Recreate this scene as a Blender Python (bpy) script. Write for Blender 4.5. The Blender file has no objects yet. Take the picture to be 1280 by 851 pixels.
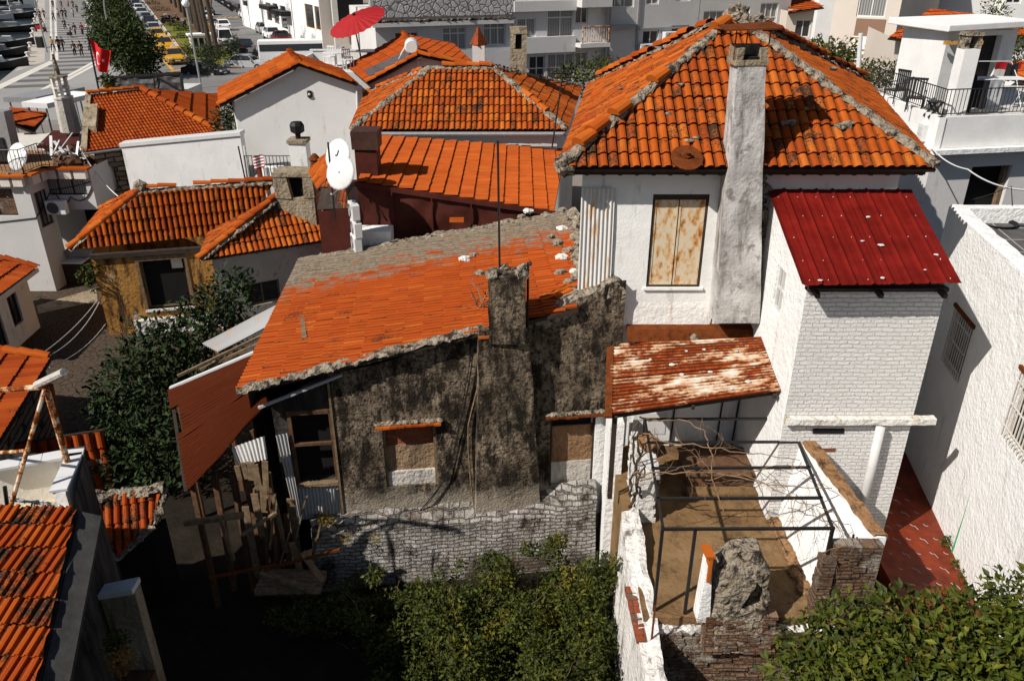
import bpy, bmesh, math, random
from mathutils import Vector as V, Matrix
from mathutils import noise as NZ
R = math.radians
S = bpy.context.scene
COL = S.collection
rnd = random.Random(11)

# ------------------------------------------------------------ camera, sky, sun, exposure
_cd = bpy.data.cameras.new('camera')
_cd.sensor_width = 36.0
_cd.lens = 990 / 1280 * 36.0
_cd.clip_end = 4000
_co = bpy.data.objects.new('camera', _cd)
COL.objects.link(_co)
_co.location = (0, 0, 12)
_co.rotation_euler = (R(90 - 26), 0, 0)
S.camera = _co
W = bpy.data.worlds.new('World')
S.world = W
W.use_nodes = True
_bg = W.node_tree.nodes['Background']
_sky = W.node_tree.nodes.new('ShaderNodeTexSky')
_sky.sky_type = 'NISHITA'
_sky.sun_disc = False
TO_SUN = V((-0.90, -0.62, 1.0)).normalized()
_sky.sun_elevation = math.asin(TO_SUN.z)
_sky.sun_rotation = math.atan2(TO_SUN.x, TO_SUN.y) % (2 * math.pi)
W.node_tree.links.new(_sky.outputs[0], _bg.inputs[0])
_bg.inputs[1].default_value = 0.05
_sd = bpy.data.lights.new('sun', 'SUN')
_sd.energy = 5.0
_sd.angle = R(0.5)
_sd.color = (1.0, 0.95, 0.88)
_so = bpy.data.objects.new('sun', _sd)
COL.objects.link(_so)
_so.rotation_euler = TO_SUN.to_track_quat('Z', 'Y').to_euler()
_so.location = (-30, -20, 60)
S.view_settings.view_transform = 'Standard'
S.view_settings.look = 'None'
S.view_settings.gamma = 1
S.view_settings.exposure = 0.22
S.render.engine = 'CYCLES'
S.cycles.max_bounces = 4
S.cycles.diffuse_bounces = 2
S.cycles.glossy_bounces = 2

# ------------------------------------------------------------ measuring: a photo point on a known plane
CAM = V((0, 0, 12))
_c, _s = math.cos(R(26)), math.sin(R(26))
UP = V((0, 0, 1))
def ray(px, py):
    u = (px - 640) / 990; v = (py - 425.5) / 990
    return V((u, _c - v * _s, -_s - v * _c))
def atY(px, py, Y):
    d = ray(px, py); return CAM + d * (Y / d.y)
def atZ(px, py, Z):
    d = ray(px, py); return CAM + d * ((Z - 12) / d.z)
def atP(px, py, p, n):
    d = ray(px, py); return CAM + d * ((p - CAM).dot(n) / d.dot(n))
def atW(px, py, p0, p1):
    """point of a vertical wall through p0, p1 -> (distance along wall, height)"""
    e = V((p1[0] - p0[0], p1[1] - p0[1], 0)).normalized()
    q = atP(px, py, V((p0[0], p0[1], 0)), e.cross(UP))
    return (q - V((p0[0], p0[1], 0))).dot(e), q.z
def plane3(a, b, c):
    n = (b - a).cross(c - a).normalized()
    return n if n.z > 0 else -n

# ------------------------------------------------------------ objects
BASE = {}
def link(o): COL.objects.link(o); return o
def tag(o, label=None, cat=None, group=None, kind=None):
    if label: o['label'] = label
    if cat: o['category'] = cat
    if group: o['group'] = group
    if kind: o['kind'] = kind
    return o
def thing(name, label, cat, loc=(0, 0, 0), group=None, rz=0):
    o = link(bpy.data.objects.new(name, None))
    o.location = loc; o.rotation_euler = (0, 0, rz); o.empty_display_size = .2
    BASE[o] = V(loc)
    return tag(o, label, cat, group)
def kids(o): return [c for c in COL.objects if c.parent == o]
def copy_tree(o, parent=None):
    c = link(o.copy())
    if parent: c.parent = parent
    for ch in list(o.children): copy_tree(ch, c)
    return c
def dup(root, loc, rz=0, label=None, group=None, sc=None):
    c = copy_tree(root)
    c.location = loc; c.rotation_euler = (0, 0, rz)
    if sc: c.scale = (sc, sc, sc)
    if label: c['label'] = label
    if group: c['group'] = group
    return c

class MB:
    """collects faces, then becomes ONE mesh object"""
    def __init__(s): s.v = []; s.f = []; s.mi = []; s.m = 0
    def add(s, vs, fs):
        b = len(s.v); s.v += [tuple(x) for x in vs]
        for f in fs: s.f.append([b + i for i in f]); s.mi.append(s.m)
        return s
    def quad(s, a, b, c, d): return s.add([a, b, c, d], [(0, 1, 2, 3)])
    def bx(s, o, ex, ey, ez, X, Y, Z):
        o = V(o)
        vs = [o + ex * x + ey * y + ez * z for z in Z for y in Y for x in X]
        return s.add(vs, [(0, 2, 3, 1), (4, 5, 7, 6), (0, 1, 5, 4), (2, 6, 7, 3), (0, 4, 6, 2), (1, 3, 7, 5)])
    def box(s, x0, y0, z0, x1, y1, z1):
        return s.bx((0, 0, 0), V((1, 0, 0)), V((0, 1, 0)), UP, (x0, x1), (y0, y1), (z0, z1))
    def cbox(s, c, sx, sy, sz, rz=0):
        ex = V((math.cos(rz), math.sin(rz), 0)); ey = V((-ex.y, ex.x, 0))
        return s.bx(c, ex, ey, UP, (-sx / 2, sx / 2), (-sy / 2, sy / 2), (0, sz))
    def beam(s, a, b, w, h=None, up=UP):
        a = V(a); b = V(b); h = h or w
        d = (b - a).normalized()
        if abs(d.dot(up)) > .99: up = V((0, 1, 0))
        x = d.cross(up).normalized(); y = x.cross(d)
        return s.bx(a, x, d, y, (-w / 2, w / 2), (0, (b - a).length), (-h / 2, h / 2))
    def prism(s, poly, vec):
        n = len(poly); vec = V(vec)
        vs = [V(p) for p in poly] + [V(p) + vec for p in poly]
        fs = [tuple(range(n)), tuple(range(2 * n - 1, n - 1, -1))]
        fs += [(i, n + i, n + (i + 1) % n, (i + 1) % n) for i in range(n)]
        return s.add(vs, fs)
    def tube(s, pts, r, n=6, cap=True):
        pts = [V(p) for p in pts]; m = len(pts)
        rs = r if isinstance(r, (list, tuple)) else [r] * m
        vs = []; prev = None
        for i, p in enumerate(pts):
            d = (pts[min(i + 1, m - 1)] - pts[max(i - 1, 0)]).normalized()
            if prev is None:
                x = d.cross(UP)
                if x.length < .05: x = V((1, 0, 0))
                x = (x - d * x.dot(d)).normalized()
            else:
                x = prev - d * prev.dot(d); x = x.normalized() if x.length > 1e-4 else V((1, 0, 0))
            prev = x; y = d.cross(x)
            for k in range(n):
                t = 2 * math.pi * k / n
                vs.append(p + (x * math.cos(t) + y * math.sin(t)) * rs[i])
        fs = []
        for i in range(m - 1):
            for k in range(n):
                k2 = (k + 1) % n
                fs.append((i * n + k, i * n + k2, (i + 1) * n + k2, (i + 1) * n + k))
        if cap: fs += [tuple(range(n - 1, -1, -1)), tuple((m - 1) * n + k for k in range(n))]
        return s.add(vs, fs)
    def lathe(s, c, prof, n=12, sx=1, sy=1):
        c = V(c); vs = []
        for r, z in prof:
            for k in range(n):
                t = 2 * math.pi * k / n
                vs.append(c + V((r * math.cos(t) * sx, r * math.sin(t) * sy, z)))
        m = len(prof); fs = []
        for i in range(m - 1):
            for k in range(n):
                k2 = (k + 1) % n
                fs.append((i * n + k, i * n + k2, (i + 1) * n + k2, (i + 1) * n + k))
        fs += [tuple(range(n - 1, -1, -1)), tuple((m - 1) * n + k for k in range(n))]
        return s.add(vs, fs)
    def build(s, name, mat, parent=None, smooth=False, bevel=0, local=False):
        me = bpy.data.meshes.new(name)
        b = V((0, 0, 0))
        p = parent
        while p is not None and not local:
            if p in BASE: b = BASE[p]; break
            p = p.parent
        me.from_pydata([(x - b.x, y - b.y, z - b.z) for x, y, z in s.v], [], s.f)
        for mm in (mat if isinstance(mat, (list, tuple)) else [mat]): me.materials.append(mm)
        if any(s.mi): me.polygons.foreach_set('material_index', s.mi)
        bm = bmesh.new(); bm.from_mesh(me)
        bmesh.ops.recalc_face_normals(bm, faces=bm.faces)
        bm.to_mesh(me); bm.free()
        if smooth: me.polygons.foreach_set('use_smooth', [True] * len(me.polygons))
        o = link(bpy.data.objects.new(name, me))
        if parent is not None: o.parent = parent
        if bevel:
            bv = o.modifiers.new('bevel', 'BEVEL'); bv.width = bevel; bv.segments = 2; bv.limit_method = 'ANGLE'
        return o
def rough_up(mb, amp, sc, amp2=0, sc2=1):
    """weather a mesh: real displacement of its vertices"""
    out = []
    for p in mb.v:
        q = V(p)
        d = NZ.noise_vector(q * sc) * amp
        if amp2: d += NZ.noise_vector(q * sc2) * amp2
        out.append(tuple(q + d))
    mb.v = out
    return mb

# ------------------------------------------------------------ materials
class Mat:
    def __init__(s, name, rough=.85, spec=.25):
        s.m = bpy.data.materials.new(name); s.m.use_nodes = True
        s.t = s.m.node_tree; s.b = s.t.nodes['Principled BSDF']
        s.b.inputs['Roughness'].default_value = rough
        s.b.inputs['Specular IOR Level'].default_value = spec
        s.co = s.n('ShaderNodeTexCoord').outputs['Object']
    def n(s, t, **k):
        x = s.t.nodes.new(t)
        for a, b in k.items(): setattr(x, a, b)
        return x
    def put(s, sock, val):
        if isinstance(val, bpy.types.NodeSocket): s.t.links.new(val, sock)
        elif val is not None:
            if hasattr(sock.default_value, '__len__') and len(val) == 3 and len(sock.default_value) == 4: val = (*val, 1)
            sock.default_value = val
    def map(s, scale=(1, 1, 1), rot=(0, 0, 0), vec=None, loc=(0, 0, 0)):
        x = s.n('ShaderNodeMapping'); s.put(x.inputs[0], vec or s.co)
        x.inputs[1].default_value = loc; x.inputs[2].default_value = rot; x.inputs[3].default_value = scale
        return x.outputs[0]
    def noise(s, scale, detail=5, rough=.6, vec=None, dist=0):
        x = s.n('ShaderNodeTexNoise'); s.put(x.inputs['Vector'], vec or s.co)
        x.inputs['Scale'].default_value = scale; x.inputs['Detail'].default_value = detail
        x.inputs['Roughness'].default_value = rough; x.inputs['Distortion'].default_value = dist
        return x.outputs[0]
    def vor(s, scale, feature='F1', vec=None, out=0, rand=1):
        x = s.n('ShaderNodeTexVoronoi', feature=feature); s.put(x.inputs['Vector'], vec or s.co)
        x.inputs['Scale'].default_value = scale; x.inputs['Randomness'].default_value = rand
        return x.outputs[out]
    def island(s): return s.n('ShaderNodeNewGeometry').outputs['Random Per Island']
    def ramp(s, fac, stops, interp='LINEAR'):
        x = s.n('ShaderNodeValToRGB'); s.put(x.inputs[0], fac)
        e = x.color_ramp.elements; x.color_ramp.interpolation = interp
        while len(e) < len(stops): e.new(.5)
        for i, (p, c) in enumerate(stops):
            e[i].position = p
            c = (c, c, c) if isinstance(c, (int, float)) else c
            e[i].color = (*c, 1)
        return x.outputs[0]
    def mix(s, fac, a, b, blend='MIX'):
        x = s.n('ShaderNodeMix', data_type='RGBA', blend_type=blend)
        s.put(x.inputs[0], fac); s.put(x.inputs[6], a); s.put(x.inputs[7], b)
        return x.outputs[2]
    def math(s, op, a, b=None, clamp=False):
        x = s.n('ShaderNodeMath', operation=op, use_clamp=clamp); s.put(x.inputs[0], a)
        if b is not None: s.put(x.inputs[1], b)
        return x.outputs[0]
    def xyz(s, vec=None):
        x = s.n('ShaderNodeSeparateXYZ'); s.put(x.inputs[0], vec or s.co); return x.outputs
    def comb(s, a, b, c=0.0):
        x = s.n('ShaderNodeCombineXYZ')
        s.put(x.inputs[0], a); s.put(x.inputs[1], b); s.put(x.inputs[2], c); return x.outputs[0]
    def bump(s, h, strength, dist=.02, nrm=None):
        x = s.n('ShaderNodeBump'); s.put(x.inputs['Height'], h)
        x.inputs['Strength'].default_value = strength; x.inputs['Distance'].default_value = dist
        if nrm: s.put(x.inputs['Normal'], nrm)
        return x.outputs[0]
    def done(s, col, nrm=None, rough=None, metal=None):
        s.put(s.b.inputs['Base Color'], col)
        if nrm: s.put(s.b.inputs['Normal'], nrm)
        if rough is not None: s.put(s.b.inputs['Roughness'], rough)
        if metal is not None: s.b.inputs['Metallic'].default_value = metal
        return s.m

def plain(name, col, rough=.6, var=.15, spec=.3, metal=None, bump=0, sc=6):
    m = Mat(name, rough, spec)
    k = m.noise(sc, 4)
    c = m.mix(m.ramp(k, [(.3, 0), (.7, 1)]), tuple(x * (1 - var) for x in col), tuple(min(1, x * (1 + var)) for x in col))
    return m.done(c, m.bump(m.noise(sc * 6), bump, .01) if bump else None, metal=metal)

def plaster(name, c1, c2, dirt=(.12, .1, .085), dlo=.6, dhi=.75, bump=.5, bsc=14, bd=.03, sc=1.2, rough=.9, patch=None, plo=.6, phi=.63, psc=1.6, stretch=(2.2, 2.2, .45), low=None):
    m = Mat(name, rough, .15)
    base = m.mix(m.ramp(m.noise(sc, 5), [(.35, 0), (.65, 1)]), c1, c2)
    st = m.noise(1.6, 6, .7, m.map(stretch))
    d = m.ramp(st, [(dlo, 0), (dhi, 1)])
    col = m.mix(d, base, dirt)
    if patch:
        pk = m.ramp(m.noise(psc, 7, .72), [(plo, 0), (phi, 1)])
        col = m.mix(pk, col, patch)
    if low:   # limewashed foot of a wall: (height from, to, colour)
        mr = m.n('ShaderNodeMapRange'); m.put(mr.inputs[0], m.math('ADD', m.xyz()[2], m.math('MULTIPLY', m.noise(2.2, 8, .75), 1.6))); mr.inputs[1].default_value = low[0]; mr.inputs[2].default_value = low[1]; mr.inputs[3].default_value = .85; mr.inputs[4].default_value = 0
        col = m.mix(mr.outputs[0], col, low[2])
    sp = m.ramp(m.noise(45, 3), [(.62, 0), (.75, .35)])
    col = m.mix(sp, col, dirt)
    h = m.math('ADD', m.noise(bsc, 6, .65), m.math('MULTIPLY', m.noise(bsc * .25, 3), 1.5))
    return m.done(col, m.bump(h, bump, bd))

def tilemat(name, cols, lichen=(.04, .027, .017), llo=.62, lhi=.72, lsc=2.2, mortar=None, mlo=.7, mhi=.76, grey=None, rough=.75):
    """clay tiles: every tile its own tone, lichen and mortar in patches"""
    m = Mat(name, rough, .06)
    k = m.island()
    n = len(cols)
    base = m.ramp(k, [(i / max(1, n - 1), c) for i, c in enumerate(cols)])
    base = m.mix(m.ramp(m.noise(1.1, 4), [(.35, 0), (.7, .45)]), base, tuple(x * .62 for x in cols[0]))
    w = m.noise(lsc, 8, .75)
    k2 = m.math('ADD', w, m.math('MULTIPLY', m.math('SUBTRACT', m.math('FRACT', m.math('MULTIPLY', k, 37.0)), .5), .27))
    fine = m.noise(30, 3)
    li = m.ramp(m.math('ADD', k2, m.math('MULTIPLY', m.math('SUBTRACT', fine, .5), .75)), [(llo, 0), (lhi, 1)])
    col = m.mix(li, base, lichen)
    if mortar:
        mo = m.ramp(m.noise(1.7, 8, .78, m.map(loc=(5, 3, 1))), [(mlo, 0), (mhi, 1)])
        col = m.mix(mo, col, mortar)
    if grey:      # a band of old grey tiles; grey = (axis, from, to, colour)
        ax, a, b, gc = grey
        v = m.math('ADD', m.math('ADD', m.xyz()[ax], m.math('MULTIPLY', m.math('SUBTRACT', k, .5), 1.1)), m.math('MULTIPLY', m.math('SUBTRACT', m.noise(1.6, 8, .75), .5), 5.5))
        mr = m.n('ShaderNodeMapRange'); m.put(mr.inputs[0], v); mr.inputs[1].default_value = a; mr.inputs[2].default_value = b
        col = m.mix(mr.outputs[0], col, m.mix(m.ramp(m.noise(7, 7, .8), [(.35, 0), (.65, 1)]), tuple(x * .5 for x in gc), tuple(x * 1.25 for x in gc)))
    sp = m.ramp(m.noise(16, 2), [(.74, 0), (.78, .8)])
    col = m.mix(sp, col, (.42, .35, .27))
    gr = m.n('ShaderNodeAttribute', attribute_name='dirt_lip_shade').outputs['Fac']   # moss and dirt in the joints; tile ends painted dark as lip shadow
    col = m.mix(m.math('MULTIPLY', m.ramp(gr, [(.25, 0), (.8, 1)]), m.ramp(m.noise(5, 4), [(.3, .45), (.6, 1)])), col, (.035, .018, .010))
    return m.done(col, m.bump(m.noise(40, 4), .35, .01))

def brickmat(name, axes, c1, c2, mor, bw=.3, rh=.085, ms=.012, bump=.8, dirt=(.1, .08, .06), dlo=.62, dhi=.8, warp=.05, patch=None, plo=.55, phi=.6, psc=1.2, bd=.03):
    m = Mat(name, .9, .15)
    o = m.xyz()
    vec = m.comb(o[axes[0]], o[axes[1]])
    nz = m.n('ShaderNodeTexNoise'); m.put(nz.inputs['Vector'], m.co); nz.inputs['Scale'].default_value = 3.0; nz.inputs['Detail'].default_value = 4
    ws = m.n('ShaderNodeVectorMath', operation='SCALE'); m.put(ws.inputs[0], nz.outputs[1]); ws.inputs['Scale'].default_value = warp
    va = m.n('ShaderNodeVectorMath', operation='ADD'); m.put(va.inputs[0], vec); m.put(va.inputs[1], ws.outputs[0])
    b = m.n('ShaderNodeTexBrick'); m.put(b.inputs['Vector'], va.outputs[0])
    b.inputs['Scale'].default_value = 1; b.inputs['Brick Width'].default_value = bw; b.inputs['Row Height'].default_value = rh
    b.inputs['Mortar Size'].default_value = ms; b.inputs['Mortar Smooth'].default_value = .6; b.inputs['Bias'].default_value = 0
    m.put(b.inputs['Color1'], c1); m.put(b.inputs['Color2'], c2); m.put(b.inputs['Mortar'], mor)
    col = b.outputs[0]
    col = m.mix(m.ramp(m.noise(1.3, 7, .75), [(dlo, 0), (dhi, 1)]), col, dirt)
    if patch: col = m.mix(m.ramp(m.noise(psc, 7, .7), [(plo, 0), (phi, 1)]), col, patch)
    h = m.math('ADD', m.math('SUBTRACT', 1.0, b.outputs[1]), m.math('MULTIPLY', m.noise(22, 6, .7), 1.1))
    return m.done(col, m.bump(h, bump, bd))

def stonemat(name, c1, c2, mor, sc=5, bump=1, squash=(1, 1, 1.7), dirt=(.03, .026, .022), dlo=.5, dhi=.7, lime=None, llo=.55, lhi=.65):
    m = Mat(name, .92, .15)
    v = m.map(squash, vec=None)
    e = m.vor(sc, 'DISTANCE_TO_EDGE', v)
    cc = m.n('ShaderNodeTexVoronoi'); m.put(cc.inputs['Vector'], v); cc.inputs['Scale'].default_value = sc
    k = m.n('ShaderNodeSeparateColor'); m.put(k.inputs[0], cc.outputs[1])
    st = m.mix(k.outputs[0], c1, c2)
    st = m.mix(m.ramp(m.noise(20, 5, .7), [(.4, 0), (.7, .6)]), st, tuple(x * .5 for x in c1))
    col = m.mix(m.ramp(e, [(.02, 0), (.09, 1)]), mor, st)
    col = m.mix(m.ramp(m.noise(1.4, 7, .75), [(dlo, 0), (dhi, 1)]), col, dirt)
    if lime: col = m.mix(m.ramp(m.noise(1.1, 8, .75, m.map(loc=(7, 2, 4))), [(llo, 0), (lhi, 1)]), col, lime)
    h = m.math('ADD', m.ramp(e, [(0, 0), (.12, 1)]), m.math('MULTIPLY', m.noise(18, 6, .7), .9))
    return m.done(col, m.bump(h, bump, .05))

def rustmat(name, paint, rust1=(.28, .07, .015), rust2=(.07, .018, .008), lo=.48, hi=.56, sc=2.2, stretch=(1, 1, 1), rough=.7, edgec=(.55, .28, .08), rib=0):
    m = Mat(name, rough, .04)
    r = m.mix(m.ramp(m.noise(9, 6, .7), [(.35, 0), (.65, 1)]), rust1, rust2)
    nz_ = m.noise(sc, 9, .72, m.map(stretch))
    if rib:
        at_ = m.n('ShaderNodeAttribute', attribute_name='rib').outputs['Fac']; nz_ = m.math('SUBTRACT', nz_, m.math('MULTIPLY', at_, rib)); r = m.mix(m.ramp(at_, [(.3, 1), (.7, 0)]), r, tuple(x * .45 for x in rust2))  # rust gathers in rib valleys, blackened further to paint in rib shade
    k = m.ramp(nz_, [(lo, 0), (hi, 1)])
    edge = m.ramp(nz_, [(lo - .07, 0), (lo, .8)])
    p = m.mix(edge, paint, edgec)
    col = m.mix(k, p, r)
    return m.done(col, m.bump(m.noise(30, 5), .3, .01))

ORANGE = [(.38, .074, .009), (.45, .098, .012), (.31, .054, .008), (.48, .13, .018), (.40, .08, .010), (.25, .042, .008), (.42, .088, .011)]
DEEP = [(.34, .055, .009), (.39, .07, .010), (.28, .042, .008), (.43, .088, .013), (.33, .055, .009)]
M = {}
M['white'] = plaster('white plaster', (.72, .70, .67), (.80, .79, .76), (.33, .28, .22), .56, .78, .3, 22, .02)
M['white_rough'] = plaster('rough white plaster', (.74, .73, .71), (.80, .79, .77), (.42, .37, .31), .58, .80, .7, 12, .035)
M['white_clean'] = plaster('clean white paint', (.70, .69, .67), (.78, .77, .75), (.45, .41, .36), .60, .82, .15, 20)
M['grey_wall'] = plaster('pale grey render', (.50, .485, .47), (.56, .55, .535), (.28, .26, .24), .64, .82, .15, 20, sc=.5)
M['cool_wall'] = plaster('light grey render', (.55, .535, .52), (.61, .595, .58), (.34, .30, .26), .60, .82, .15, 20, sc=.4)
M['beige_wall'] = plaster('beige render', (.56, .49, .42), (.60, .53, .46), (.30, .25, .2), .66, .84, .15, 20, sc=.5)
M['brown_wall'] = plaster('brown render', (.22, .13, .085), (.25, .15, .10), (.12, .08, .05), .66, .84, .15, 20, sc=.5)
M['ochre'] = plaster('weathered ochre plaster', (.30, .14, .032), (.38, .20, .055), (.055, .03, .016), .50, .62, .7, 9, .04, patch=(.40, .33, .25), plo=.60, phi=.66, psc=1.1)
M['dark_stucco'] = plaster('mouldy black stucco', (.10, .074, .048), (.28, .215, .15), (.014, .011, .008), .44, .58, 1, 20, .03, sc=1.7, patch=(.026, .019, .013), plo=.47, phi=.60, psc=12, stretch=(2.4, 2.4, .9), low=(2.6, 3.1, (.30, .255, .20)))
M['dark_stucco2'] = plaster('grey mouldy render', (.16, .128, .095), (.31, .265, .21), (.028, .022, .016), .47, .64, 1, 20, .03, sc=3, patch=(.034, .027, .02), plo=.50, phi=.62, psc=12, stretch=(2, 2, 1), low=(2.7, 3.2, (.42, .385, .33)))
M['chimney_render'] = plaster('worn grey white render', (.34, .325, .305), (.58, .56, .535), (.12, .105, .095), .50, .68, .5, 16, .025, sc=1.6, patch=(.22, .20, .18), plo=.54, phi=.64, psc=4)
M['ochre_render'] = plaster('ochre grey chimney render', (.25, .195, .125), (.34, .28, .20), (.09, .07, .05), .5, .68, .9, 9, .05)
M['mortar'] = plaster('old roof mortar', (.25, .20, .145), (.40, .34, .26), (.04, .032, .024), .48, .60, 1.2, 20, .05, sc=6, stretch=(4, 4, 4))
M['concrete'] = plaster('weathered concrete', (.40, .37, .33), (.5, .47, .43), (.12, .1, .08), .56, .72, .6, 12, .03, stretch=(1.5, 1.5, 1.5))
M['yardfloor'] = plaster('ochre stained concrete', (.165, .095, .04), (.225, .14, .068), (.085, .05, .024), .47, .66, .5, 12, .03, sc=.9, stretch=(1.3, 1.3, 1), patch=(.42, .33, .22), plo=.66, phi=.74, psc=1.2)
M['brick_white'] = brickmat('white painted brick', (0, 2), (.72, .70, .67), (.78, .76, .73), (.66, .635, .60), .22, .08, .010, 1.0, (.42, .37, .31), .58, .80, .055, bd=.035)
M['brick_white_y'] = brickmat('white painted brick side', (1, 2), (.74, .72, .69), (.79, .77, .74), (.66, .64, .61), .22, .08, .010, .9, (.45, .41, .36), .60, .82, .055, bd=.035)
M['brick_red'] = brickmat('old red brick', (0, 2), (.24, .055, .025), (.33, .09, .04), (.16, .10, .065), .22, .062, .012, 1, (.05, .028, .018), .55, .72, .05)
M['brick_infill'] = brickmat('brick infill with clay render', (0, 2), (.26, .055, .025), (.34, .08, .035), (.20, .12, .07), .22, .062, .012, 1, (.06, .03, .02), .62, .8, .05)
M['brick_dark'] = brickmat('dark weathered brickwork', (0, 2), (.20, .10, .055), (.30, .19, .12), (.13, .09, .065), .24, .065, .014, 1.2, (.025, .018, .014), .48, .64, .06, (.36, .31, .25), .54, .62, 1.3, .05)
M['brick_dark_y'] = brickmat('dark weathered brickwork side', (1, 2), (.17, .09, .055), (.24, .14, .09), (.10, .07, .05), .24, .065, .014, 1.2, (.025, .018, .014), .48, .64, .06, (.36, .31, .25), .60, .68, 1.3, .05)
M['clay_coping'] = plaster('brown clay coping', (.25, .13, .06), (.33, .19, .09), (.05, .03, .02), .5, .66, 1, 12, .05, stretch=(3, 3, 3))
M['rubble'] = brickmat('flaking limewashed rubble', (0, 2), (.44, .40, .35), (.70, .66, .61), (.30, .26, .22), .24, .095, .014, 1.6, (.07, .052, .037), .49, .62, .11, (.20, .15, .11), .53, .64, .9, .06)
M['stonewall'] = brickmat('brown squared stone', (0, 2), (.20, .15, .105), (.36, .29, .215), (.05, .04, .032), .52, .21, .03, 1.2, (.05, .04, .03), .60, .8, .16, bd=.06)
M['limewall'] = plaster('flaking limewash on stone', (.62, .585, .54), (.74, .71, .67), (.13, .105, .085), .55, .68, 1.1, 9, .06, patch=(.22, .17, .13), plo=.60, phi=.66, psc=2.2)
M['tile'] = tilemat('orange clay tile', ORANGE, llo=.565, lhi=.70, mortar=(.34, .27, .20), mlo=.70, mhi=.76)
M['tile_a'] = tilemat('fresh orange clay tile', ORANGE, llo=.70, lhi=.80)
M['tile_d'] = tilemat('red orange clay tile', DEEP, llo=.68, lhi=.80)
M['tile_y'] = tilemat('orange tile with lichen', ORANGE, llo=.56, lhi=.70, lsc=3, mortar=(.42, .36, .28), mlo=.62, mhi=.70)
M['tile_old'] = tilemat('old lichen covered tile', [(.36, .07, .018), (.44, .10, .022), (.30, .052, .014), (.40, .08, .018)], lichen=(.045, .035, .022), llo=.46, lhi=.60, lsc=2.6)
M['dark_wood'] = plain('dark wood', (.035, .024, .017), .8, .4, bump=.5)
M['wood'] = plain('weathered grey brown wood', (.17, .115, .065), .85, .45, bump=.6, sc=9)
M['wood_brown'] = plain('brown wood', (.10, .05, .025), .8, .4, bump=.5, sc=9)
M['wood_gold'] = plain('honey coloured window wood', (.48, .25, .055), .55, .2)
M['black'] = plain('black', (.008, .008, .008), .6, .3)
M['soot'] = plain('sooty black', (.006, .005, .005), .95, .3)
M['iron'] = plain('black painted iron', (.012, .011, .011), .5, .3, .4)
M['rust_iron'] = rustmat('rusty white iron', (.62, .55, .46), lo=.47, hi=.53, sc=6)
M['rust'] = rustmat('rust', (.12, .032, .010), (.16, .04, .010), (.05, .015, .007), lo=.3, hi=.6, sc=3, edgec=(.17, .05, .014))
M['rust_shutter'] = rustmat('rusty painted shutter', (.60, .50, .36), (.40, .13, .018), (.13, .035, .010), .55, .66, 2.6, (2.6, 1, 1.3))
M['rust_sheet'] = rustmat('rusting corrugated sheet', (.60, .56, .50), (.30, .058, .012), (.10, .02, .007), .42, .47, 1.2, (.6, 1.8, 1), rib=.05, edgec=(.42, .2, .06))
M['rust_sheet_d'] = rustmat('brown rusty corrugated sheet', (.062, .012, .003), (.04, .009, .003), (.012, .004, .002), .40, .62, 1.0, (.6, 2.0, 1), edgec=(.085, .017, .005), rib=.25)
M['zinc'] = rustmat('galvanised sheet', (.36, .355, .35), (.22, .11, .05), (.10, .05, .03), .64, .74, 1.6, (2.5, 2.5, .6), .55)
M['tin_white'] = rustmat('white corrugated sheet', (.62, .60, .57), (.33, .12, .03), (.14, .05, .02), .60, .72, 1.4, (3, 1, .5))
M['red_metal'] = plain('red painted roof metal', (.145, .009, .006), .6, .3, .06, sc=1.8)
M['tarp'] = plain('dark red brown sheeting', (.062, .013, .008), .65, .35, .2, bump=.5, sc=2)
M['terracotta'] = plain('red terracotta paving', (.15, .022, .006), .6, .45, .3, sc=3)
M['ivory'] = plain('ivory paint', (.62, .58, .52), .5, .1)
M['metal_white'] = plain('white enamel', (.62, .62, .61), .4, .06, .4)
M['metal_grey'] = plain('grey metal', (.25, .25, .25), .45, .15, .5)
M['pipe_grey'] = plain('pale grey plastic', (.56, .55, .53), .5, .08)
M['roofdark'] = plain('dark grey roof paving', (.085, .080, .078), .8, .25, sc=3)
M['joint'] = plain('pale joint', (.33, .31, .28), .9, .2)
M['glass'] = plain('window glass', (.025, .028, .032), .08, .3, .6)
M['glass_curtain'] = None
_m = Mat('window with net curtain', .25, .5)
_w = _m.n('ShaderNodeTexWave', wave_type='BANDS', bands_direction='X'); _m.put(_w.inputs[0], _m.map((1, .6, 0))); _w.inputs['Scale'].default_value = 3.2; _w.inputs['Distortion'].default_value = 2
M['glass_curtain'] = _m.done(_m.ramp(_w.outputs[1], [(.1, (.13, .13, .13)), (.9, (.30, .30, .29))]))
M['red'] = plain('red cloth', (.30, .006, .008), .7, .15)
M['flag'] = plain('flag red', (.5, .010, .010), .7, .1)
M['cloth_white'] = plain('white cloth', (.75, .75, .74), .8, .05)
M['yellow'] = plain('taxi yellow', (.60, .30, .01), .3, .05, .5)
M['solar'] = plain('solar panel', (.06, .055, .06), .2, .2, .5)

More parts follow.
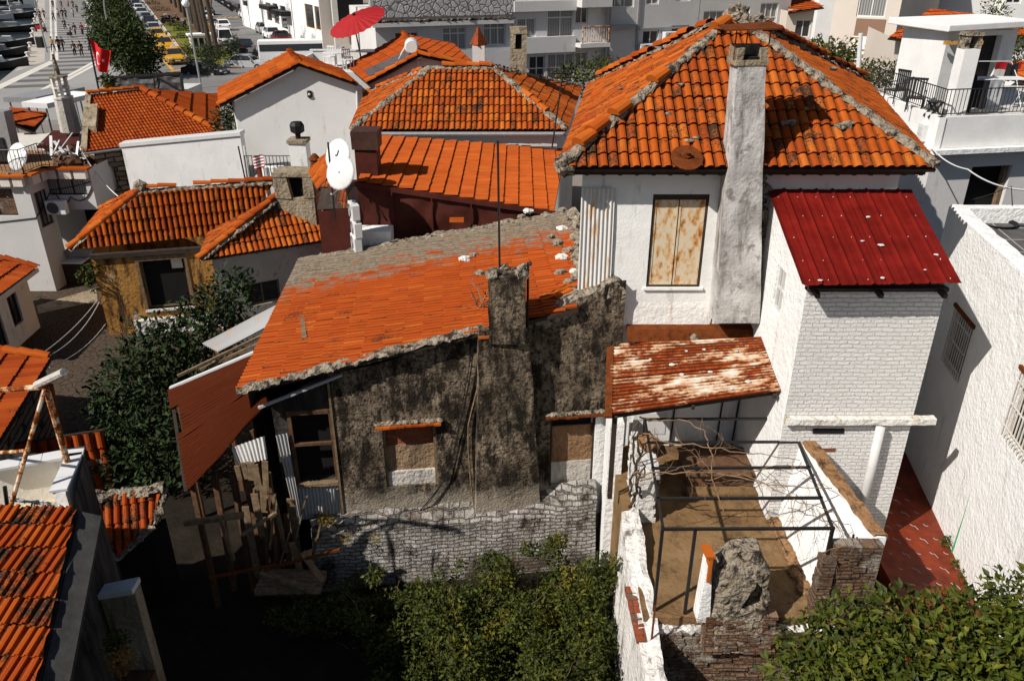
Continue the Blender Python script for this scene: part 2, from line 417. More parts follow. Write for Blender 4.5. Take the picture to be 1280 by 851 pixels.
# ------------------------------------------------------------ building helpers
PROF = [(0, .75), (.07, 1), (.17, .85), (.24, .12), (.43, .08), (.49, .72), (.57, .78), (.64, .12), (.85, .08), (.93, .45), (1, .75)]
PROF1 = [(0, -.7), (.06, .0), (.13, .75), (.3, 1), (.52, .95), (.66, .6), (.76, .06), (.93, .0), (1, -.7)]
PROF_OLD = [(0, -1.3), (.03, .55), (.2, 1), (.42, .8), (.46, -1.3), (.53, -1.3), (.57, .65), (.76, 1), (.94, .7), (.97, -1.3), (1, -1.3)]
PROF_LO = [(0, .9), (.2, .9), (.3, .05), (.8, .05), (1, .9)]
PROF_RND = [(0, 0), (.12, .62), (.3, .95), (.5, .95), (.66, .62), (.76, 0), (1, 0)]
def tile_roof(name, poly, mat, parent, w=.24, l=.36, rise=.032, th=.03, down=None, jit=.006, prof=PROF, deck=M['dark_wood'], dth=.07, seed=1, miss=0, lift=.02):
    rg = random.Random(seed)
    poly = [V(p) for p in poly]
    n = plane3(poly[0], poly[1], poly[2])
    d = V(down) if down else -UP
    d = (d - n * d.dot(n)).normalized()
    a = d.cross(n).normalized()
    o = poly[0]
    A = [(p - o).dot(a) for p in poly]; D = [(p - o).dot(d) for p in poly]
    a0, a1, d0, d1 = min(A), max(A), min(D), max(D)
    ctr = sum(poly, V((0, 0, 0))) / len(poly)
    edges = []
    for i, p in enumerate(poly):
        q = poly[(i + 1) % len(poly)]
        en = (q - p).cross(n).normalized()
        if (ctr - p).dot(en) > 0: en = -en
        edges.append((p, en))
    mb = MB(); gv = []
    rows = int((d1 - d0) / l) + 2; cols = int((a1 - a0) / w) + 2
    st = d1 - rows * l
    m = len(prof)
    mg = max(w, l) * .9
    for j in range(rows):
        wob = rg.uniform(-jit, jit)
        for i in range(cols):
            cx = a0 + (i + .5) * w; cd = st + (j + .5) * l
            c = o + a * cx + d * cd
            if any((c - p).dot(en) > mg for p, en in edges): continue
            if miss and rg.random() < miss: continue
            sk = rg.uniform(-jit, jit); dz = rg.uniform(0, jit) + lift; dd = rg.uniform(-jit, jit) * 1.5 + wob; tl = rg.uniform(-jit, jit)
            up_ = []; lo_ = []; bt_ = []; g0 = [max(0, min(1, .62 - h * 2.2)) for t, h in prof]; gv += g0 + g0 + [.9] * m  # dirt in the grooves; shadow under the lip painted on tile ends
            for t, h in prof:
                xx = cx + (t - .5) * w
                hh = h * rise + dz
                b_ = o + a * xx
                up_.append(b_ + d * (cd - l / 2 + dd - .01) + n * (hh + tl))
                lo_.append(b_ + a * sk + d * (cd + l / 2 + dd + .015) + n * (hh + th))
                bt_.append(b_ + a * sk + d * (cd + l / 2 + dd + .012) + n * (hh + th - .03))
            fs = []
            for k in range(m - 1):
                fs.append((k, k + 1, m + k + 1, m + k))
                fs.append((m + k, m + k + 1, 2 * m + k + 1, 2 * m + k))
            mb.add(up_ + lo_ + bt_, fs)
    me = bpy.data.meshes.new(name)
    me.from_pydata(mb.v, [], mb.f); me.attributes.new('dirt_lip_shade', 'FLOAT', 'POINT').data.foreach_set('value', gv)
    bm = bmesh.new(); bm.from_mesh(me)
    for p, en in edges:
        bmesh.ops.bisect_plane(bm, geom=bm.verts[:] + bm.edges[:] + bm.faces[:], plane_co=p, plane_no=en, clear_outer=True)
    bmesh.ops.recalc_face_normals(bm, faces=bm.faces)
    bm.to_mesh(me); bm.free()
    b = V((0, 0, 0)); p = parent
    while p is not None:
        if p in BASE: b = BASE[p]; break
        p = p.parent
    me.transform(Matrix.Translation(-b))
    me.materials.append(mat)
    if deck is not None:
        me.materials.append(deck)
        bm = bmesh.new(); bm.from_mesh(me)
        k = len(poly)
        vs = [bm.verts.new(p - b - n * .004) for p in poly] + [bm.verts.new(p - b - n * (dth + .004)) for p in poly]
        fl = [bm.faces.new(vs[:k]), bm.faces.new(vs[k:][::-1])] + [bm.faces.new((vs[i], vs[k + i], vs[k + (i + 1) % k], vs[(i + 1) % k])) for i in range(k)]
        for f in fl: f.material_index = 1
        bmesh.ops.recalc_face_normals(bm, faces=fl)
        bm.to_mesh(me); bm.free()
    ob = link(bpy.data.objects.new(name, me)); ob.parent = parent
    return ob

def ridge_caps(name, p0, p1, mat, parent, r=.12, l=.38, seed=1, skip=0, jit=.015):
    rg = random.Random(seed); p0 = V(p0); p1 = V(p1)
    d = (p1 - p0); L = d.length; d.normalize()
    x = d.cross(UP).normalized(); y = x.cross(d)
    mb = MB(); n = 7
    for i in range(max(1, int(round(L / l)))):
        if rg.random() < skip: continue
        c = p0 + d * (i * l) + x * rg.uniform(-jit, jit) + y * rg.uniform(0, jit)
        vs = []
        for t, rr, up in ((-.03, r * 1.06, .035), (l * .98, r * .9, 0)):
            for k in range(n):
                th = math.pi * (k / (n - 1)) * 1.1 - .05 * math.pi
                vs.append(c + d * t + x * (math.cos(th) * rr) + y * (math.sin(th) * rr * .8 + up))
        fs = [(k, k + 1, n + k + 1, n + k) for k in range(n - 1)] + [tuple(range(n))]
        mb.add(vs, fs)
    return mb.build(name, mat, parent)

def mortar_run(name, p0, p1, mat, parent, r=.17, h=.13, step=.05, amp=.06, seed=0):
    p0 = V(p0); p1 = V(p1); d = p1 - p0; L = d.length; d.normalize()
    x = d.cross(UP).normalized(); y = x.cross(d)
    n = 9; mb = MB(); vs = []; m = max(2, int(L / step))
    for i in range(m + 1):
        c = p0 + d * (L * i / m)
        k0 = 1 + .45 * NZ.noise(c * 1.5 + V((seed, 0, 0)))
        for k in range(n):
            th = math.pi * k / (n - 1)
            q = c + x * math.cos(th) * r * k0 + y * (math.sin(th) * h * k0 - .03)
            q += NZ.noise_vector(q * 6 + V((seed, 1, 2))) * amp + NZ.noise_vector(q * 17) * amp * .5
            vs.append(q)
    fs = [(i * n + k, i * n + k + 1, (i + 1) * n + k + 1, (i + 1) * n + k) for i in range(m) for k in range(n - 1)]
    fs += [tuple(range(n)), tuple(m * n + k for k in range(n))]
    mb.add(vs, fs)
    return mb.build(name, mat, parent)

def corrugated(name, a, b, c, d, mat, parent, pitch=.1, amp=.018, shape='sin', nl=10, sag=.01, seed=3, th=.004):
    """sheet a-b (across the ribs) and d-c; ribs run from ab to dc"""
    a, b, c, d = V(a), V(b), V(c), V(d)
    W_ = max((b - a).length, (c - d).length)
    if shape == 'sin': nu = max(8, int(W_ / pitch) * 6)
    else: nu = int(W_ / pitch) * 8
    nn = (b - a).cross(d - a).normalized()
    if nn.z < -.001 or (abs(nn.z) < .2 and nn.y > 0): nn = -nn
    mb = MB(); hs = []
    for side in (0, 1):
        vs = []
        for j in range(nl + 1):
            t = j / nl
            for i in range(nu + 1):
                s_ = i / nu
                p = (a * (1 - s_) + b * s_) * (1 - t) + (d * (1 - s_) + c * s_) * t
                ph = s_ * W_ / pitch
                if shape == 'sin': h = math.sin(2 * math.pi * ph) * amp
                else:
                    f = ph % 1
                    h = amp if f < .1 else (amp * (1 - (f - .1) / .06) if f < .16 else (amp * ((f - .94) / .06) if f > .94 else (amp * .16 if .42 < f < .5 or .62 < f < .7 else 0)))
                q = p + nn * (h - side * th); hs.append(h / amp * .5 + .5)
                q += nn * NZ.noise(q * .9 + V((seed, 0, 0))) * sag * 2
                vs.append(q)
        k = nu + 1
        mb.add(vs, [(j * k + i, j * k + i + 1, (j + 1) * k + i + 1, (j + 1) * k + i) for j in range(nl) for i in range(nu)])
    o = mb.build(name, mat, parent, smooth=(shape == 'sin')); o.data.attributes.new('rib', 'FLOAT', 'POINT').data.foreach_set('value', hs); return o

def wall(mb, p0, p1, z0, top, ops=(), depth=.15):
    """wall from p0 to p1 (left to right seen from outside); top: height or [(u, z)]; ops: (u0,u1,z0,z1) openings with reveals"""
    P0 = V((p0[0], p0[1], 0)); P1 = V((p1[0], p1[1], 0))
    L = (P1 - P0).length; e = (P1 - P0) / L; nn = e.cross(UP)
    tp = top if isinstance(top, (list, tuple)) else [(0, top), (L, top)]
    def T(u):
        if u <= tp[0][0]: return tp[0][1]
        for (u0, a), (u1, b) in zip(tp, tp[1:]):
            if u <= u1: return a + (b - a) * (u - u0) / max(1e-6, u1 - u0)
        return tp[-1][1]
    us = sorted(set([0, L] + [x for o in ops for x in o[:2]] + [u for u, _ in tp if 0 < u < L]))
    us = [u for u in us if -1e-6 <= u <= L + 1e-6]
    zs = sorted(set([z0] + [x for o in ops for x in o[2:]]))
    def pt(u, z, dd=0): return P0 + e * u + UP * z - nn * dd
    for u0, u1 in zip(us, us[1:]):
        um = (u0 + u1) / 2
        for k in range(len(zs)):
            za = zs[k]; last = k == len(zs) - 1
            zb0, zb1 = (T(u0), T(u1)) if last else (zs[k + 1], zs[k + 1])
            zm = za + .01 if last else (za + zb0) / 2
            if any(o[0] < um < o[1] and o[2] < zm < o[3] for o in ops): continue
            mb.quad(pt(u0, za), pt(u1, za), pt(u1, zb1), pt(u0, zb0))
    for u0, u1, a, b in ops:
        D = depth
        mb.quad(pt(u0, a), pt(u1, a), pt(u1, a, D), pt(u0, a, D))
        mb.quad(pt(u0, b), pt(u1, b), pt(u1, b, D), pt(u0, b, D))
        mb.quad(pt(u0, a), pt(u0, b), pt(u0, b, D), pt(u0, a, D))
        mb.quad(pt(u1, a), pt(u1, b), pt(u1, b, D), pt(u1, a, D))
    return e, nn
def shell(mb, pts, z0, z1, skip=()):
    """plain walls between plan points, closed with a lid"""
    n = len(pts)
    for i in range(n):
        if i in skip: continue
        a, b = pts[i], pts[(i + 1) % n]
        mb.quad((a[0], a[1], z0), (b[0], b[1], z0), (b[0], b[1], z1), (a[0], a[1], z1))
    return mb
def pxop(p0, p1, x0, y0, x1, y1):
    """opening of a wall from a rectangle seen in the photo"""
    u0, za = atW(x0, (y0 + y1) / 2, p0, p1); u1, zb = atW(x1, (y0 + y1) / 2, p0, p1)
    _, zt = atW((x0 + x1) / 2, y0, p0, p1); _, zb = atW((x0 + x1) / 2, y1, p0, p1)
    return (min(u0, u1), max(u0, u1), zb, zt)
def window(parent, p0, p1, op, frame, pane, nx=2, ny=1, depth=.1, fw=.06, name='window', bars=None, trans=None, sill=None):
    P0 = V((p0[0], p0[1], 0)); e = V((p1[0] - p0[0], p1[1] - p0[1], 0)).normalized(); nn = e.cross(UP)
    u0, u1, z0, z1 = op
    mb = MB(); o = P0 - nn * depth
    Y = (-.03, .03)
    def bar(a, b, c, d): mb.bx(o, e, nn, UP, (a, b), Y, (c, d))
    bar(u0, u0 + fw, z0, z1); bar(u1 - fw, u1, z0, z1)
    bar(u0 + fw, u1 - fw, z0, z0 + fw); bar(u0 + fw, u1 - fw, z1 - fw, z1)
    zt = z0 + (z1 - z0) * trans if trans else None
    for i in range(1, nx):
        x = u0 + (u1 - u0) * i / nx; bar(x - fw * .4, x + fw * .4, z0 + fw, z1 - fw)
    for i in range(1, ny):
        z = z0 + (z1 - z0) * i / ny
        mb.bx(o, e, nn, UP, (u0 + fw, u1 - fw), (-.025, .025), (z - fw * .4, z + fw * .4))
    if zt: mb.bx(o, e, nn, UP, (u0 + fw, u1 - fw), (-.026, .026), (zt - fw * .45, zt + fw * .45))
    w = mb.build(name, frame, parent)
    g = MB(); g.bx(o, e, nn, UP, (u0 + fw * .5, u1 - fw * .5), (-.02, -.008), (z0 + fw * .5, z1 - fw * .5))
    g.build('pane', pane, w)
    if bars:
        b = MB(); oo = P0 + nn * .03
        k = int((u1 - u0) / bars)
        for i in range(k + 1):
            u = u0 + (u1 - u0) * i / k
            b.beam(oo + e * u + UP * z0, oo + e * u + UP * z1, .018)
        for t in (.15, .5, .85):
            z = z0 + (z1 - z0) * t; b.beam(oo + e * u0 + UP * z, oo + e * u1 + UP * z, .02)
        b.build('window_grille', sill or M['iron'], w)
    return w
def railing(name, pts, h, parent, mat, gap=.11, r=.009, rail=.014):
    mb = MB(); pts = [V(p) for p in pts]
    for a, b in zip(pts, pts[1:]):
        L = (b - a).length; n = max(2, int(L / gap))
        mb.tube([a + UP * h, b + UP * h], rail, 5); mb.tube([a + UP * .08, b + UP * .08], rail * .8, 5)
        for i in range(n + 1):
            p = a + (b - a) * (i / n); mb.tube([p + UP * (0 if i in (0, n) else .08), p + UP * h], rail if i in (0, n) else r, 4)
    return mb.build(name, mat, parent)
def blob(mb, c, r, seed=0, nz=.35, n=2, sc=1.5, squash=(1, 1, 1)):
    bm = bmesh.new(); bmesh.ops.create_icosphere(bm, subdivisions=n, radius=1)
    c = V(c); vs = []
    for v in bm.verts:
        d = v.co.normalized()
        k = r * (1 + nz * NZ.noise(d * sc + V((seed * 3.1, seed, 0))))
        vs.append(c + V((d.x * k * squash[0], d.y * k * squash[1], d.z * k * squash[2])))
    mb.add(vs, [[v.index for v in f.verts] for f in bm.faces]); bm.free()
    return mb
def dish(name, label, loc, r, az, el, group, mat=None, mast=.6):
    t = thing(name, label, 'satellite dish', loc, group, az)
    mb = MB(); ce, se = math.cos(el), math.sin(el)
    n = 20; vs = []; rr = [0, .35, .65, .88, 1.0]
    def P(q, k, off): # dish faces local -Y tilted up
        x = q * r * math.cos(k); z = q * r * 1.08 * math.sin(k); y = (q * q - 1) * r * -.16 + off
        y = -y
        return V((x, y * ce - z * se * -1 * 0 + z * se, z * ce - y * se)) + V((0, -.12, mast))
    for off in (0, -.012):
        base = len(vs)
        for q in rr:
            for k in range(n): vs.append(P(max(q, .01), 2 * math.pi * k / n, off))
        mb.add([], [])
    m = len(rr); fs = []
    for s_ in range(2):
        b0 = s_ * m * n
        for i in range(m - 1):
            for k in range(n):
                k2 = (k + 1) % n; fs.append((b0 + i * n + k, b0 + i * n + k2, b0 + (i + 1) * n + k2, b0 + (i + 1) * n + k))
    for k in range(n): fs.append(((m - 1) * n + k, (m - 1) * n + (k + 1) % n, m * n + (m - 1) * n + (k + 1) % n, m * n + (m - 1) * n + k))
    mb.add(vs, fs)
    mb.build('reflector', mat or M['metal_white'], t, smooth=True, local=True)
    a = MB(); f = P(1, -math.pi / 2, 0) + V((0, -r * .6, -.04))
    a.tube([P(1, -math.pi / 2, 0), f], .012, 5); a.tube([f + V((0, .06, -.02)), f + V((0, -.06, .02))], .03, 6)
    a.build('feed_arm', M['metal_grey'], t, local=True)
    b = MB(); b.tube([V((0, 0, 0)), V((0, 0, mast)), P(.01, 0, .02)], .022, 6); b.build('mast', M['metal_grey'], t, local=True)
    return t
def ac_unit(label, loc, rz, group='air conditioner units', sc=1):
    t = thing('air_conditioner', label, 'air conditioner', loc, group, rz)
    t.scale = (sc, sc, sc)
    MB().box(-.4, -.14, 0, .4, .14, .56).build('casing', M['metal_white'], t, bevel=.02, local=True)
    g = MB()
    for k in range(5): 
        n = 18; r = .05 + .045 * k
        g.tube([V((-.1 + r * math.cos(2 * math.pi * i / n), -.15, .28 + r * math.sin(2 * math.pi * i / n))) for i in range(n + 1)], .007, 4)
    g.build('fan_grille', M['metal_grey'], t, local=True)
    MB().lathe((0, 0, 0), [(.24, 0), (.24, .012)], 18)
    f = MB(); n = 18
    f.add([V((-.1 + .245 * math.cos(2 * math.pi * i / n), -.144, .28 + .245 * math.sin(2 * math.pi * i / n))) for i in range(n)], [tuple(range(n))])
    f.build('fan_opening', M['black'], t, local=True)
    return t
def cable(label, pts, r=.012, mat=None, name='cable', sag=0, group=None):
    mb = MB(); out = []
    pts = [V(p) for p in pts]
    for a, b in zip(pts, pts[1:]):
        for i in range(10):
            t = i / 10; out.append(a.lerp(b, t) - UP * (sag * 4 * t * (1 - t)))
    out.append(pts[-1])
    mb.tube(out, r, 5)
    o = mb.build(name, mat or M['black'])
    return tag(o, label, 'cable', group)
# ============================================================ ground
FAR = 0.3
def gz(y): return -.8 if y < 38 else (FAR if y > 62 else -.8 + (FAR + .8) * (y - 38) / 24)
_gm = Mat('ground earth and paving', .95, .1)
_o = _gm.xyz()
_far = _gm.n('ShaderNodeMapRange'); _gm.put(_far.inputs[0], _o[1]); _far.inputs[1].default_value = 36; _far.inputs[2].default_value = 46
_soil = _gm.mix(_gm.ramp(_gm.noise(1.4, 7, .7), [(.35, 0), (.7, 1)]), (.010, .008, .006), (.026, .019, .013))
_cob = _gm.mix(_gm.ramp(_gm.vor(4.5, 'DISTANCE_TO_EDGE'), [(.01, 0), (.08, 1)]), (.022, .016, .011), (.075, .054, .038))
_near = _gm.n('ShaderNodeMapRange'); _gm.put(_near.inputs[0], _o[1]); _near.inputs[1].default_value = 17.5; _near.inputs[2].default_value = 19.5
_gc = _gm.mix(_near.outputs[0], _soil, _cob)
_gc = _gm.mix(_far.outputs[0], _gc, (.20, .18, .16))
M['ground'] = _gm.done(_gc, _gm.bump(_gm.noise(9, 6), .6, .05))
_mb = MB()
_ys = [-40, 4, 10, 15, 20, 26, 32, 38, 44, 50, 56, 62, 90, 140, 220, 360, 700, 1600]
_xs = [-1200, -400, -200, -100, -60, -30, -15, -8, 0, 8, 15, 30, 60, 120, 400, 1200]
for _y in _ys:
    for _x in _xs: _mb.v.append((_x, _y, gz(_y)))
for _j in range(len(_ys) - 1):
    for _i in range(len(_xs) - 1):
        k = _j * len(_xs) + _i; _mb.f.append([k, k + 1, k + 1 + len(_xs), k + len(_xs)]); _mb.mi.append(0)
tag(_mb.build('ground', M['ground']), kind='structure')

# ============================================================ the big white house
YF = 15.0
zE = atY(935, 212, 14.5).z
wh = thing('white_house', 'tall white plastered house with a hipped orange tile roof and rusty shuttered window', 'house', (4.5, 15, -.8))
FL = V((atY(700, 210, 14.5).x, 14.5, zE)); FR = V((atY(1170, 214, 14.5).x, 14.5, zE))
BL = atZ(737, 107, zE); BR = atZ(1082, 104, zE)
AP = atY(918, 25, 17.9)
XL = atY(725, 300, YF).x; XR = FR.x - .4
p0, p1 = (XL, YF), (XR, YF)
opS = pxop(p0, p1, 812, 243, 881, 359)
opD = pxop(p0, p1, 790, 508, 838, 548)
mb = MB()
e_, n_ = wall(mb, p0, p1, 1.5, zE, [opS], .16)
shell(mb, [(XL, YF), (BL.x + .3, BL.y - .4), (BR.x - .4, BR.y - .4), (XR, YF)], -.8, zE, skip=(3,))
hw = mb.build('wall', M['white'], wh)
for nm, pl, sd in (('roof', [FL, FR, AP], 1), ('roof', [BL, FL, AP], 2), ('roof', [FR, BR, AP], 3), ('roof', [BR, BL, AP], 4)):
    rf = tile_roof(nm, pl, M['tile'], wh, w=.195, l=.36, rise=.05, th=.045, seed=sd, jit=.010, prof=PROF1)
up = V((0, 0, .09))
mortar_run('ridge_mortar', FL + up, AP + up, M['mortar'], wh, .115, .10, amp=.035, seed=1)
mortar_run('ridge_mortar', FR + up, AP + up, M['mortar'], wh, .135, .10, amp=.035, seed=2)
mortar_run('ridge_mortar', BL + up * .5, AP + up, M['mortar'], wh, .12, .10, seed=3)
mortar_run('ridge_mortar', BR + up * .5, AP + up, M['mortar'], wh, .12, .10, seed=4)
for a, b, t0, t1 in ((FL, AP, .10, .24), (FL, AP, .28, .36), (FL, AP, .50, .58), (FL, AP, .80, .96), (BL, AP, .1, .9), (BR, AP, .02, .35), (BR, AP, .4, .9)):
    ridge_caps('ridge_tile', a.lerp(b, t0) + up * 1.7, a.lerp(b, t1) + up * 1.7, M['tile_a'], wh, .15, .40, seed=int(t0 * 90), skip=.12, jit=.03)
for q, r, k in ((AP + V((.05, 0, .10)), .22, 3), (AP + V((.5, -.1, -.04)), .17, 8), (FL + V((.1, .1, .06)), .2, 5)): blob(MB(), q, r, k, .5, 3, 3).build('mortar_lump', M['mortar'], wh)
# eaves board and soffit
mb = MB(); mb.box(FL.x + .12, 14.62, zE - .13, FR.x - .12, 14.67, zE - .075)
for i in range(22):
    x = FL.x + .2 + i * (FR.x - FL.x - .4) / 21; mb.box(x - .035, 14.60, zE - .14, x + .035, 15.0, zE - .082)
mb.build('eaves_board', M['dark_wood'], wh)
MB().quad((FL.x + .1, 14.62, zE - .084), (FR.x - .1, 14.62, zE - .084), (FR.x - .1, 15.4, zE - .084), (FL.x + .1, 15.4, zE - .084)).build('soffit', M['wood_brown'], wh)
# shutters
P0 = V((p0[0], p0[1], 0)); u0, u1, z0, z1 = opS
fr = MB(); Y = (-.10, -.02)
for X, Z in (((u0, u0 + .05), (z0, z1)), ((u1 - .05, u1), (z0, z1)), ((u0 + .05, u1 - .05), (z1 - .11, z1)), ((u0 + .05, u1 - .05), (z0, z0 + .04))):
    fr.bx(P0, e_, n_, UP, X, Y, Z)
wf = fr.build('window', M['dark_wood'], wh)
um = (u0 + u1) / 2 - .02
for a, b in ((u0 + .055, um - .012), (um + .012, u1 - .055)):
    mb = MB(); mb.bx(P0, e_, n_, UP, (a, b), (-.075, -.045), (z0 + .045, z1 - .12))
    for X, Z in (((a, a + .035), (z0 + .045, z1 - .12)), ((b - .035, b), (z0 + .045, z1 - .12)), ((a + .035, b - .035), (z0 + .045, z0 + .085)), ((a + .035, b - .035), (z1 - .16, z1 - .12))):
        mb.bx(P0, e_, n_, UP, X, (-.045, -.033), Z)
    mb.build('shutter', M['rust_shutter'], wf)
mb = MB(); mb.bx(P0, e_, n_, UP, (u0 - .06, u1 + .06), (0, .05), (z0 - .05, z0)); mb.build('window_sill', M['white'], wf)
MB().bx(P0, e_, n_, UP, (u0, u1), (-.16, -.15), (z0, z1)).build('pane', M['black'], wf)
# corrugated patch on the left of the front
ca, cb = atY(727, 235, 14.95), atY(769, 235, 14.95); cz = atY(740, 362, 14.95).z
corrugated('corrugated_sheet', (ca.x, 14.95, ca.z), (cb.x, 14.95, ca.z), (cb.x + .02, 14.95, cz), (ca.x, 14.95, cz), M['tin_white'], wh, .083, .016, nl=6)
# lower wall: plaster ledge over the canopy
mb = MB(); la, lb = atY(778, 386, 14.9), atY(890, 386, 14.9)
mb.prism([V((la.x - .05, 15.0, la.z + .12)), V((la.x - .05, 14.985, la.z)), V((la.x - .1, 14.97, la.z - .52)), V((la.x - .1, 15.0, la.z - .52))], (lb.x - la.x + .1, 0, 0))
rough_up(mb, .012, 4); mb.build('plaster_ledge', plaster('rust streaked plaster', (.70, .67, .62), (.78, .76, .72), (.42, .20, .06), .60, .78, .6, 12), wh)
# chimney on the front wall
def chim(px, py, y): return atY(px, py, y)
yc = 14.42
bl, br, tl, tr = chim(893, 404, yc), chim(950, 404, yc), chim(923, 76, yc), chim(957, 76, yc)
prof = []
mb = MB(); N_ = 26; vs = []
for i in range(N_ + 1):
    t = i / N_; l = bl.lerp(tl, t); r = br.lerp(tr, t); bk = 15.02 - .02 * t
    for q in (V((l.x, yc, l.z)), V((l.x * .67 + r.x * .33, yc, l.z)), V((l.x * .33 + r.x * .67, yc, l.z)), V((r.x, yc, r.z)), V((r.x - .01, bk, r.z)), V((l.x + .01, bk, l.z))):
        vs.append(q + NZ.noise_vector(q * 1.5) * .02)
fs = [(i * 6 + k, i * 6 + (k + 1) % 6, (i + 1) * 6 + (k + 1) % 6, (i + 1) * 6 + k) for i in range(N_) for k in range(6)]
fs += [tuple(range(5, -1, -1)), tuple(N_ * 6 + k for k in range(6))]
mb.add(vs, fs); ch = mb.build('chimney', M['chimney_render'], wh)
zt = tl.z
mb = MB(); x0, x1 = tl.x - .03, tr.x + .03
for xa in (x0, x1 - .12): mb.box(xa, yc, zt, xa + .12, 14.98, zt + .2)
mb.box(x0, 14.86, zt, x1, 14.99, zt + .22); mb.box(x0 - .02, yc - .03, zt - .09, x1 + .02, 15.0, zt)
rough_up(mb, .02, 6); mb.build('chimney_head', M['ochre_render'], ch)
MB().box(x0 + .1, yc + .06, zt + .001, x1 - .1, 14.88, zt + .05).build('flue', M['soot'], ch)
mb = MB(); c0 = V(((x0 + x1) / 2, 14.7, zt + .52))
mb.bx(c0, V((1, 0, .05)), V((0, 1, .06)), UP, (-.52, .42), (-.35, .35), (0, .025)); rough_up(mb, .03, 2)
for dx, dy in ((-.3, -.2), (.28, -.2), (.0, .2)): mb.tube([(c0.x + dx, c0.y + dy, zt), (c0.x + dx, c0.y + dy, zt + .53)], .012, 5)
mb.build('chimney_cap', M['rust'], ch)
# rough brown stone edge to the right of the chimney
mb = MB()
rs = random.Random(4)
for i in range(26):
    q = atY(952 + rs.uniform(-1, 6), 215 + i * 7.2, 14.93)
    blob(mb, q, rs.uniform(.06, .13), i, .5, 2, 2, (1, .7, .9))
mb.build('stone_quoin', M['mortar'], wh)
# rusty round flue plate and a broken brick on the roof
q = atP(857, 203, FL, plane3(FL, FR, AP)); nn = plane3(FL, FR, AP)
mb = MB(); x = V((1, 0, 0)); y = nn.cross(x)
for r0, r1, h0, h1 in ((.0, .30, .16, .13), (.30, .27, .13, .06)):
    vs = []
    for r, h in ((max(r0, .01), h0), (r1, h1)):
        for k in range(18):
            t = 2 * math.pi * k / 18; vs.append(q + x * math.cos(t) * r + y * math.sin(t) * r + nn * h)
    mb.add(vs, [(k, (k + 1) % 18, 18 + (k + 1) % 18, 18 + k) for k in range(18)])
mb.tube([q, q + nn * .2], .07, 8); mb.tube([q + nn * .16, q + nn * .28], .04, 8); mb.build('flue_plate', M['rust'], wh)
for i, (px, py, r) in enumerate(((985, 158, .16), (1050, 162, .17), (1058, 158, .12), (1005, 140, .07), (860, 180, .10), (870, 176, .09), (775, 115, .06), (850, 110, .08), (885, 128, .06), (835, 146, .07), (1040, 90, .1), (870, 140, .05))):
    blob(MB(), atP(px, py, FL, nn) + nn * .08, r * .7, i, .45, 2, 2, (1.4, .9, .6)).build('roof_rubble', M['mortar'], wh)

# ============================================================ brick annex with red metal roof
AX0, AX1, AY = 4.98, 7.33, 12.4
an = thing('brick_annex', 'white painted brick annex with a red ribbed metal roof against the white house', 'annex', (6.1, 12.4, 1.5))
zr0 = atY(1100, 360, AY).z
zb0 = atY(1048, 240, 15.0).z
mb = MB(); wall(mb, (AX0, AY), (AX1, AY), .6, zr0); mb.build('front_wall', M['brick_white'], an)
opW = pxop((AX0, 15.0), (AX0, AY), 962, 328, 980, 392)
opW = (max(opW[0], 1.05), min(opW[1], 1.85), opW[2], opW[3])
mb = MB(); L = 15.0 - AY
wall(mb, (AX0, 15.0), (AX0, AY), .6, [(0, zb0 - .05), (L, zr0)], [opW], .14); mb.build('side_wall', M['white_rough'], an)
window(an, (AX0, 15.0), (AX0, AY), opW, M['pipe_grey'], M['glass_curtain'], 2, 2, .07, .05)
mb = MB(); wall(mb, (AX1, AY), (AX1, 15.0), .6, [(0, zr0), (L, zb0 - .05)]); mb.build('side_wall', M['brick_white_y'], an)
r00, r10, r11, r01 = atY(958, 237, 14.97), atY(1139, 237, 14.97), atY(1202, 354, 11.9), atY(1002, 357, 11.9)
corrugated('metal_roof', r00 + V((0, 0, 0)), r10, r11, r01, M['red_metal'], an, .315, .035, 'rib', 14, .006)
mb = MB(); nr = plane3(r00, r10, r11); rs = random.Random(9)
for i in range(8):
    for t in (.1, .32, .55, .78, .96):
        if rs.random() < .8:
            f = (i + .5 + rs.uniform(-.1, .1)) / 8; q = (r00.lerp(r10, f)).lerp(r01.lerp(r11, f), t) + nr * .012
            blob(mb, q, rs.uniform(.007, .012), i, .3, 1)
for px, py, r in ((1085, 272, .035), (1101, 307, .04), (1025, 351, .03), (1103, 348, .03), (1170, 319, .03), (1078, 302, .025), (1156, 338, .02)):
    blob(mb, atP(px, py, r00, nr) + nr * .012, r, int(px), .5, 2, 2, (1.3, 1, .5))
mb.build('bird_dropping', M['ivory'], an)
mb = MB()
for i in range(3): 
    x = AX0 + .12 + i * 1.06; mb.beam((x, AY + .1, zr0 - .02), (x, AY - .22, zr0 - .06), .07, .08)
mb.box(AX0, AY - .06, zr0 - .05, AX1 + .02, AY + .1, zr0 + .015); mb.build('rafter', M['dark_wood'], an)
lz = atY(1080, 526, AY - .1).z
lx0, lx1 = atY(984, 526, AY - .15).x, atY(1172, 526, AY - .15).x
mb = MB()
for i in range(24):
    a, b = lx0 + (lx1 - lx0) * i / 24, lx0 + (lx1 - lx0) * (i + 1) / 24
    mb.box(a, AY - .13, lz - .075, b + .001, AY + .02, lz + .045)
rough_up(mb, .02, 5); mb.build('concrete_ledge', plaster('lichened concrete ledge', (.62, .59, .54), (.72, .69, .64), (.30, .20, .07), .55, .68, 1, 12, .04), an)
pa, pb = atY(1101, 533, AY - .13), atY(1079, 632, AY - .13)
mb = MB(); mb.tube([(pa.x, AY - .13, pa.z), ((pa.x + pb.x) / 2, AY - .13, (pa.z + pb.z) / 2), (pa.x - .02, AY - .13, pb.z - .7)], .08, 16); mb.build('drainpipe', M['pipe_grey'], an, smooth=True)
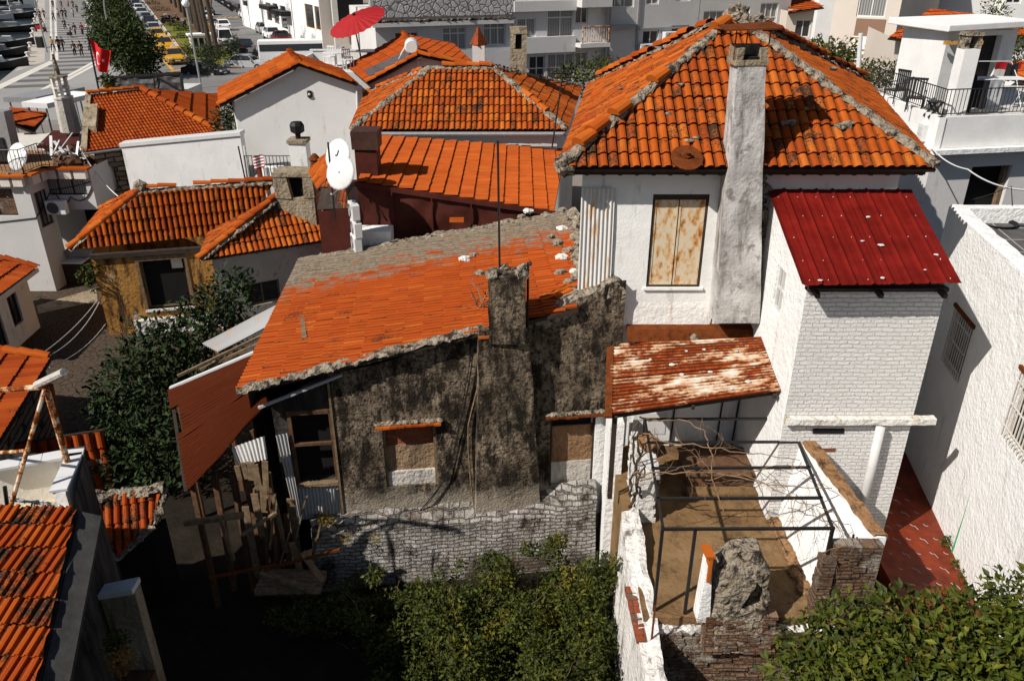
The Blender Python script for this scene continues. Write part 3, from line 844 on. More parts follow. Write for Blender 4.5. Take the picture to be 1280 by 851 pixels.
mb = MB(); q = atY(1040, 537, AY); mb.bx((0, 0, 0), V((1, 0, 0)), V((0, 1, 0)), UP, (q.x - .35, q.x + .22), (AY - .02, AY + .02), (q.z - .07, q.z + .03)); mb.build('missing_brick', M['soot'], an)
mb = MB(); q = atY(1034, 562, AY); mb.box(q.x - .15, AY - .012, q.z - .035, q.x + .15, AY + .02, q.z + .035); mb.build('bare_brick', M['brick_red'], an)

# ============================================================ courtyard
ZC = 2.06
CXL, CXR = 2.35, 5.1
mb = MB(); mb.prism([V((2.2, 9.85, -.8)), V((6.4, 9.85, -.8)), V((6.0, 15, -.8)), V((2.2, 15, -.8))], (0, 0, ZC + .8)); 
tag(mb.build('courtyard_floor', M['yardfloor']), kind='structure')
# back wall fittings (belong to the white house)
qa, qb = atY(793, 500, 14.98), atY(836, 549, 14.98)
mb = MB(); mb.box(qa.x, 14.93, ZC + .15, qb.x, 15.0, 3.1); dr = mb.build('door', M['metal_white'], wh, bevel=.01)
mb = MB(); mb.box(qa.x + .12, 14.915, ZC + .35, qb.x - .12, 14.93, 2.95); mb.build('door_panel', M['grey_wall'], dr)
mb = MB()
for px in (840, 898, 918, 928):
    q = atY(px, 530, 14.96); mb.tube([(q.x, 14.95, ZC), (q.x + .03, 14.95, 3.5)], .02, 5)
mb.build('wall_pipe', M['iron'], wh)
mb = MB()
for k in range(3):
    q = atY(941, 530, 14.9); mb.tube([(q.x + .12 * math.sin(t * .6 + k) + .05 * k, 14.88, 3.6 - t * .14) for t in range(12)], .014, 5)
q = atY(938, 540, 14.9); mb.tube([(q.x + .13 * math.cos(t * .5), 14.87, q.z + .13 * math.sin(t * .5)) for t in range(14)], .013, 5)
mb.build('wiring', M['black'], wh)
# dark wooden hatch box by the back wall
q0, q1 = atZ(858, 612, ZC), atZ(948, 603, ZC)
hb = thing('storage_chest', 'low dark brown wooden chest at the back of the courtyard', 'chest', ((q0.x + q1.x) / 2, q0.y + .5, ZC))
MB().box(q0.x, q0.y + .02, ZC, q1.x, q0.y + .95, ZC + .34).build('body', M['wood_brown'], hb, bevel=.01)
MB().box(q0.x - .04, q0.y - .03, ZC + .341, q1.x + .04, q0.y + 1.0, ZC + .39).build('lid', M['wood_brown'], hb, bevel=.01)
st = thing('concrete_step', 'ochre concrete step below the dark chest', 'step', (q0.x + .7, q0.y - .2, ZC))
mb = MB(); mb.box(q0.x - .02, q0.y - .34, ZC - .02, q1.x + .4, q0.y - .05, ZC + .13); rough_up(mb, .01, 5); mb.build('slab', M['yardfloor'], st)
# right courtyard wall: white inside, brown coping, broken brick end
cw = thing('courtyard_wall', 'white courtyard wall with brown broken coping and bare brick end', 'wall', (5.6, 11, ZC))
ia, ib = atY(963, 508, 13.6), atY(1090, 671, 10.05)        # inner top edge
oa, ob_ = atY(985, 505, 13.6), atY(1108, 673, 10.05)
mb = MB(); N_ = 20; vs = []
for i in range(N_ + 1):
    t = i / N_; a = ia.lerp(ib, t); b = oa.lerp(ob_, t); zt = a.z * .5 + b.z * .5 + .03 * NZ.noise(a * 3)
    bx_ = 5.2 - .08 * t
    for q in (V((bx_, a.y, ZC - .1)), V((a.x, a.y, zt)), V((b.x, b.y, zt)), V((b.x, b.y, ZC - .6))): vs.append(q)
fs = [(i * 4 + k, i * 4 + k + 1, (i + 1) * 4 + k + 1, (i + 1) * 4 + k) for i in range(N_) for k in range(3)]
mb.add(vs, fs + [(0, 1, 2, 3), (N_ * 4 + 3, N_ * 4 + 2, N_ * 4 + 1, N_ * 4)]); mb.build('wall_face', M['white_rough'], cw)
mb = MB(); vs = []
for i in range(60 + 1):
    t = i / 60; a = ia.lerp(ib, t); b = oa.lerp(ob_, t); a = a.lerp(b, .1); zt = (ia.lerp(ib, t).z + b.z) / 2
    for q in (V((a.x, a.y, zt)), V((a.x + .02, a.y, zt + .07)), V((b.x - .02, b.y, zt + .07)), V((b.x + .03, b.y, zt - .03))):
        vs.append(q + NZ.noise_vector(q * 5) * .03 + NZ.noise_vector(q * 15) * .015)
mb.add(vs, [(i * 4 + k, i * 4 + k + 1, (i + 1) * 4 + k + 1, (i + 1) * 4 + k) for i in range(60) for k in range(3)]); mb.build('coping', M['clay_coping'], cw)
mb = MB(); ea, eb = atY(1046, 682, 9.85), atY(1107, 678, 9.85)
for r_ in range(16):
    zz = ea.z - .02 - r_ * .13; rs = random.Random(r_)
    k = 0; x = ea.x
    while x < eb.x - .02:
        w_ = min(rs.uniform(.13, .26), eb.x - x); mb.box(x, 9.85 + rs.uniform(-.03, .02), zz - .115, x + w_ - .012, 10.06, zz); x += w_
for r_ in range(14): mb.box(ea.x - .2 + rnd.uniform(-.02, .02), 9.77 + rnd.uniform(-.03, .03), ea.z - .25 - r_ * .15 - .13, ea.x + .02, 10.0, ea.z - .25 - r_ * .15)
mb.build('broken_end', M['brick_dark'], cw)
mb = MB(); rs = random.Random(3)
for i in range(44):
    t = i / 44; a = V((5.08 - t * .08, 13.2 - t * 2.9, ZC))
    blob(mb, a + V((rs.uniform(0, .12), 0, .02)), rs.uniform(.07, .12), i, .5, 2, 2, (1, 1.2, .7))
mb.build('wall_footing', M['clay_coping'], cw)
# left courtyard wall: flaking white wall coming forward
lw = thing('garden_wall', 'flaking white garden wall running forward beside the green bush', 'wall', (2.1, 10.5, -.8))
mb = MB(); vs = []; N_ = 60
A0, A1 = atY(776, 640, 12.3), atY(808, 858, 8.7)
B0, B1 = atY(790, 640, 12.3), atY(850, 858, 8.7)
for i in range(N_ + 1):
    t = i / N_; a = A0.lerp(A1, t); b = V((a.x + .33, a.y, a.z + .1))
    for q in (V((a.x - .03, a.y, -.8)), V((a.x, a.y, a.z)), V((a.x + .15, a.y, a.z + .02)), V((b.x - .12, a.y, b.z)), V((b.x, a.y, b.z)), V((b.x + .03, a.y, -.8))):
        vs.append(q + NZ.noise_vector(q * 2.5) * .04 + NZ.noise_vector(q * 9) * .018)
mb.add(vs, [(i * 6 + k, i * 6 + k + 1, (i + 1) * 6 + k + 1, (i + 1) * 6 + k) for i in range(N_) for k in range(5)] + [(0, 1, 2, 3, 4, 5), tuple(N_ * 6 + k for k in range(5, -1, -1))])
mb.build('wall_face', M['limewall'], lw)
mb = MB(); ra, rb = atY(785, 735, 10.6), atY(800, 803, 9.5)
for i in range(8):
    q = ra.lerp(rb, i / 8); mb.cbox((q.x + .03, q.y - .08, q.z - .02), .17, .17, .07, rnd.uniform(-.2, .2))
rough_up(mb, .012, 5); mb.build('bare_brick', M['brick_red'], lw)
# brick pier with torn top behind it
pr = thing('brick_pier', 'ragged whitewashed brick pier wrapped in dry vine beside the steel pergola', 'pier', (2.75, 13, ZC))
mb = MB(); pa, pb = atY(783, 541, 13.6), atY(795, 640, 12.3); rs = random.Random(5)
for r_ in range(15):
    z = pa.z - .02 - r_ * .1
    for k in range(7):
        y = 12.3 + k * .2; w_ = .34 + .12 * NZ.noise(V((r_ * .8, k, 0)))
        mb.box(2.42 + rs.uniform(-.02, .03), y, z - .088, 2.42 + w_ + rs.uniform(-.04, .04), y + .19, z)
mb.build('brickwork', M['limewall'], pr)
mb = MB(); blob(mb, (2.7, 13.2, pa.z + .07), .22, 4, .6, 2, 2.5, (1, 1.3, .7)); mb.build('pier_top', M['clay_coping'], pr)
# white posts between dark house and courtyard
wp = thing('wall_post', 'tall clean white wall strip between the mouldy house and the brick pier', 'wall', (2.3, 14, -.8))
mb = MB(); a, b = atY(763, 530, 13.9), atY(781, 530, 13.9)
mb.prism([V((a.x, 13.9, -.8)), V((b.x, 13.9, -.8)), V((b.x - .02, 14.6, -.8)), V((a.x, 14.6, -.8))], (0, 0, a.z + .8)); rough_up(mb, .01, 3); mb.build('wall_face', M['white_rough'], wp)
# front courtyard wall and oven-like pillar
fwz = atY(870, 775, 10.0).z
fw = thing('brick_wall', 'dark crumbling brick wall across the front of the courtyard', 'wall', (4, 10, -.8))
mb = MB(); xa, xb = atY(818, 790, 9.75).x, atY(1040, 790, 9.75).x; rs = random.Random(8)
nr_ = int((fwz + .8) / .088)
for r_ in range(nr_):
    z = fwz - r_ * .088; x = xa - rs.uniform(0, .2)
    while x < xb:
        w_ = rs.uniform(.15, .27); mb.box(x, 9.7 + rs.uniform(-.025, .025) - .012 * r_ * .5, z - .078, x + w_ - .011, 9.95, z); x += w_
mb.build('brickwork', M['brick_dark'], fw)
mb = MB()
for i in range(30):
    x = xa + (xb - xa) * i / 30
    if rs.random() < .8: blob(mb, (x, 9.85 + rs.uniform(-.05, .06), fwz + rs.uniform(-.01, .04)), rs.uniform(.06, .13), i, .6, 2, 2, (1.4, 1, .55))
mb.build('lime_cap', M['limewall'], fw)
ov = thing('ruined_chimney', 'stub of a rough stone chimney with an arched hole on the courtyard front wall', 'chimney', (4.3, 9.7, ZC))
oa_, ob2, ot = atY(888, 770, 9.6), atY(962, 770, 9.6), atY(925, 700, 9.6)
mb = MB(); N_ = 34; vs = []; zb_ = fwz - .25
cxm = (oa_.x + ob2.x) / 2; hw_ = (ob2.x - oa_.x) / 2
K = 44
for i in range(N_ + 1):
    t = i / N_; z = zb_ + (ot.z - zb_) * t
    sh = 1.2 - .38 * t if t < .80 else (.896 - 2.6 * (t - .80) ** 1.1)
    for k in range(K):
        th = 2 * math.pi * k / K; cx_, sx_ = math.cos(th), math.sin(th)
        pw = .45; rx = math.copysign(abs(cx_) ** pw, cx_) * hw_ * sh; ry = math.copysign(abs(sx_) ** pw, sx_) * .34 * sh
        q = V((cxm + rx, 9.95 + ry, z)); vs.append(q + NZ.noise_vector(q * 4) * .05 + NZ.noise_vector(q * 13) * .03)
fs = [(i * K + k, i * K + (k + 1) % K, (i + 1) * K + (k + 1) % K, (i + 1) * K + k) for i in range(N_) for k in range(K)]
fs += [tuple(N_ * K + k for k in range(K)), tuple(range(K - 1, -1, -1))]
mb.add(vs, fs); sw_ = mb.build('stonework', M['mortar'], ov)
zq = lambda t: zb_ + (ot.z - zb_) * t
ct = MB().prism([V((cxm - .02, 9.2, zq(.46))), V((cxm + .36, 9.2, zq(.46))), V((cxm + .34, 9.2, zq(.66))), V((cxm + .20, 9.2, zq(.74)))], (0, .68, 0)).build('cutter', M['soot'], ov)
bo_ = sw_.modifiers.new('arch', 'BOOLEAN'); bo_.operation = 'DIFFERENCE'; bo_.object = ct; bo_.solver = 'EXACT'
me_ = bpy.data.meshes.new_from_object(sw_.evaluated_get(bpy.context.evaluated_depsgraph_get())); sw_.modifiers.clear(); sw_.data = me_; bpy.data.objects.remove(ct)
mb = MB(); rs = random.Random(4)
for r_ in range(9):
    x = cxm - hw_ * 1.12
    while x < cxm + hw_ * 1.1: w_ = rs.uniform(.13, .22); z = zb_ + r_ * .08; mb.box(x, 9.52 + rs.uniform(-.03, .03) + r_ * .012, z, x + w_ - .012, 9.8, z + .07); x += w_
mb.build('brick_base', M['brick_dark'], ov)
mb = MB(); q = atY(884, 694, 9.62)
mb.cbox((q.x + .03, 9.7, q.z - .02), .14, .3, .05, .1); mb.cbox((q.x + .06, 9.66, q.z - .5), .05, .2, .48); mb.build('clay_slab', M['tile_a'], ov)
mb = MB(); q = atY(880, 708, 9.62); q2 = atY(872, 778, 9.62); mb.prism([V((q2.x - .02, 9.62, q2.z)), V((q2.x + .2, 9.62, q2.z)), V((q.x + .13, 9.62, q.z)), V((q.x + .05, 9.62, q.z))], (0, .3, 0)); rough_up(mb, .015, 5); mb.build('lime_render', M['white_rough'], ov)

# rusty canopy over the yard
cn = thing('rusty_canopy', 'low corrugated canopy of rusting white sheets over the courtyard door', 'canopy', (4.1, 14.3, 2.9))
ka, kb = atY(764, 430, 14.9), atP(951, 421, V((4.96, 0, 0)), V((1, 0, 0)))
kc, kd = atP(976, 489, V((4.96, 0, 0)), V((1, 0, 0))), atY(762, 519, 12.95)
kA, kB = ka.lerp(kd, .5) + UP * .02, kb.lerp(kc, .5) + UP * .02
corrugated('roof_sheet', ka, ka.lerp(kd, .52), kb.lerp(kc, .52), kb, M['rust_sheet'], cn, .095, .028, nl=16, sag=.012, seed=2)
corrugated('roof_sheet', ka.lerp(kd, .48) - UP * .012, kd, kc, kb.lerp(kc, .48) - UP * .012, M['rust_sheet'], cn, .095, .028, nl=16, sag=.012, seed=5)
nk = plane3(ka, kb, kc)
mb = MB(); mb.bx(ka, (kd - ka).normalized(), (kb - ka).normalized(), nk, (-.03, (kd - ka).length + .05), (-.09, .05), (-.03, .03)); rough_up(mb, .012, 6); mb.build('edge_flashing', M['rust'], cn)
fa, fb = atY(784, 416, 14.80), atY(951, 411, 14.80)
mb = MB(); mb.prism([V((fa.x, 14.99, fa.z + .12)), V((fa.x, 14.80, fa.z + .08)), V((fa.x, 14.70, fa.z - .16)), V((fa.x, 14.73, fa.z - .19)), V((fa.x, 14.99, fa.z + .04))], (fb.x - fa.x, 0, 0)); mb.build('wall_flashing', M['rust'], cn)
blob(MB(), V(((fa.x + fb.x) / 2, 14.72, fa.z - .08)), .09, 3, .4, 2, 2).build('loose_stone', M['mortar'], cn)
for i, (px, py, r) in enumerate(((840, 457, .06), (852, 469, .05), (888, 466, .045), (915, 487, .04), (858, 440, .035), (935, 478, .06), (880, 438, .035), (813, 450, .03), (921, 440, .03))):
    blob(MB(), atP(px, py, ka, nk) + nk * .03, r * .8, i + 20, .4, 2, 2, (1.3, 1, .5)).build('loose_stone', M['limewall'], cn)
mb = MB(); mb.beam(kd - UP * .07 + V((.1, .12, 0)), kc - UP * .07 + V((-.05, .12, 0)), .08, .09); mb.beam(ka - UP * .07 + V((.1, -.1, 0)), kb - UP * .07 + V((0, -.1, 0)), .08, .09)
for t in (.04, .5, .97): mb.beam(ka.lerp(kb, t) - UP * .1, kd.lerp(kc, t) - UP * .1, .06, .08)
for t in (.04,): q = kd.lerp(kc, t); mb.beam((q.x, q.y + .15, ZC), (q.x, q.y + .15, q.z - .06), .09)
mb.build('timber_frame', M['dark_wood'], cn)

# steel pergola
pg = thing('steel_pergola', 'black steel pergola frame with crossbars over the courtyard', 'pergola', (4.3, 11.5, ZC))
ZP = 3.85
c_bl, c_br, c_fl, c_fr = atZ(806, 523, ZP), atZ(986, 522, ZP), atZ(829, 661, ZP), atZ(1041, 660, ZP)
w_ = .042
for a, b in ((c_bl, c_fl), (c_br, c_fr)): MB().beam(a, b, w_).build('side_beam', M['iron'], pg)
for py in (523, 552, 584, 622, 660.5):
    t = None
    lo, hi = 0.0, 1.0
    for _ in range(30):
        t = (lo + hi) / 2; q = c_br.lerp(c_fr, t); d = q - CAM
        v = -((d.y * _s + d.z * _c)) / (d.y * _c - d.z * _s); y_ = 425.5 + 990 * v
        if y_ < py: lo = t
        else: hi = t
    MB().beam(c_bl.lerp(c_fl, t) - V((.03, 0, 0)), c_br.lerp(c_fr, t) + V((.03, 0, 0)), w_).build('crossbar', M['iron'], pg)
def post(top, zb=ZC):
    MB().beam((top.x, top.y, zb), top, w_ + .006).build('post', M['iron'], pg)
post(c_fl.lerp(c_fr, .19)); post(c_fr, ZC - .1); post(c_bl); post(c_br.lerp(c_bl, .035))
post(c_fl.lerp(c_bl, .02), ZC - .6)

# dry vine on the pergola
vn = thing('dry_vine', 'leafless dry vine twisting over the black pergola bars', 'vine', (c_bl.x, c_bl.y, ZC))
def twig(mb, p, d, L, r, rg, depth, free=False):
    pts = [V(p)]; n = max(4, int(L / .07)); d = V(d)
    for i in range(n):
        d = (d + V((rg.uniform(-.35, .35), rg.uniform(-.35, .35), rg.uniform(-.32, .3)))).normalized()
        pts.append(pts[-1] + d * (L / n))
        if not free and pts[-1].z > ZP + .3: d.z = -abs(d.z)
        if not free and pts[-1].z < ZP - .9: d.z = abs(d.z)
        if depth and rg.random() < .28: twig(mb, pts[-1], (d + V((rg.uniform(-1, 1), rg.uniform(-1, 1), rg.uniform(-.6, .5)))).normalized(), L * rg.uniform(.25, .5), r * .5, rg, depth - 1, free)
    mb.tube(pts, [r * (1 - .75 * i / n) for i in range(n + 1)], 5)
mb = MB(); rg = random.Random(21)
def zz(px, py, dz=0): return atZ(px, py, ZP + .03 + dz)
for path, r in (([(800, 520), (812, 526), (850, 524), (880, 538), (890, 570), (891, 605), (905, 640)], .022), ([(806, 540), (830, 552), (890, 560), (950, 568), (1000, 575)], .02), ([(795, 590), (812, 592), (860, 590), (900, 590), (960, 605), (1040, 610)], .02), ([(800, 600), (845, 585), (870, 580), (890, 570), (905, 548)], .014), ([(880, 600), (920, 592), (985, 580), (1020, 600)], .014), ([(930, 590), (1000, 628), (1045, 640), (1060, 680)], .012)):
    pts = [zz(x, y, rg.uniform(-.04, .06)) for x, y in path]; sm = []
    for a, b in zip(pts, pts[1:]):
        for k in range(5): sm.append(a.lerp(b, k / 5) + V((rg.uniform(-.03, .03), rg.uniform(-.03, .03), rg.uniform(-.03, .03))))
    sm.append(pts[-1]); mb.tube(sm, [r * .7 * (1 - .5 * i / len(sm)) for i in range(len(sm))], 6)
    for q in sm[3::4]: twig(mb, q, (rg.uniform(-1, 1), rg.uniform(-1, 1), rg.uniform(-.5, .5)), rg.uniform(.3, .9), .006, rg, 2)
for k in range(7): twig(mb, zz(960 + k * 12, 590 + k * 9), (rg.uniform(-1, .6), rg.uniform(-1, .3), -.4), rg.uniform(.7, 1.3), .007, rg, 2)
mb.build('branches', plain('dry bark', (.20, .125, .075), .85, .35, bump=.5, sc=12), vn)
mb = MB(); rg = random.Random(5)
base = V((2.5, 12.6, ZC - .2))
for k in range(6):
    pts = [base + V((rg.uniform(-.1, .1), rg.uniform(-.5, .5), 0))]
    tgt = zz(800 + rg.uniform(-6, 6), 525 + rg.uniform(0, 60))
    for i in range(1, 12): pts.append(pts[0].lerp(tgt, i / 11) + V((rg.uniform(-.07, .07), rg.uniform(-.07, .07), 0)))
    mb.tube(pts, [.035 * (1 - .06 * i) for i in range(12)], 6)
mb.build('stem', plain('dark vine bark', (.045, .03, .02), .9, .35, bump=.6, sc=12), vn)

mb = MB(); rs = random.Random(31)
for i in range(1300):
    x, y = rs.uniform(2.5, 5.1), rs.uniform(10, 14.9); f = NZ.noise(V((x * 1.3, y * 1.3, 4))) + (.5 if x > 4.6 else 0) + (.4 if y > 13.5 else 0)
    if f < rs.uniform(-.2, .7): continue
    a = rs.uniform(0, 6.3); s_ = rs.uniform(.012, .035); d = V((math.cos(a), math.sin(a), 0)) * s_; e = V((-d.y, d.x, 0)) * .5; q = V((x, y, ZC + .006)); mb.add([q - d, q + e + UP * .008, q + d, q - e], [(0, 1, 2, 3)])
tag(mb.build('fallen_leaves', plain('dry leaf litter', (.20, .12, .055), .9, .6)), 'dry leaf litter scattered over the courtyard floor', 'leaf litter', kind='stuff')
# chain link fence at the front of the yard
cf = thing('wire_fence', 'sagging grey chain link fence on the front of the courtyard', 'fence', (3.4, 9.6, ZC))
mb = MB(); f0, f1 = atY(822, 700, 9.62), atY(1000, 690, 9.62); hz0, hz1 = fwz - .35, fwz + .75
W2 = f1.x - f0.x; g_ = .15
def fp(u, z): return V((f0.x + u, 9.5 + .05 * math.sin(u * 2) + .03 * math.sin(z * 4), hz0 + z))
H2 = hz1 - hz0; k = -int(H2 / g_) - 1
while k * g_ < W2:
    for sgn in (1, -1):
        u = k * g_; pts = []
        for i in range(9):
            z = H2 * i / 8; uu = u + z if sgn > 0 else u + H2 - z
            if 0 <= uu <= W2 and z < H2 * (1 - .55 * uu / W2) + .15: pts.append(fp(uu, z))
        if len(pts) > 1: mb.tube(pts, .0016, 3, cap=False)
    k += 1
mb.build('mesh', M['rust'], cf)
mb = MB(); mb.tube([fp(0, -.4), fp(0, H2 + .1)], .018, 6); mb.tube([fp(0, H2), fp(W2, H2 * .45)], .005, 4); mb.build('fence_post', M['rust'], cf)
mb = MB(); a = atZ(1020, 668, 2.9); q = atY(1055, 760, 10.2)
tag(MB().tube([(q.x, 10.2, .8), (q.x - .02, 10.2, 1.8), atY(1067, 668, 10.2)], .022, 6).build('stake', M['dark_wood']), 'thin dark wooden stake in front of the broken brick end', 'stake')

# ============================================================ passage and the right-hand building
mb = MB(); ZP0 = 1.5
mb.prism([V((7.0, 9.3, -.8)), V((9.6, 9.3, -.8)), V((10, 16, -.8)), V((7.2, 16, -.8))], (0, 0, ZP0 + .8))
tag(mb.build('passage_path', M['terracotta']), kind='structure')
mb = MB()
for i in range(12):
    for j in range(5):
        x = 7.35 + j * .27; y = 10.0 + i * .42
        mb.tube([(x, y, ZP0 + .003), (x + .02, y - .05, ZP0 + .004), (x + .07, y - .06, ZP0 + .003)] + ([(x + .09, y - .17, ZP0 + .003)] if j % 2 else []), .007, 4)
tag(mb.build('passage_marking', M['joint']), kind='structure')
rb = thing('white_building', 'rough white building at the right edge with barred windows and a paved flat roof', 'building', (9, 13, ZP0))
def xr(y): return 8.66 + .18 * (y - 12.4)
R0, R1 = (xr(16.6), 16.6), (xr(7.5), 7.5)
ztop = 7.12
o1 = pxop(R0, R1, 1180, 375, 1214, 484); o2 = pxop(R0, R1, 1257, 480, 1300, 600)
u_ = atW(1197, 430, R0, R1)
o1 = (u_[0] - .5, u_[0] + .5, atW(1197, 478, R0, R1)[1], atW(1197, 385, R0, R1)[1])
u_ = atW(1279, 520, R0, R1); o2 = (u_[0] - .45, u_[0] + .65, u_[1] - .62, u_[1] + .62)
mb = MB(); er, nr2 = wall(mb, R0, R1, -.8, ztop, [o1, o2], .2)
shell(mb, [R0, R1, (14, 7.5), (14, 16.6)], -.8, ztop - .35, skip=(0,))
mb.build('wall', M['white_rough'], rb)
for o_, gm in ((o1, M['ivory']), (o2, M['ivory'])):
    window(rb, R0, R1, o_, M['wood'], M['glass'], 2, 2, .14, .05, bars=.11, sill=gm)
E = V((R1[0] - R0[0], R1[1] - R0[1], 0)).normalized()
for o_ in (o1, o2): MB().bx(V((*R0, 0)), E, nr2, UP, (o_[0] - .08, o_[1] + .08), (0, .05), (o_[3], o_[3] + .07)).build('window_lintel', M['rust'], rb)
# parapet: inner face and coping, then the roof paving
inn = -nr2 * .3
mb = MB(); N_ = 50
a, b = V((*R0, ztop)), V((*R1, ztop)); vs = []
for i in range(N_ + 1):
    q = a.lerp(b, i / N_)
    for p in (q - UP * .04, q + UP * .05 + inn * .15, q + UP * .05 + inn * .9, q + inn - UP * .32): vs.append(p + NZ.noise_vector(p * 3) * .025)
mb.add(vs, [(i * 4 + k, i * 4 + k + 1, (i + 1) * 4 + k + 1, (i + 1) * 4 + k) for i in range(N_) for k in range(3)])
mb.box(R0[0] + .05, 16.35, ztop - .4, 14, 16.62, ztop + .02); mb.build('parapet', M['white_rough'], rb)
mb = MB(); zf = ztop - .30
mb.add([V((*R0, zf)) + inn * .9 + V((0, -.2, 0)), V((*R1, zf)) + inn * .9, V((14, 7.5, zf)), V((14, 16.4, zf))], [(0, 1, 2, 3)]); mb.build('roof_paving', M['roofdark'], rb)
mb = MB()
for j in range(12): mb.beam(V((xr(16 - j * .75) + .3, 16 - j * .75, zf + .004)), V((14, 16 - j * .75, zf + .004)), .025, .006)
for j in range(6): mb.beam(V((xr(16.3) + .9 + j * .9, 16.3, zf + .004)), V((xr(8) + .9 + j * .9 , 8, zf + .004)), .025, .0065)
mb.build('paving_joint', M['joint'], rb)
q = atZ(1247, 281, zf)
mb = MB()
for k in range(4):
    mb.tube([q + V(((.32 + .02 * k) * math.cos(t * .35), (.32 + .015 * k) * math.sin(t * .35), .02 + .012 * k)) for t in range(19)], .013, 5)
mb.tube([q + V((.3, .1, .03)), q + V((.42, .3, .25)), q + V((.38, .5, .7)), q + V((.1, .62, .5)), q + V((-.25, .7, .35))], .012, 5)
mb.tube([q + V((.3, -.1, .03)), q + V((.6, -.2, .03)), q + V((.68, -.7, .03)), q + V((.55, -1.0, .02))], .013, 5)
tag(mb.build('hose', M['black']), 'black hose coiled on the dark paved flat roof', 'hose')
q = atZ(1190, 690, ZP0)
tag(MB().tube([q, q + V((.02, .0, .8)), q + V((.03, .02, 1.5))], .02, 6).build('garden_hose', plain('green hose', (.02, .25, .09), .5)), 'green upright hose in the red tiled passage', 'hose')
q = atZ(1196, 692, ZP0)
tag(MB().tube([q, q + V((.06, 0, .55))], .028, 6).build('stake', M['wood']), 'pale wooden stake leaning at the foot of the white wall', 'stake')
# ============================================================ the mouldy old house
dh = thing('old_house', 'derelict house with mouldy black front wall and a broad red orange tile roof', 'house', (-1, 14.5, -.8))
D0, D1 = (-6.2, 13.80), (2.30, 14.83)
dL = V((D1[0] - D0[0], D1[1] - D0[1], 0)).length
de = V((D1[0] - D0[0], D1[1] - D0[1], 0)) / dL; dn = de.cross(UP)
DP = V((D0[0], D0[1], 0))
def dw(px, py): return atW(px, py, D0, D1)
def dpt(u, z, out=0): return DP + de * u + UP * z + dn * out
# roof plane (falls towards the left)
rA = atY(296, 491, 13.62); rB = atY(604, 412, 14.42)
rC = atZ(374, 327, rA.z)
rn = plane3(rA, rB, rC)
rTR = atP(716, 266, rA, rn); rFR = atP(722, 386, rA, rn)
topC = atP(440, 300, rA, rn)
tl_ = M['tile_dark_house'] = tilemat('red orange tile with grey upper courses', [(.36, .062, .010), (.39, .072, .011), (.33, .054, .009), (.37, .067, .010), (.35, .06, .010), (.41, .08, .012), (.34, .057, .009), (.46, .11, .017)], llo=.66, lhi=.80, lsc=1.6, mortar=(.30, .25, .19), mlo=.72, mhi=.80, grey=(1, rTR.y - 16.8, rTR.y - 15.7, (.22, .175, .125)))
tile_roof('roof', [rA, rB.lerp(rFR, 1), rTR, rC], tl_, dh, w=.145, l=.42, rise=.04, th=.04, jit=.012, seed=12, prof=[(0, -.9), (.05, -.6), (.14, .6), (.3, 1), (.6, .9), (.82, .45), (.95, -.5), (1, -.9)])
# verge mortar along the front edge and the back edge
mortar_run('verge_mortar', rA + dn * -.02 + UP * .05, rB + UP * .04, M['mortar'], dh, .13, .09, amp=.05, seed=3)
mortar_run('verge_mortar', rC + UP * .03, rTR + UP * .03, M['mortar'], dh, .24, .09, amp=.06, seed=5)
mortar_run('verge_mortar', rTR + UP * .03, rFR + V((.1, .2, .05)), M['mortar'], dh, .16, .12, amp=.07, seed=6)
# front wall
uS = dw(420, 560)[0]
tops = [(px, py) for px, py in ((418, 466), (470, 449), (530, 430), (600, 412), (662, 400), (690, 391), (722, 374), (752, 362), (768, 352), (783, 350))]
tp = [(0, 0)] + [dw(*t) for t in tops]; tp = tp[1:]
ops = [pxop(D0, D1, 480, 529, 546, 607), pxop(D0, D1, 687, 518, 744, 606)]
dtop = [(tp[0][0] - .01, tp[0][1] - .12)] + [(u, z - (.12 if u < dw(600, 412)[0] + .1 else 0)) for u, z in tp]
mb = MB()
P0d = dpt(uS, 0); 
ops2 = [(a - uS, b - uS, c, d) for a, b, c, d in ops]
e2, n2 = wall(mb, (P0d.x, P0d.y), D1, -.8, [(u - uS, z) for u, z in tp[:1]] + [(u - uS, z) for u, z in dtop[1:]], ops2, .24)
mb.quad(dpt(uS, -.8), dpt(uS, tp[0][1]), dpt(uS, tp[0][1], -.35), dpt(uS, -.8, -.35))
hw = mb.build('wall', M['dark_stucco'], dh)
mb = MB(); ru = dw(640, 400)[0]; vs = []
for i in range(41):
    u = ru + (dL - ru) * i / 40
    z = [z_ for u_, z_ in ((u_, z_) for u_, z_ in zip([a for a, b in tp], [b for a, b in tp]))]
    zz_ = tp[-1][1]
    for (ua, za), (ub, zb) in zip(tp, tp[1:]):
        if ua <= u <= ub: zz_ = za + (zb - za) * (u - ua) / (ub - ua); break
    rr_ = max(0, (u - (dL - .35)) / .35); zz_ -= .25 * rr_ ** 2.5
    for q in (dpt(u, zz_ - .3, -.02 - .0), dpt(u, zz_ + .0, .02), dpt(u, zz_ + .09, -.12), dpt(u, zz_ + .02, -.4), dpt(u, zz_ - 1.2, -.42)):
        vs.append(q + NZ.noise_vector(q * 4) * .05 + NZ.noise_vector(q * 13) * .025)
mb.add(vs, [(i * 5 + k, i * 5 + k + 1, (i + 1) * 5 + k + 1, (i + 1) * 5 + k) for i in range(40) for k in range(4)]); mb.build('parapet', M['mortar'], dh)
mb = MB(); mb.quad(dpt(dL, -.8), dpt(dL, tp[-1][1] - .1), dpt(dL, tp[-1][1] - .1, -.25), dpt(dL, -.8, -.25)); mb.build('end_wall', M['chimney_render'], dh)
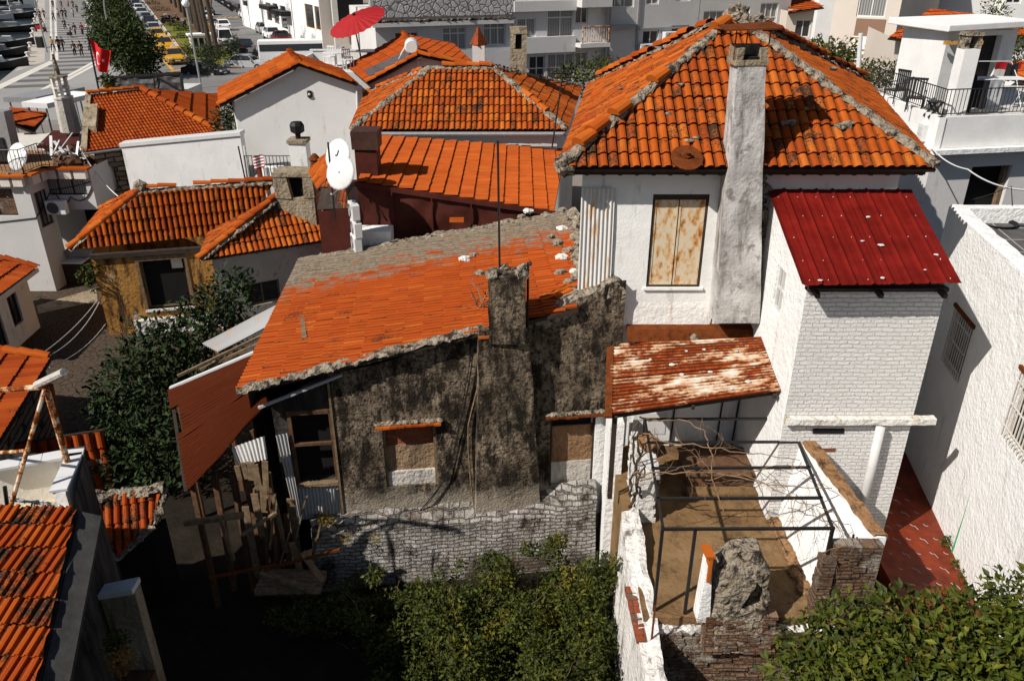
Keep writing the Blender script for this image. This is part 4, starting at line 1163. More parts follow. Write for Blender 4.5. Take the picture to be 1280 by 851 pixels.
# other walls
mb = MB()
bkR, bkL = V((1.25, rTR.y - .2, 0)), V((rC.x + .5, rC.y - .2, 0))
zl = lambda p: rA.z + (rn.x * (rA.x - p.x) + rn.y * (rA.y - p.y)) / rn.z - .12
fl_ = dpt(.75, 0, -.5)
for a, b in ((bkR, bkL), (bkL, fl_), (V((1.2, 14.9, 0)), bkR)):
    mb.quad(V((a.x, a.y, -.8)), V((b.x, b.y, -.8)), V((b.x, b.y, zl(b))), V((a.x, a.y, zl(a))))
mb.build('wall', M['dark_stucco2'], dh)
# upper end of the chimney breast
ca0, cb0 = dw(592, 648), dw(676, 648); ca1, cb1 = dw(597, 420), dw(660, 410)
mb = MB(); N_ = 24; vs = []
z0_, z1_ = dw(630, 652)[1] - .15, dw(630, 404)[1]
for i in range(N_ + 1):
    t = i / N_; z = z0_ + (z1_ - z0_) * t; a = ca0[0] + (ca1[0] - ca0[0]) * t; b = cb0[0] + (cb1[0] - cb0[0]) * t
    for q in (dpt(a, z, .0), dpt(a + .02, z, .26), dpt((a + b) / 2, z, .29), dpt(b - .02, z, .26), dpt(b, z, 0)):
        vs.append(q + NZ.noise_vector(q * 2) * .03)
mb.add(vs, [(i * 5 + k, i * 5 + k + 1, (i + 1) * 5 + k + 1, (i + 1) * 5 + k) for i in range(N_) for k in range(4)] + [tuple(N_ * 5 + k for k in range(5))])
chd = mb.build('chimney', M['dark_stucco'], dh)
sa, sb = atY(611, 400, 14.3), atY(657, 400, 14.3); zs1 = atY(632, 343, 14.3).z; zs0 = z1_ - .3
mb = MB(); mb.prism([V((sa.x, 14.18, zs0)), V((sb.x, 14.20, zs0)), V((sb.x - .02, 14.72, zs0)), V((sa.x + .02, 14.72, zs0))], (0, 0, zs1 - zs0))
bm_ = MB(); K = 14; vs = []
for i in range(K + 1):
    t = i / K; z = zs0 + (zs1 - zs0) * t
    for q in ((sa.x, 14.16), ((sa.x + sb.x) / 2, 14.15), (sb.x, 14.17), (sb.x, 14.45), (sb.x - .01, 14.72), (sa.x, 14.72), (sa.x, 14.45)):
        q = V((q[0], q[1], z)); vs.append(q + NZ.noise_vector(q * 3) * .025)
bm_.add(vs, [(i * 7 + k, i * 7 + (k + 1) % 7, (i + 1) * 7 + (k + 1) % 7, (i + 1) * 7 + k) for i in range(K) for k in range(7)] + [tuple(K * 7 + k for k in range(7))])
bm_.build('chimney_stack', M['dark_stucco'], chd)
mb = MB()
for i, (x, y, r) in enumerate(((sa.x + .08, 14.25, .13), (sb.x - .1, 14.3, .15), (sb.x - .05, 14.6, .12), (sa.x + .3, 14.6, .1))): blob(mb, (x, y, zs1 + .02), r, i, .6, 2, 2, (1, 1, .8))
mb.build('chimney_rubble', M['mortar'], chd)
mb = MB(); a, b = dw(597, 416), dw(612, 413); mb.bx(dpt(0, 0), de, dn, UP, (a[0], b[0] + .05), (-.1, .3), (a[1], a[1] + .05)); mb.build('clay_slab', M['tile_a'], chd)
# cracks and old wires on the wall
q = [dpt(*dw(597 + dx, y), .06) for dx, y in ((0, 424), (0, 470), (-1, 485), (-8, 512), (-12, 530), (-12, 560), (-9, 600), (-4, 636))]
MB().tube(q, .018, 5).build('drain_pipe', M['wood'], dh)
for k, ps in enumerate((((592, 425), (587, 470), (574, 530), (560, 590), (520, 640)), ((590, 430), (580, 490), (566, 545), (553, 600), (528, 634)))):
    cable(['thicker', 'thinner'][k] + ' slack black cable hanging down the mouldy house front', [dpt(*dw(*p), .08) for p in ps], [.014, .009][k], sag=.05)
# bricked-up windows
for k, (o_, im) in enumerate(zip(ops, (M['brick_infill'], plaster('ochre brown infill', (.20, .105, .05), (.29, .17, .09), (.08, .05, .03), .5, .7, 1.0, 10, .05)))):
    u0, u1, z0, z1 = o_
    mb = MB(); f = [(.38, 1.0), (0, .66)][k] if False else None
    fr = MB()
    for X, Z in (((u0, u0 + .055), (z0, z1)), ((u1 - .055, u1), (z0, z1)), ((u0, u1), (z1 - .05, z1))): fr.bx(DP, de, dn, UP, X, (-.13, -.05), Z)
    wf = fr.build('window', M['wood'] if k == 0 else M['dark_wood'], dh)
    hi_ = z1 - .06 if k == 0 else z0 + (z1 - z0) * .80
    zA = z0 + (z1 - z0) * (.62 if k == 0 else .34); zB = z0 + (z1 - z0) * (.22 if k == 0 else .30)
    MB().bx(DP, de, dn, UP, (u0 + .05, u1 - .05), (-.2, -.16), (zA if k == 0 else zB, hi_)).build('brick_infill', im, wf)
    if k == 0: MB().bx(DP, de, dn, UP, (u0 + .05, u1 - .05), (-.2, -.13), (zB, zA)).build('clay_infill', plaster('rough clay render', (.24, .155, .085), (.31, .21, .13), (.1, .07, .04), .5, .7, 1.2, 10, .05), wf)
    mb = MB(); mb.bx(DP, de, dn, UP, (u0 + .05, u1 - .05), (-.2, -.07 if k == 0 else -.14), (z0, zB)); mb.build('window_sill', plaster('pale patched render', (.44, .40, .35), (.56, .52, .47), (.18, .14, .1), .55, .75, .9, 10, .04), wf)
    MB().bx(DP, de, dn, UP, (u0, u1), (-.245, -.235), (z0, z1)).build('pane', M['soot'], wf)
    mb = MB()
    for i in range(9): 
        a = u0 - .12 + (u1 - u0 + .24) * i / 9; mb.bx(DP, de, dn, UP, (a, a + (u1 - u0 + .24) / 9 - .004), (-.02, .17 + rnd.uniform(-.02, .02)), (z1 + .0, z1 + .045))
    rough_up(mb, .01, 5); mb.build('window_lintel', M['tile_a'] if k == 0 else M['rust'], wf)
    mb = MB(); ud = u0 - .1
    for i in range(12): blob(mb, dpt(u0 - .08 + (u1 - u0 + .16) * i / 11, z1 + .07, .06), .07, i + k * 20, .5, 2, 2, (1.2, 1, .6))
    mb.build('lintel_mortar', M['mortar'], wf)
# whitewash beside the right window
mb = MB(); a, b = dw(745, 520)[0], dw(763, 560)[0]; mb.bx(DP, de, dn, UP, (a, b), (-.05, .012), (dw(750, 640)[1], dw(750, 516)[1])); rough_up(mb, .006, 3); mb.build('white_render', M['white_rough'], dh)
# stone plinth
pu0, pu1 = dw(396, 690)[0], dL - .45
def plz(px, py, out=.45):
    q = atP(px, py, DP + dn * out, dn); return q.z
mb = MB(); N_ = 70; vs = []
for i in range(N_ + 1):
    t = i / N_; u = pu0 + (pu1 - pu0) * t
    zt = .72 + .12 * t + .10 * NZ.noise(V((u * 1.3, 3, 0)))
    if t > .72: zt += (t - .72) * 1.4
    for z, o_ in ((-.85, .55), (-.3, .53), (.2, .5), (.7, .47), (zt - .18, .44), (zt, .34), (zt + .1, .12), (zt + .16, -.02)):
        q = dpt(u, z, o_); vs.append(q + NZ.noise_vector(q * 2.2) * .07 + NZ.noise_vector(q * 8) * .03)
mb.add(vs, [(i * 8 + k, i * 8 + k + 1, (i + 1) * 8 + k + 1, (i + 1) * 8 + k) for i in range(N_) for k in range(7)] + [tuple(range(8))]); mb.build('stone_plinth', M['rubble'], dh)
# left bay: timber window, corrugated skirts
uA = dw(338, 560)[0]
lo = (dw(366, 560)[0], dw(420, 560)[0] - .06, dw(395, 604)[1], dw(395, 520)[1])
mb = MB(); uB = dw(336, 500)[0]
zt0, zt1 = dw(338, 500)[1] - .12, tp[0][1] - .05
P_ = dpt(uB, 0, -.12)
wall(mb, (P_.x, P_.y), ((dpt(uS, 0, -.12)).x, (dpt(uS, 0, -.12)).y), .9, [(0, zt0), (uS - uB, zt1)], [(lo[0] - uB, lo[1] - uB, lo[2], lo[3])], .2)
mb.build('bay_wall', plaster('black boarded bay', (.035, .03, .026), (.07, .06, .05), (.012, .01, .009), .4, .6, .8, 12), dh)
mb = MB()
for X, Z in (((lo[0] - .05, lo[0] + .03), (lo[2] - .05, lo[3] + .1)), ((lo[1] - .03, lo[1] + .05), (lo[2] - .05, lo[3] + .1)), ((lo[0], lo[1]), (lo[3], lo[3] + .09)), ((lo[0], lo[1]), ((lo[2] + lo[3]) / 2 + .08, (lo[2] + lo[3]) / 2 + .14))):
    mb.bx(DP - dn * .12, de, dn, UP, X, (-.02, .05), Z)
wf = mb.build('window', M['wood_brown'], dh)
mb = MB(); mb.bx(DP - dn * .12, de, dn, UP, (lo[0] - .02, lo[1] + .02), (-.05, .14), (lo[2] - .08, lo[2])); rough_up(mb, .012, 5); mb.build('window_sill', M['wood'], wf)
MB().bx(DP - dn * .32, de, dn, UP, (lo[0] - .1, lo[1] + .1), (-.02, 0), (lo[2], lo[3])).build('pane', M['soot'], wf)
zc0, zc1 = dw(400, 648)[1], dw(400, 610)[1]
corrugated('corrugated_skirt', dpt(lo[0] - .1, zc1, -.05), dpt(uS - .02, zc1, -.05), dpt(uS - .02, zc0, -.02), dpt(lo[0] - .1, zc0, -.02), M['zinc'], dh, .075, .015, nl=4)
corrugated('corrugated_skirt', dpt(uB + .02, zt0 - .75, -.03), dpt(lo[0] - .08, zt0 - .72, -.03), dpt(lo[0] - .02, zc0, .02), dpt(uB + .18, zc0, .02), M['zinc'], dh, .075, .015, nl=4)
mb = MB(); mb.beam(dpt(uB - .2, zt0 + .02, .1), dpt(uS + .3, zt1 + .06, .12), .07, .05); mb.build('eaves_board', M['zinc'], dh)
mb = MB(); mb.bx(DP, de, dn, UP, (uS - .03, uS + .015), (-.1, .03), (.9, tp[0][1] - .1)); mb.build('corner_bead', M['wood'], dh)

# stones and sticks lying on the roof
rs = random.Random(17)
def roofpt(px, py, up=.06): return atP(px, py, rA, rn) + rn * up
spots = [(583, 328, .15), (594, 323, .11), (602, 346, .13), (661, 268, .13), (653, 275, .12), (704, 267, .13), (703, 290, .13), (699, 308, .14), (712, 318, .15), (703, 326, .15), (702, 345, .14), (712, 358, .13), (718, 344, .1), (690, 300, .1)]
for i, (px, py, r) in enumerate(spots):
    mb = MB(); blob(mb, (0, 0, 0), r * .85, i, .4, 3, 1.6, (1.25, .9, .7))
    o = mb.build('roof_stone', M['mortar'] if i % 3 else M['limewall']); o.location = roofpt(px, py, .09)
    tag(o, 'pale stone lying loose on the red orange roof of the mouldy house', 'stone', 'stones lying on the old roof')
bk = thing('roof_plank', 'short grey plank lying on the middle of the red orange roof', 'plank', roofpt(380, 412))
a, b = roofpt(379, 398, .08), roofpt(382, 427, .08); mb = MB(); mb.beam(a, b, .1, .04); rough_up(mb, .01, 4); mb.build('board', M['wood'], bk)
mb = MB(); q = roofpt(592, 382, .05); rg = random.Random(2)
for k in range(7): twig(mb, roofpt(590 + k * 3, 392 - k * 2, .03), (rg.uniform(-1, .6), rg.uniform(-.3, .3), rg.uniform(.2, 1)), rg.uniform(.35, .8), .018, rg, 1, True)
tag(mb.build('dry_branch', M['wood']), 'dead dry branches beside the mouldy chimney stack', 'branch')
q = V((sa.x + .22, 14.55, zs1 - .1)); ptop = atY(626, 176, 14.6)
tag(MB().tube([q, V((q.x - .02, 14.6, ptop.z))], .022, 6).build('antenna_pole', M['iron']), 'tall thin black pole rising from the mouldy chimney stack', 'pole')
q = V((sb.x + .04, 14.35, zs0 + .1)); mb = MB(); mb.tube([q, V((q.x, 14.35, zs1 + .22))], .025, 6); blob(mb, V((q.x + .04, 14.35, zs1 + .2)), .04, 1)
tag(mb.build('iron_pipe', M['iron']), 'short black iron pipe on the right side of the mouldy chimney stack', 'pipe')
# fallen tiles behind the parapet
for i, (px, py, a_) in enumerate(((700, 368, .1), (716, 362, -.3), (730, 356, .4), (688, 376, .2), (708, 374, .5), (742, 357, -.2))):
    mb = MB(); mb.box(-.2, -.11, 0, .2, .11, .03); mb.box(-.2, -.11, .03, .2, -.06, .05); mb.box(-.2, .0, .03, .2, .05, .05)
    o = mb.build('loose_tile', M['tile_a']); o.location = roofpt(px, py, .1) ; o.rotation_euler = (.1 * i - .2, -.25, a_)
    tag(o, 'loose broken tile piled behind the parapet of the mouldy house', 'tile', 'loose tiles behind the parapet')

# ============================================================ lean-to sheets at the left of the old house
ln = thing('tin_lean_to', 'brown rusty corrugated lean-to sloping down left of the mouldy house', 'lean-to', (-6.8, 14.5, -.8))
s0, s1 = atZ(318, 443, 3.62), atZ(335, 505, 3.52)
s3, s2 = atZ(213, 487, 2.75), atZ(232, 612, 2.55)
for t0, t1, u0, u1, k, dz in ((0, .30, 0, .22, 1.03, 0), (.27, .62, .19, .55, .93, .05), (.58, 1.0, .5, 1.0, 1.0, .02)):
    A_, B_ = s0.lerp(s1, t0), s0.lerp(s1, t1); C_, D_ = B_.lerp(s3.lerp(s2, u1), k), A_.lerp(s3.lerp(s2, u0), k)
    corrugated('roof_sheet', A_ + UP * dz, B_ + UP * dz * .3, C_ - UP * dz * 1.5, D_ + UP * dz, M['rust_sheet_d'], ln, .125, .034, nl=14, sag=.035, seed=int(t0 * 40) + 4)
MB().beam(s3 + UP * .05, s0 + UP * .06, .09, .05).build('edge_flashing', M['metal_white'], ln)
mb = MB()
for a, b in ((s3, s2), (s3.lerp(s0, .5), s2.lerp(s1, .5)), (s0, s1)): mb.beam(a - UP * .07, b - UP * .07, .07, .09)
mb.build('rafter', M['dark_wood'], ln)
for q in (s2.lerp(s3, .06), s3.lerp(s2, .1), s1.lerp(s2, .3)): MB().beam((q.x + .1, q.y + .1, -.8), (q.x + .1, q.y + .1, q.z - .08), .1).build('post', M['wood_brown'], ln)
gs = thing('grey_tin_roof', 'pale grey corrugated sheet roof tucked behind the rusty lean-to', 'roof', (-6.9, 17.5, -.8))
g0, g1, g2, g3 = atZ(347, 381, 3.9), atZ(337, 406, 3.85), atZ(272, 440, 3.3), atZ(253, 430, 3.35)
corrugated('roof_sheet', g0, g1, g2, g3, M['zinc'], gs, .14, .03, nl=6)
mb = MB(); a, b = atZ(333, 417, 3.7), atZ(222, 470, 3.0); mb.beam(a, b, .06); c, d = atZ(327, 428, 3.6), atZ(250, 462, 3.0); mb.beam(c, d, .06)
mb.beam(atZ(290, 432, 3.3), atZ(278, 450, 3.1), .07); mb.beam(atZ(274, 443, 3.2), atZ(262, 460, 3.0), .05); mb.build('rafter', M['wood'], gs)
for q in (g2, g1): MB().beam((q.x, q.y, -.8), (q.x, q.y, q.z - .02), .1).build('post', M['wood_brown'], gs)

# collapsed shed of boards below the lean-to
sh = thing('collapsed_shed', 'collapsed shed of splintered brown boards and posts under the rusty lean-to', 'shed', (-4.9, 13.2, -.8))
def pole(px0, py0, y0, px1, py1, y1, w_, h_, nm='board', m=None):
    mb = MB(); a, b = atY(px0, py0, y0), atY(px1, py1, y1)
    for i in range(6): pass
    mb.beam(a, b, w_, h_); rough_up(mb, .012, 5); return mb.build(nm, m or M['wood'], sh)
pole(230, 654, 12.4, 305, 643, 12.7, .10, .10, 'beam')
pole(276, 650, 12.5, 292, 700, 12.5, .07, .06); pole(262, 722, 12.2, 345, 706, 12.6, .05, .05, 'rusty_bar', M['rust']); pole(330, 712, 12.7, 425, 686, 12.9, .05, .05, 'rusty_bar', M['rust'])
pole(303, 668, 12.6, 346, 640, 12.9, .07, .05); pole(326, 715, 12.7, 380, 735, 12.5, .14, .08); pole(378, 690, 12.9, 403, 726, 12.6, .13, .05)
for i in range(15):
    x = 318 + i * 5.0; y = 13.0 + rnd.uniform(0, .6); t = rnd.uniform(-20, 20); y0 = 640 + rnd.uniform(-30, 40)
    pole(x + t, y0, y, x, y0 + rnd.uniform(50, 90), y, rnd.uniform(.07, .17), .035, 'board', M['wood'] if i % 3 else M['wood_brown'])
for i, (a, b, c, d, w_) in enumerate(((296, 582, 300, 600, .1), (303, 578, 309, 598, .1), (313, 577, 316, 600, .16), (318, 580, 324, 612, .14), (331, 576, 333, 612, .12), (329, 606, 331, 640, .15), (336, 618, 332, 636, .12), (327, 646, 330, 672, .16), (318, 610, 317, 630, .08))):
    pole(a, b, 13.3, c, d, 13.3, w_, .03)
mb = MB()
corrugated('corrugated_sheet', atY(288, 560, 13.6), atY(330, 545, 13.6), atY(334, 574, 13.55), atY(298, 582, 13.55), M['tin_white'], sh, .09, .016, nl=4)
for px in (338, 318, 300, 274): q = atY(px, 640, 13.5); MB().beam((q.x, 13.5, -.8), (q.x + rnd.uniform(-.1, .1), 13.6, 2.3), .11).build('post', M['wood_brown'], sh)
mb = MB(); a = atY(320, 740, 12.6); b = atY(402, 738, 12.6)
for k in range(5): mb.tube([a + V((0, k * .12, .02 * k)), a.lerp(b, .5) + V((0, k * .12, .05)), b + V((0, k * .12, .0))], [.09, .11, .08], 7)
rough_up(mb, .03, 4); mb.build('log', M['wood'], sh)
# ============================================================ middle row of houses
def box_walls(nm, pts, z0, z1, mat, parent): 
    mb = MB(); shell(mb, pts, z0, z1); mb.add([(p[0], p[1], z1) for p in pts], [tuple(range(len(pts)))]); return mb.build(nm, mat, parent)
# orange roof house with dark sheeting wall
r3 = thing('sheeted_house', 'house with a low orange roof and a dark red brown sheeted wall', 'house', (-1.5, 24, -.8))
Y3 = 21.9
a, d = atY(446, 229, Y3), atY(692, 266, Y3)
b = atY(474, 171, 26.8); n3 = plane3(a, d, b)
c = atP(706, 188, a, n3)
tile_roof('roof', [a, d, c, b], tilemat('plain orange clay tile', [(.43, .085, .014), (.47, .10, .016), (.40, .075, .013), (.49, .115, .02)], llo=.74, lhi=.84), r3, w=.15, l=.43, rise=.022, th=.06, down=(1, 0, -.18), seed=31, jit=.005)
mb = MB(); W0, W1 = a + V((0, .03, -.1)), d + V((0, .03, -.1)); N_ = 46; vs = []
for i in range(N_ + 1):
    t = i / N_; q = W0.lerp(W1, t)
    for j in range(9):
        s_ = j / 8; zb = 4.4
        p = V((q.x, q.y, q.z + (zb - q.z) * s_)); vs.append(p + V((0, 1, 0)) * (NZ.noise(p * 1.6) * .09 + NZ.noise(p * 4) * .03))
mb.add(vs, [(i * 9 + k, i * 9 + k + 1, (i + 1) * 9 + k + 1, (i + 1) * 9 + k) for i in range(N_) for k in range(8)]); mb.build('sheeted_wall', M['tarp'], r3, smooth=True)
MB().beam(a + V((-.05, -.03, -.02)), d + V((.05, -.03, -.02)), .1, .13).build('gutter', M['tarp'], r3)
for px in (491, 540, 589):
    q = atY(px, 262, Y3 - .06); MB().box(q.x - .02, Y3 - .09, 4.6, q.x + .02, Y3 - .02, W0.lerp(W1, (q.x - a.x) / (d.x - a.x)).z).build('sheet_seam', M['tarp'], r3)
mb = MB(); mb.quad(V((a.x, a.y, 2)), V((b.x, b.y, 2)), b - UP * .1, a - UP * .1); mb.quad(V((d.x, d.y, 2)), V((c.x, c.y, 2)), c - UP * .1, d - UP * .1); mb.quad(V((b.x, b.y, 2)), V((c.x, c.y, 2)), c - UP * .1, b - UP * .1); mb.build('wall', M['grey_wall'], r3)
# brown boxed chimney on its corner, tarp covered
bx0, bx1 = atY(444, 200, 22.6), atY(471, 200, 22.6)
zt = atY(458, 164, 22.6).z
cb = thing('covered_chimney', 'square chimney wrapped in brown sheeting behind the two satellite dishes', 'chimney', ((bx0.x + bx1.x) / 2, 22.9, 5))
mb = MB(); mb.box(bx0.x, 22.6, 4.9, bx1.x, 23.3, zt - .5); mb.build('shaft', M['tarp'], cb)
mb = MB(); mb.box(bx0.x - .06, 22.53, zt - .52, bx1.x + .06, 23.36, zt); rough_up(mb, .03, 2); mb.build('cover', plain('brown sheeting', (.05, .022, .014), .6, .3, bump=.4), cb)
tag(MB().box(atY(455, 290, 21.5).x - .2, 21.2, 4.4, atY(490, 290, 21.5).x, 21.8, atY(470, 287, 21.4).z).build('white_block', M['white_rough'], None), 'low white plastered block at the foot of the dark sheeting', 'block')
mb = MB()
for i in range(3): mb.box(-.2, -.1 + .02 * i, .03 * i, .2, .1, .03 + .03 * i)
o = mb.build('roof_tile_stack', M['tile_a']); o.location = roofpt(572, 281, .1); tag(o, 'small stack of orange tiles below the dark sheeting', 'tiles')
# two dishes
q = atY(432, 236, 21.0); dish('satellite_dish', 'upper large white satellite dish beside the brown covered chimney', atY(429, 228, 21.5), .43, -.55, .35, 'pair of large dishes', mast=.75)
dish('satellite_dish', 'lower large white satellite dish overlapping the one above it', atY(431, 240, 20.9), .43, -.4, .4, 'pair of large dishes', mast=.55)
tag(MB().tube([atY(419, 275, 21.2), atY(410, 178, 21.2)], .025, 6).build('dish_pole', M['iron']), 'thin dark pole left of the two satellite dishes', 'pole')
for i, (px, py) in enumerate(((443, 268), (446, 290), (446, 308))):
    q = atY(px, py, 20.9); ac_unit(['top white air conditioner in the stack by the dark sheeting', 'middle white air conditioner in the stack by the dark sheeting', 'lowest white air conditioner in the stack, above the old roof'][i], q + V((0, 0, -.1)), -1.2, 'stack of outdoor units', .75)

# hip roof behind it
r2 = thing('hip_roof_house', 'house with a lichen edged hipped orange roof behind the low orange one', 'house', (-2, 31, -.8))
a = atY(438, 162, 28.0); zz2 = atY(572, 164, 28.0).z; a.z = zz2; d = atY(708, 166, 28.0); d.z = zz2
bl = atZ(457, 119, zz2); br = atZ(727, 110, zz2)
e0, e1 = atY(537, 93, 30.3), atY(618, 82, 30.3); zr = (e0.z + e1.z) / 2; e0.z = e1.z = zr
for pl, sd in (([a, d, e1, e0], 1), ([bl, a, e0], 2), ([d, br, e1], 3), ([br, bl, e0, e1], 4)):
    tile_roof('roof', pl, M['tile_y'] if sd == 1 else M['tile'], r2, w=.195, l=.38, rise=.05, th=.05, seed=sd + 40, jit=.01, prof=PROF1)
for p, q, s_ in ((a, e0, 1), (e0, e1, 2), (d, e1, 3), (bl, e0, 4), (br, e1, 5)): mortar_run('ridge_mortar', p + UP * .05, q + UP * .05, M['mortar'], r2, .13, .12, .07, .05, s_)
ridge_caps('ridge_tile', e0.lerp(e1, .02) + UP * .16, e1 + UP * .16, M['tile_a'], r2, .13, .45, 3, .3); ridge_caps('ridge_tile', d.lerp(e1, .05) + UP * .12, d.lerp(e1, .9) + UP * .12, M['tile_a'], r2, .13, .42, 4, .3)
ridge_caps('ridge_tile', bl.lerp(e0, .05) + UP * .1, bl.lerp(e0, .9) + UP * .1, M['tile_a'], r2, .13, .42, 4, .2)
box_walls('wall', [(a.x + .3, 28.3), (d.x - .3, 28.3), (br.x - .3, br.y - .3), (bl.x + .3, bl.y - .3)], -.8, zz2 - .12, M['grey_wall'], r2)
MB().tube([a + V((0, -.1, -.08)), d + V((0, -.1, -.08))], .07, 8).build('gutter', M['metal_grey'], r2)
mb = MB(); q = atY(690, 185, 27.6); mb.tube([q, atY(703, 95, 27.6)], .03, 6)
for i in range(4): z = .15 * i; p = atY(702, 96, 27.6); mb.tube([p + V((-.35 + .05 * i, 0, .1 - z)), p + V((.3, .1, .06 - z * .7))], .018, 5)
for i in range(4): blob(mb, atY(700, 90, 27.6) + V((-.4 + i * .25, 0, .08 - .03 * i)), .06, i)
tag(mb.build('aerial', M['iron']), 'black television aerial mast behind the left eave of the white house', 'aerial')

# white gable house (left of centre)
g4 = thing('gable_house', 'plain white gable house with a clean orange roof', 'house', (-8.6, 35, -.8))
Yg = 34.0
fA, fL, fR = atY(374, 81, Yg), atY(274, 133, Yg), atY(447, 106, Yg)
dv = atY(361, 64, 38.7) - fA; dv.z = 0; dv = dv * 1.0
bA = fA + dv; bL_ = fL + dv; bR_ = fR + dv
tile_roof('roof', [fL, fA, bA, bL_], M['tile_a'], g4, w=.24, l=.42, rise=.03, th=.035, seed=51, jit=.004)
tile_roof('roof', [fA, fR, bR_, bA], M['tile_d'], g4, w=.24, l=.42, rise=.03, th=.035, seed=52, jit=.004)
for p, q in ((fL, fA), (fA, fR), (fA, bA)): ridge_caps('ridge_tile', p + UP * .07, q + UP * .07, M['tile_a'], g4, .13, .45, 5, 0, .004)
wl = atY(296, 150, Yg + .35); wr_ = atY(447, 120, Yg + .35); ya = Yg + .35
def gz4(x): 
    return (fL.z + (fA.z - fL.z) * (x - fL.x) / (fA.x - fL.x) if x < fA.x else fA.z + (fR.z - fA.z) * (x - fA.x) / (fR.x - fA.x)) - .12
mb = MB(); wall(mb, (wl.x, ya), (fR.x + .1, ya), -.8, [(0, gz4(wl.x)), (fA.x - wl.x, gz4(fA.x)), (fR.x + .1 - wl.x, gz4(fR.x))])
mb.quad((wl.x, ya, -.8), (wl.x + dv.x, ya + dv.y - .6, -.8), (wl.x + dv.x, ya + dv.y - .6, gz4(wl.x)), (wl.x, ya, gz4(wl.x))); mb.build('wall', M['cool_wall'], g4)
q = atY(387, 118, ya - .03); mb = MB(); mb.lathe(q - V((0, 0, .15)), [(.03, 0), (.10, .02), (.10, .28), (.03, .3)], 10, 1, .5); mb.build('wall_lamp', M['iron'], g4); 
mb = MB(); blob(mb, q + V((0, -.06, 0)), .05, 1, 0); mb.build('lamp_glass', M['ivory'], g4)
MB().tube([atY(446, 112, ya - .08), atY(449, 190, ya - .08)], .05, 8).build('drainpipe', M['metal_white'], g4)
# terrace behind with red parasol
tz = atY(450, 88, 39.5).z
tr = thing('roof_terrace', 'white parapet terrace behind the gable house under the red parasol', 'terrace', (-7.5, 41, -.8))
ta, tb = atY(392, 80, 42.5), atY(520, 66, 42.5)
mb = MB(); mb.box(ta.x, 38.9, -.8, tb.x, 43, tz - .02); mb.box(ta.x, 42.6, tz - .02, tb.x, 42.75, ta.z + .62); mb.box(ta.x - .12, 38.9, tz - .02, ta.x, 42.75, ta.z + .5); mb.build('parapet', M['cool_wall'], tr)
MB().box(ta.x - .15, 42.55, ta.z + .62, tb.x, 42.8, ta.z + .68).build('coping', M['metal_white'], tr)
q = atY(452, 66, 40.6); pt_ = atY(441, 28, 40.6)
pa = thing('parasol', 'large red round parasol tilted on a black pole over the terrace', 'parasol', (q.x, 40.6, tz))
MB().tube([(q.x, 40.6, tz), (pt_.x + .05, 40.6, pt_.z)], .035, 8).build('pole', M['iron'], pa)
mb = MB(); K = 24; ctr = pt_ + V((.1, 0, .28)); rr_ = 1.42
ax = V((math.cos(.33), 0, math.sin(.33))); up_ = V((-math.sin(.33), -.34, math.cos(.33))).normalized(); ay = up_.cross(ax)
vs = [ctr + up_ * .05]
for j in (1, 2, 3):
    for k in range(K * 2):
        t = math.pi * k / K; f = j / 3; vs.append(ctr + (ax * math.cos(t) + ay * math.sin(t)) * rr_ * f - up_ * (.34 * f ** 1.5) * (1.0 if k % 2 == 0 else .88))
fs = [(0, 1 + k, 1 + (k + 1) % (2 * K)) for k in range(2 * K)]
for j in range(2):
    b0 = 1 + j * 2 * K
    fs += [(b0 + k, b0 + (k + 1) % (2 * K), b0 + 2 * K + (k + 1) % (2 * K), b0 + 2 * K + k) for k in range(2 * K)]
mb.add(vs, fs); mb.build('canopy', M['red'], pa)
mb = MB()
for k in range(K): t = 2 * math.pi * k / K; mb.tube([ctr - up_ * .03, ctr + (ax * math.cos(t) + ay * math.sin(t)) * rr_ * .97 - up_ * .36], .014, 4)
blob(mb, ctr + up_ * .08, .08, 1, 0); mb.build('rib', M['iron'], pa)
def cafe_table(label, loc, r=.45):
    t = thing('terrace_table', label, 'table', loc, 'white terrace tables'); MB().lathe((0, 0, .70), [(r * .97, 0), (r, .015), (r, .03), (r * .97, .045)], 20).build('table_top', M['metal_white'], t, local=True)
    MB().tube([(0, 0, .02), (0, 0, .7)], .035, 8).build('stem', M['metal_white'], t, local=True); MB().lathe((0, 0, 0), [(.25, 0), (.25, .03), (.05, .06)], 14).build('base', M['metal_white'], t, local=True)
def cafe_chair(label, loc, rz):
    t = thing('terrace_chair', label, 'chair', loc, 'white terrace chairs', rz)
    MB().box(-.22, -.22, .43, .22, .22, .46).build('seat', M['metal_white'], t, local=True)
    mb = MB(); [mb.box(-.2 + .1 * k - .02, .19, .46, -.2 + .1 * k + .02, .22, .88) for k in range(5)]; mb.box(-.22, .185, .86, .22, .225, .92); mb.build('backrest', M['metal_white'], t, local=True)
    for x in (-.19, .19):
        for y in (-.19, .19): MB().box(x - .018, y - .018, 0, x + .018, y + .018, .43).build('leg', M['metal_white'], t, local=True)
cafe_table('round white table nearest the gable roof on the terrace', atY(420, 84, 39.8) * 1 + V((0, 0, -.3)) if False else V((atY(420, 72, 40.2).x, 40.2, tz)), .62)
cafe_table('round white table under the red parasol', V((atY(451, 66, 40.8).x + .35, 40.9, tz)), .62)
cafe_chair('white terrace chair left of the table under the parasol', V((atY(434, 70, 40.8).x, 40.8, tz)), 1.4)
cafe_chair('white terrace chair in front of the round white table', V((atY(435, 80, 39.6).x, 39.7, tz)), .6)
cafe_chair('white terrace chair at the far side of the nearer white table', V((atY(411, 72, 41).x, 41.1, tz)), -.4)

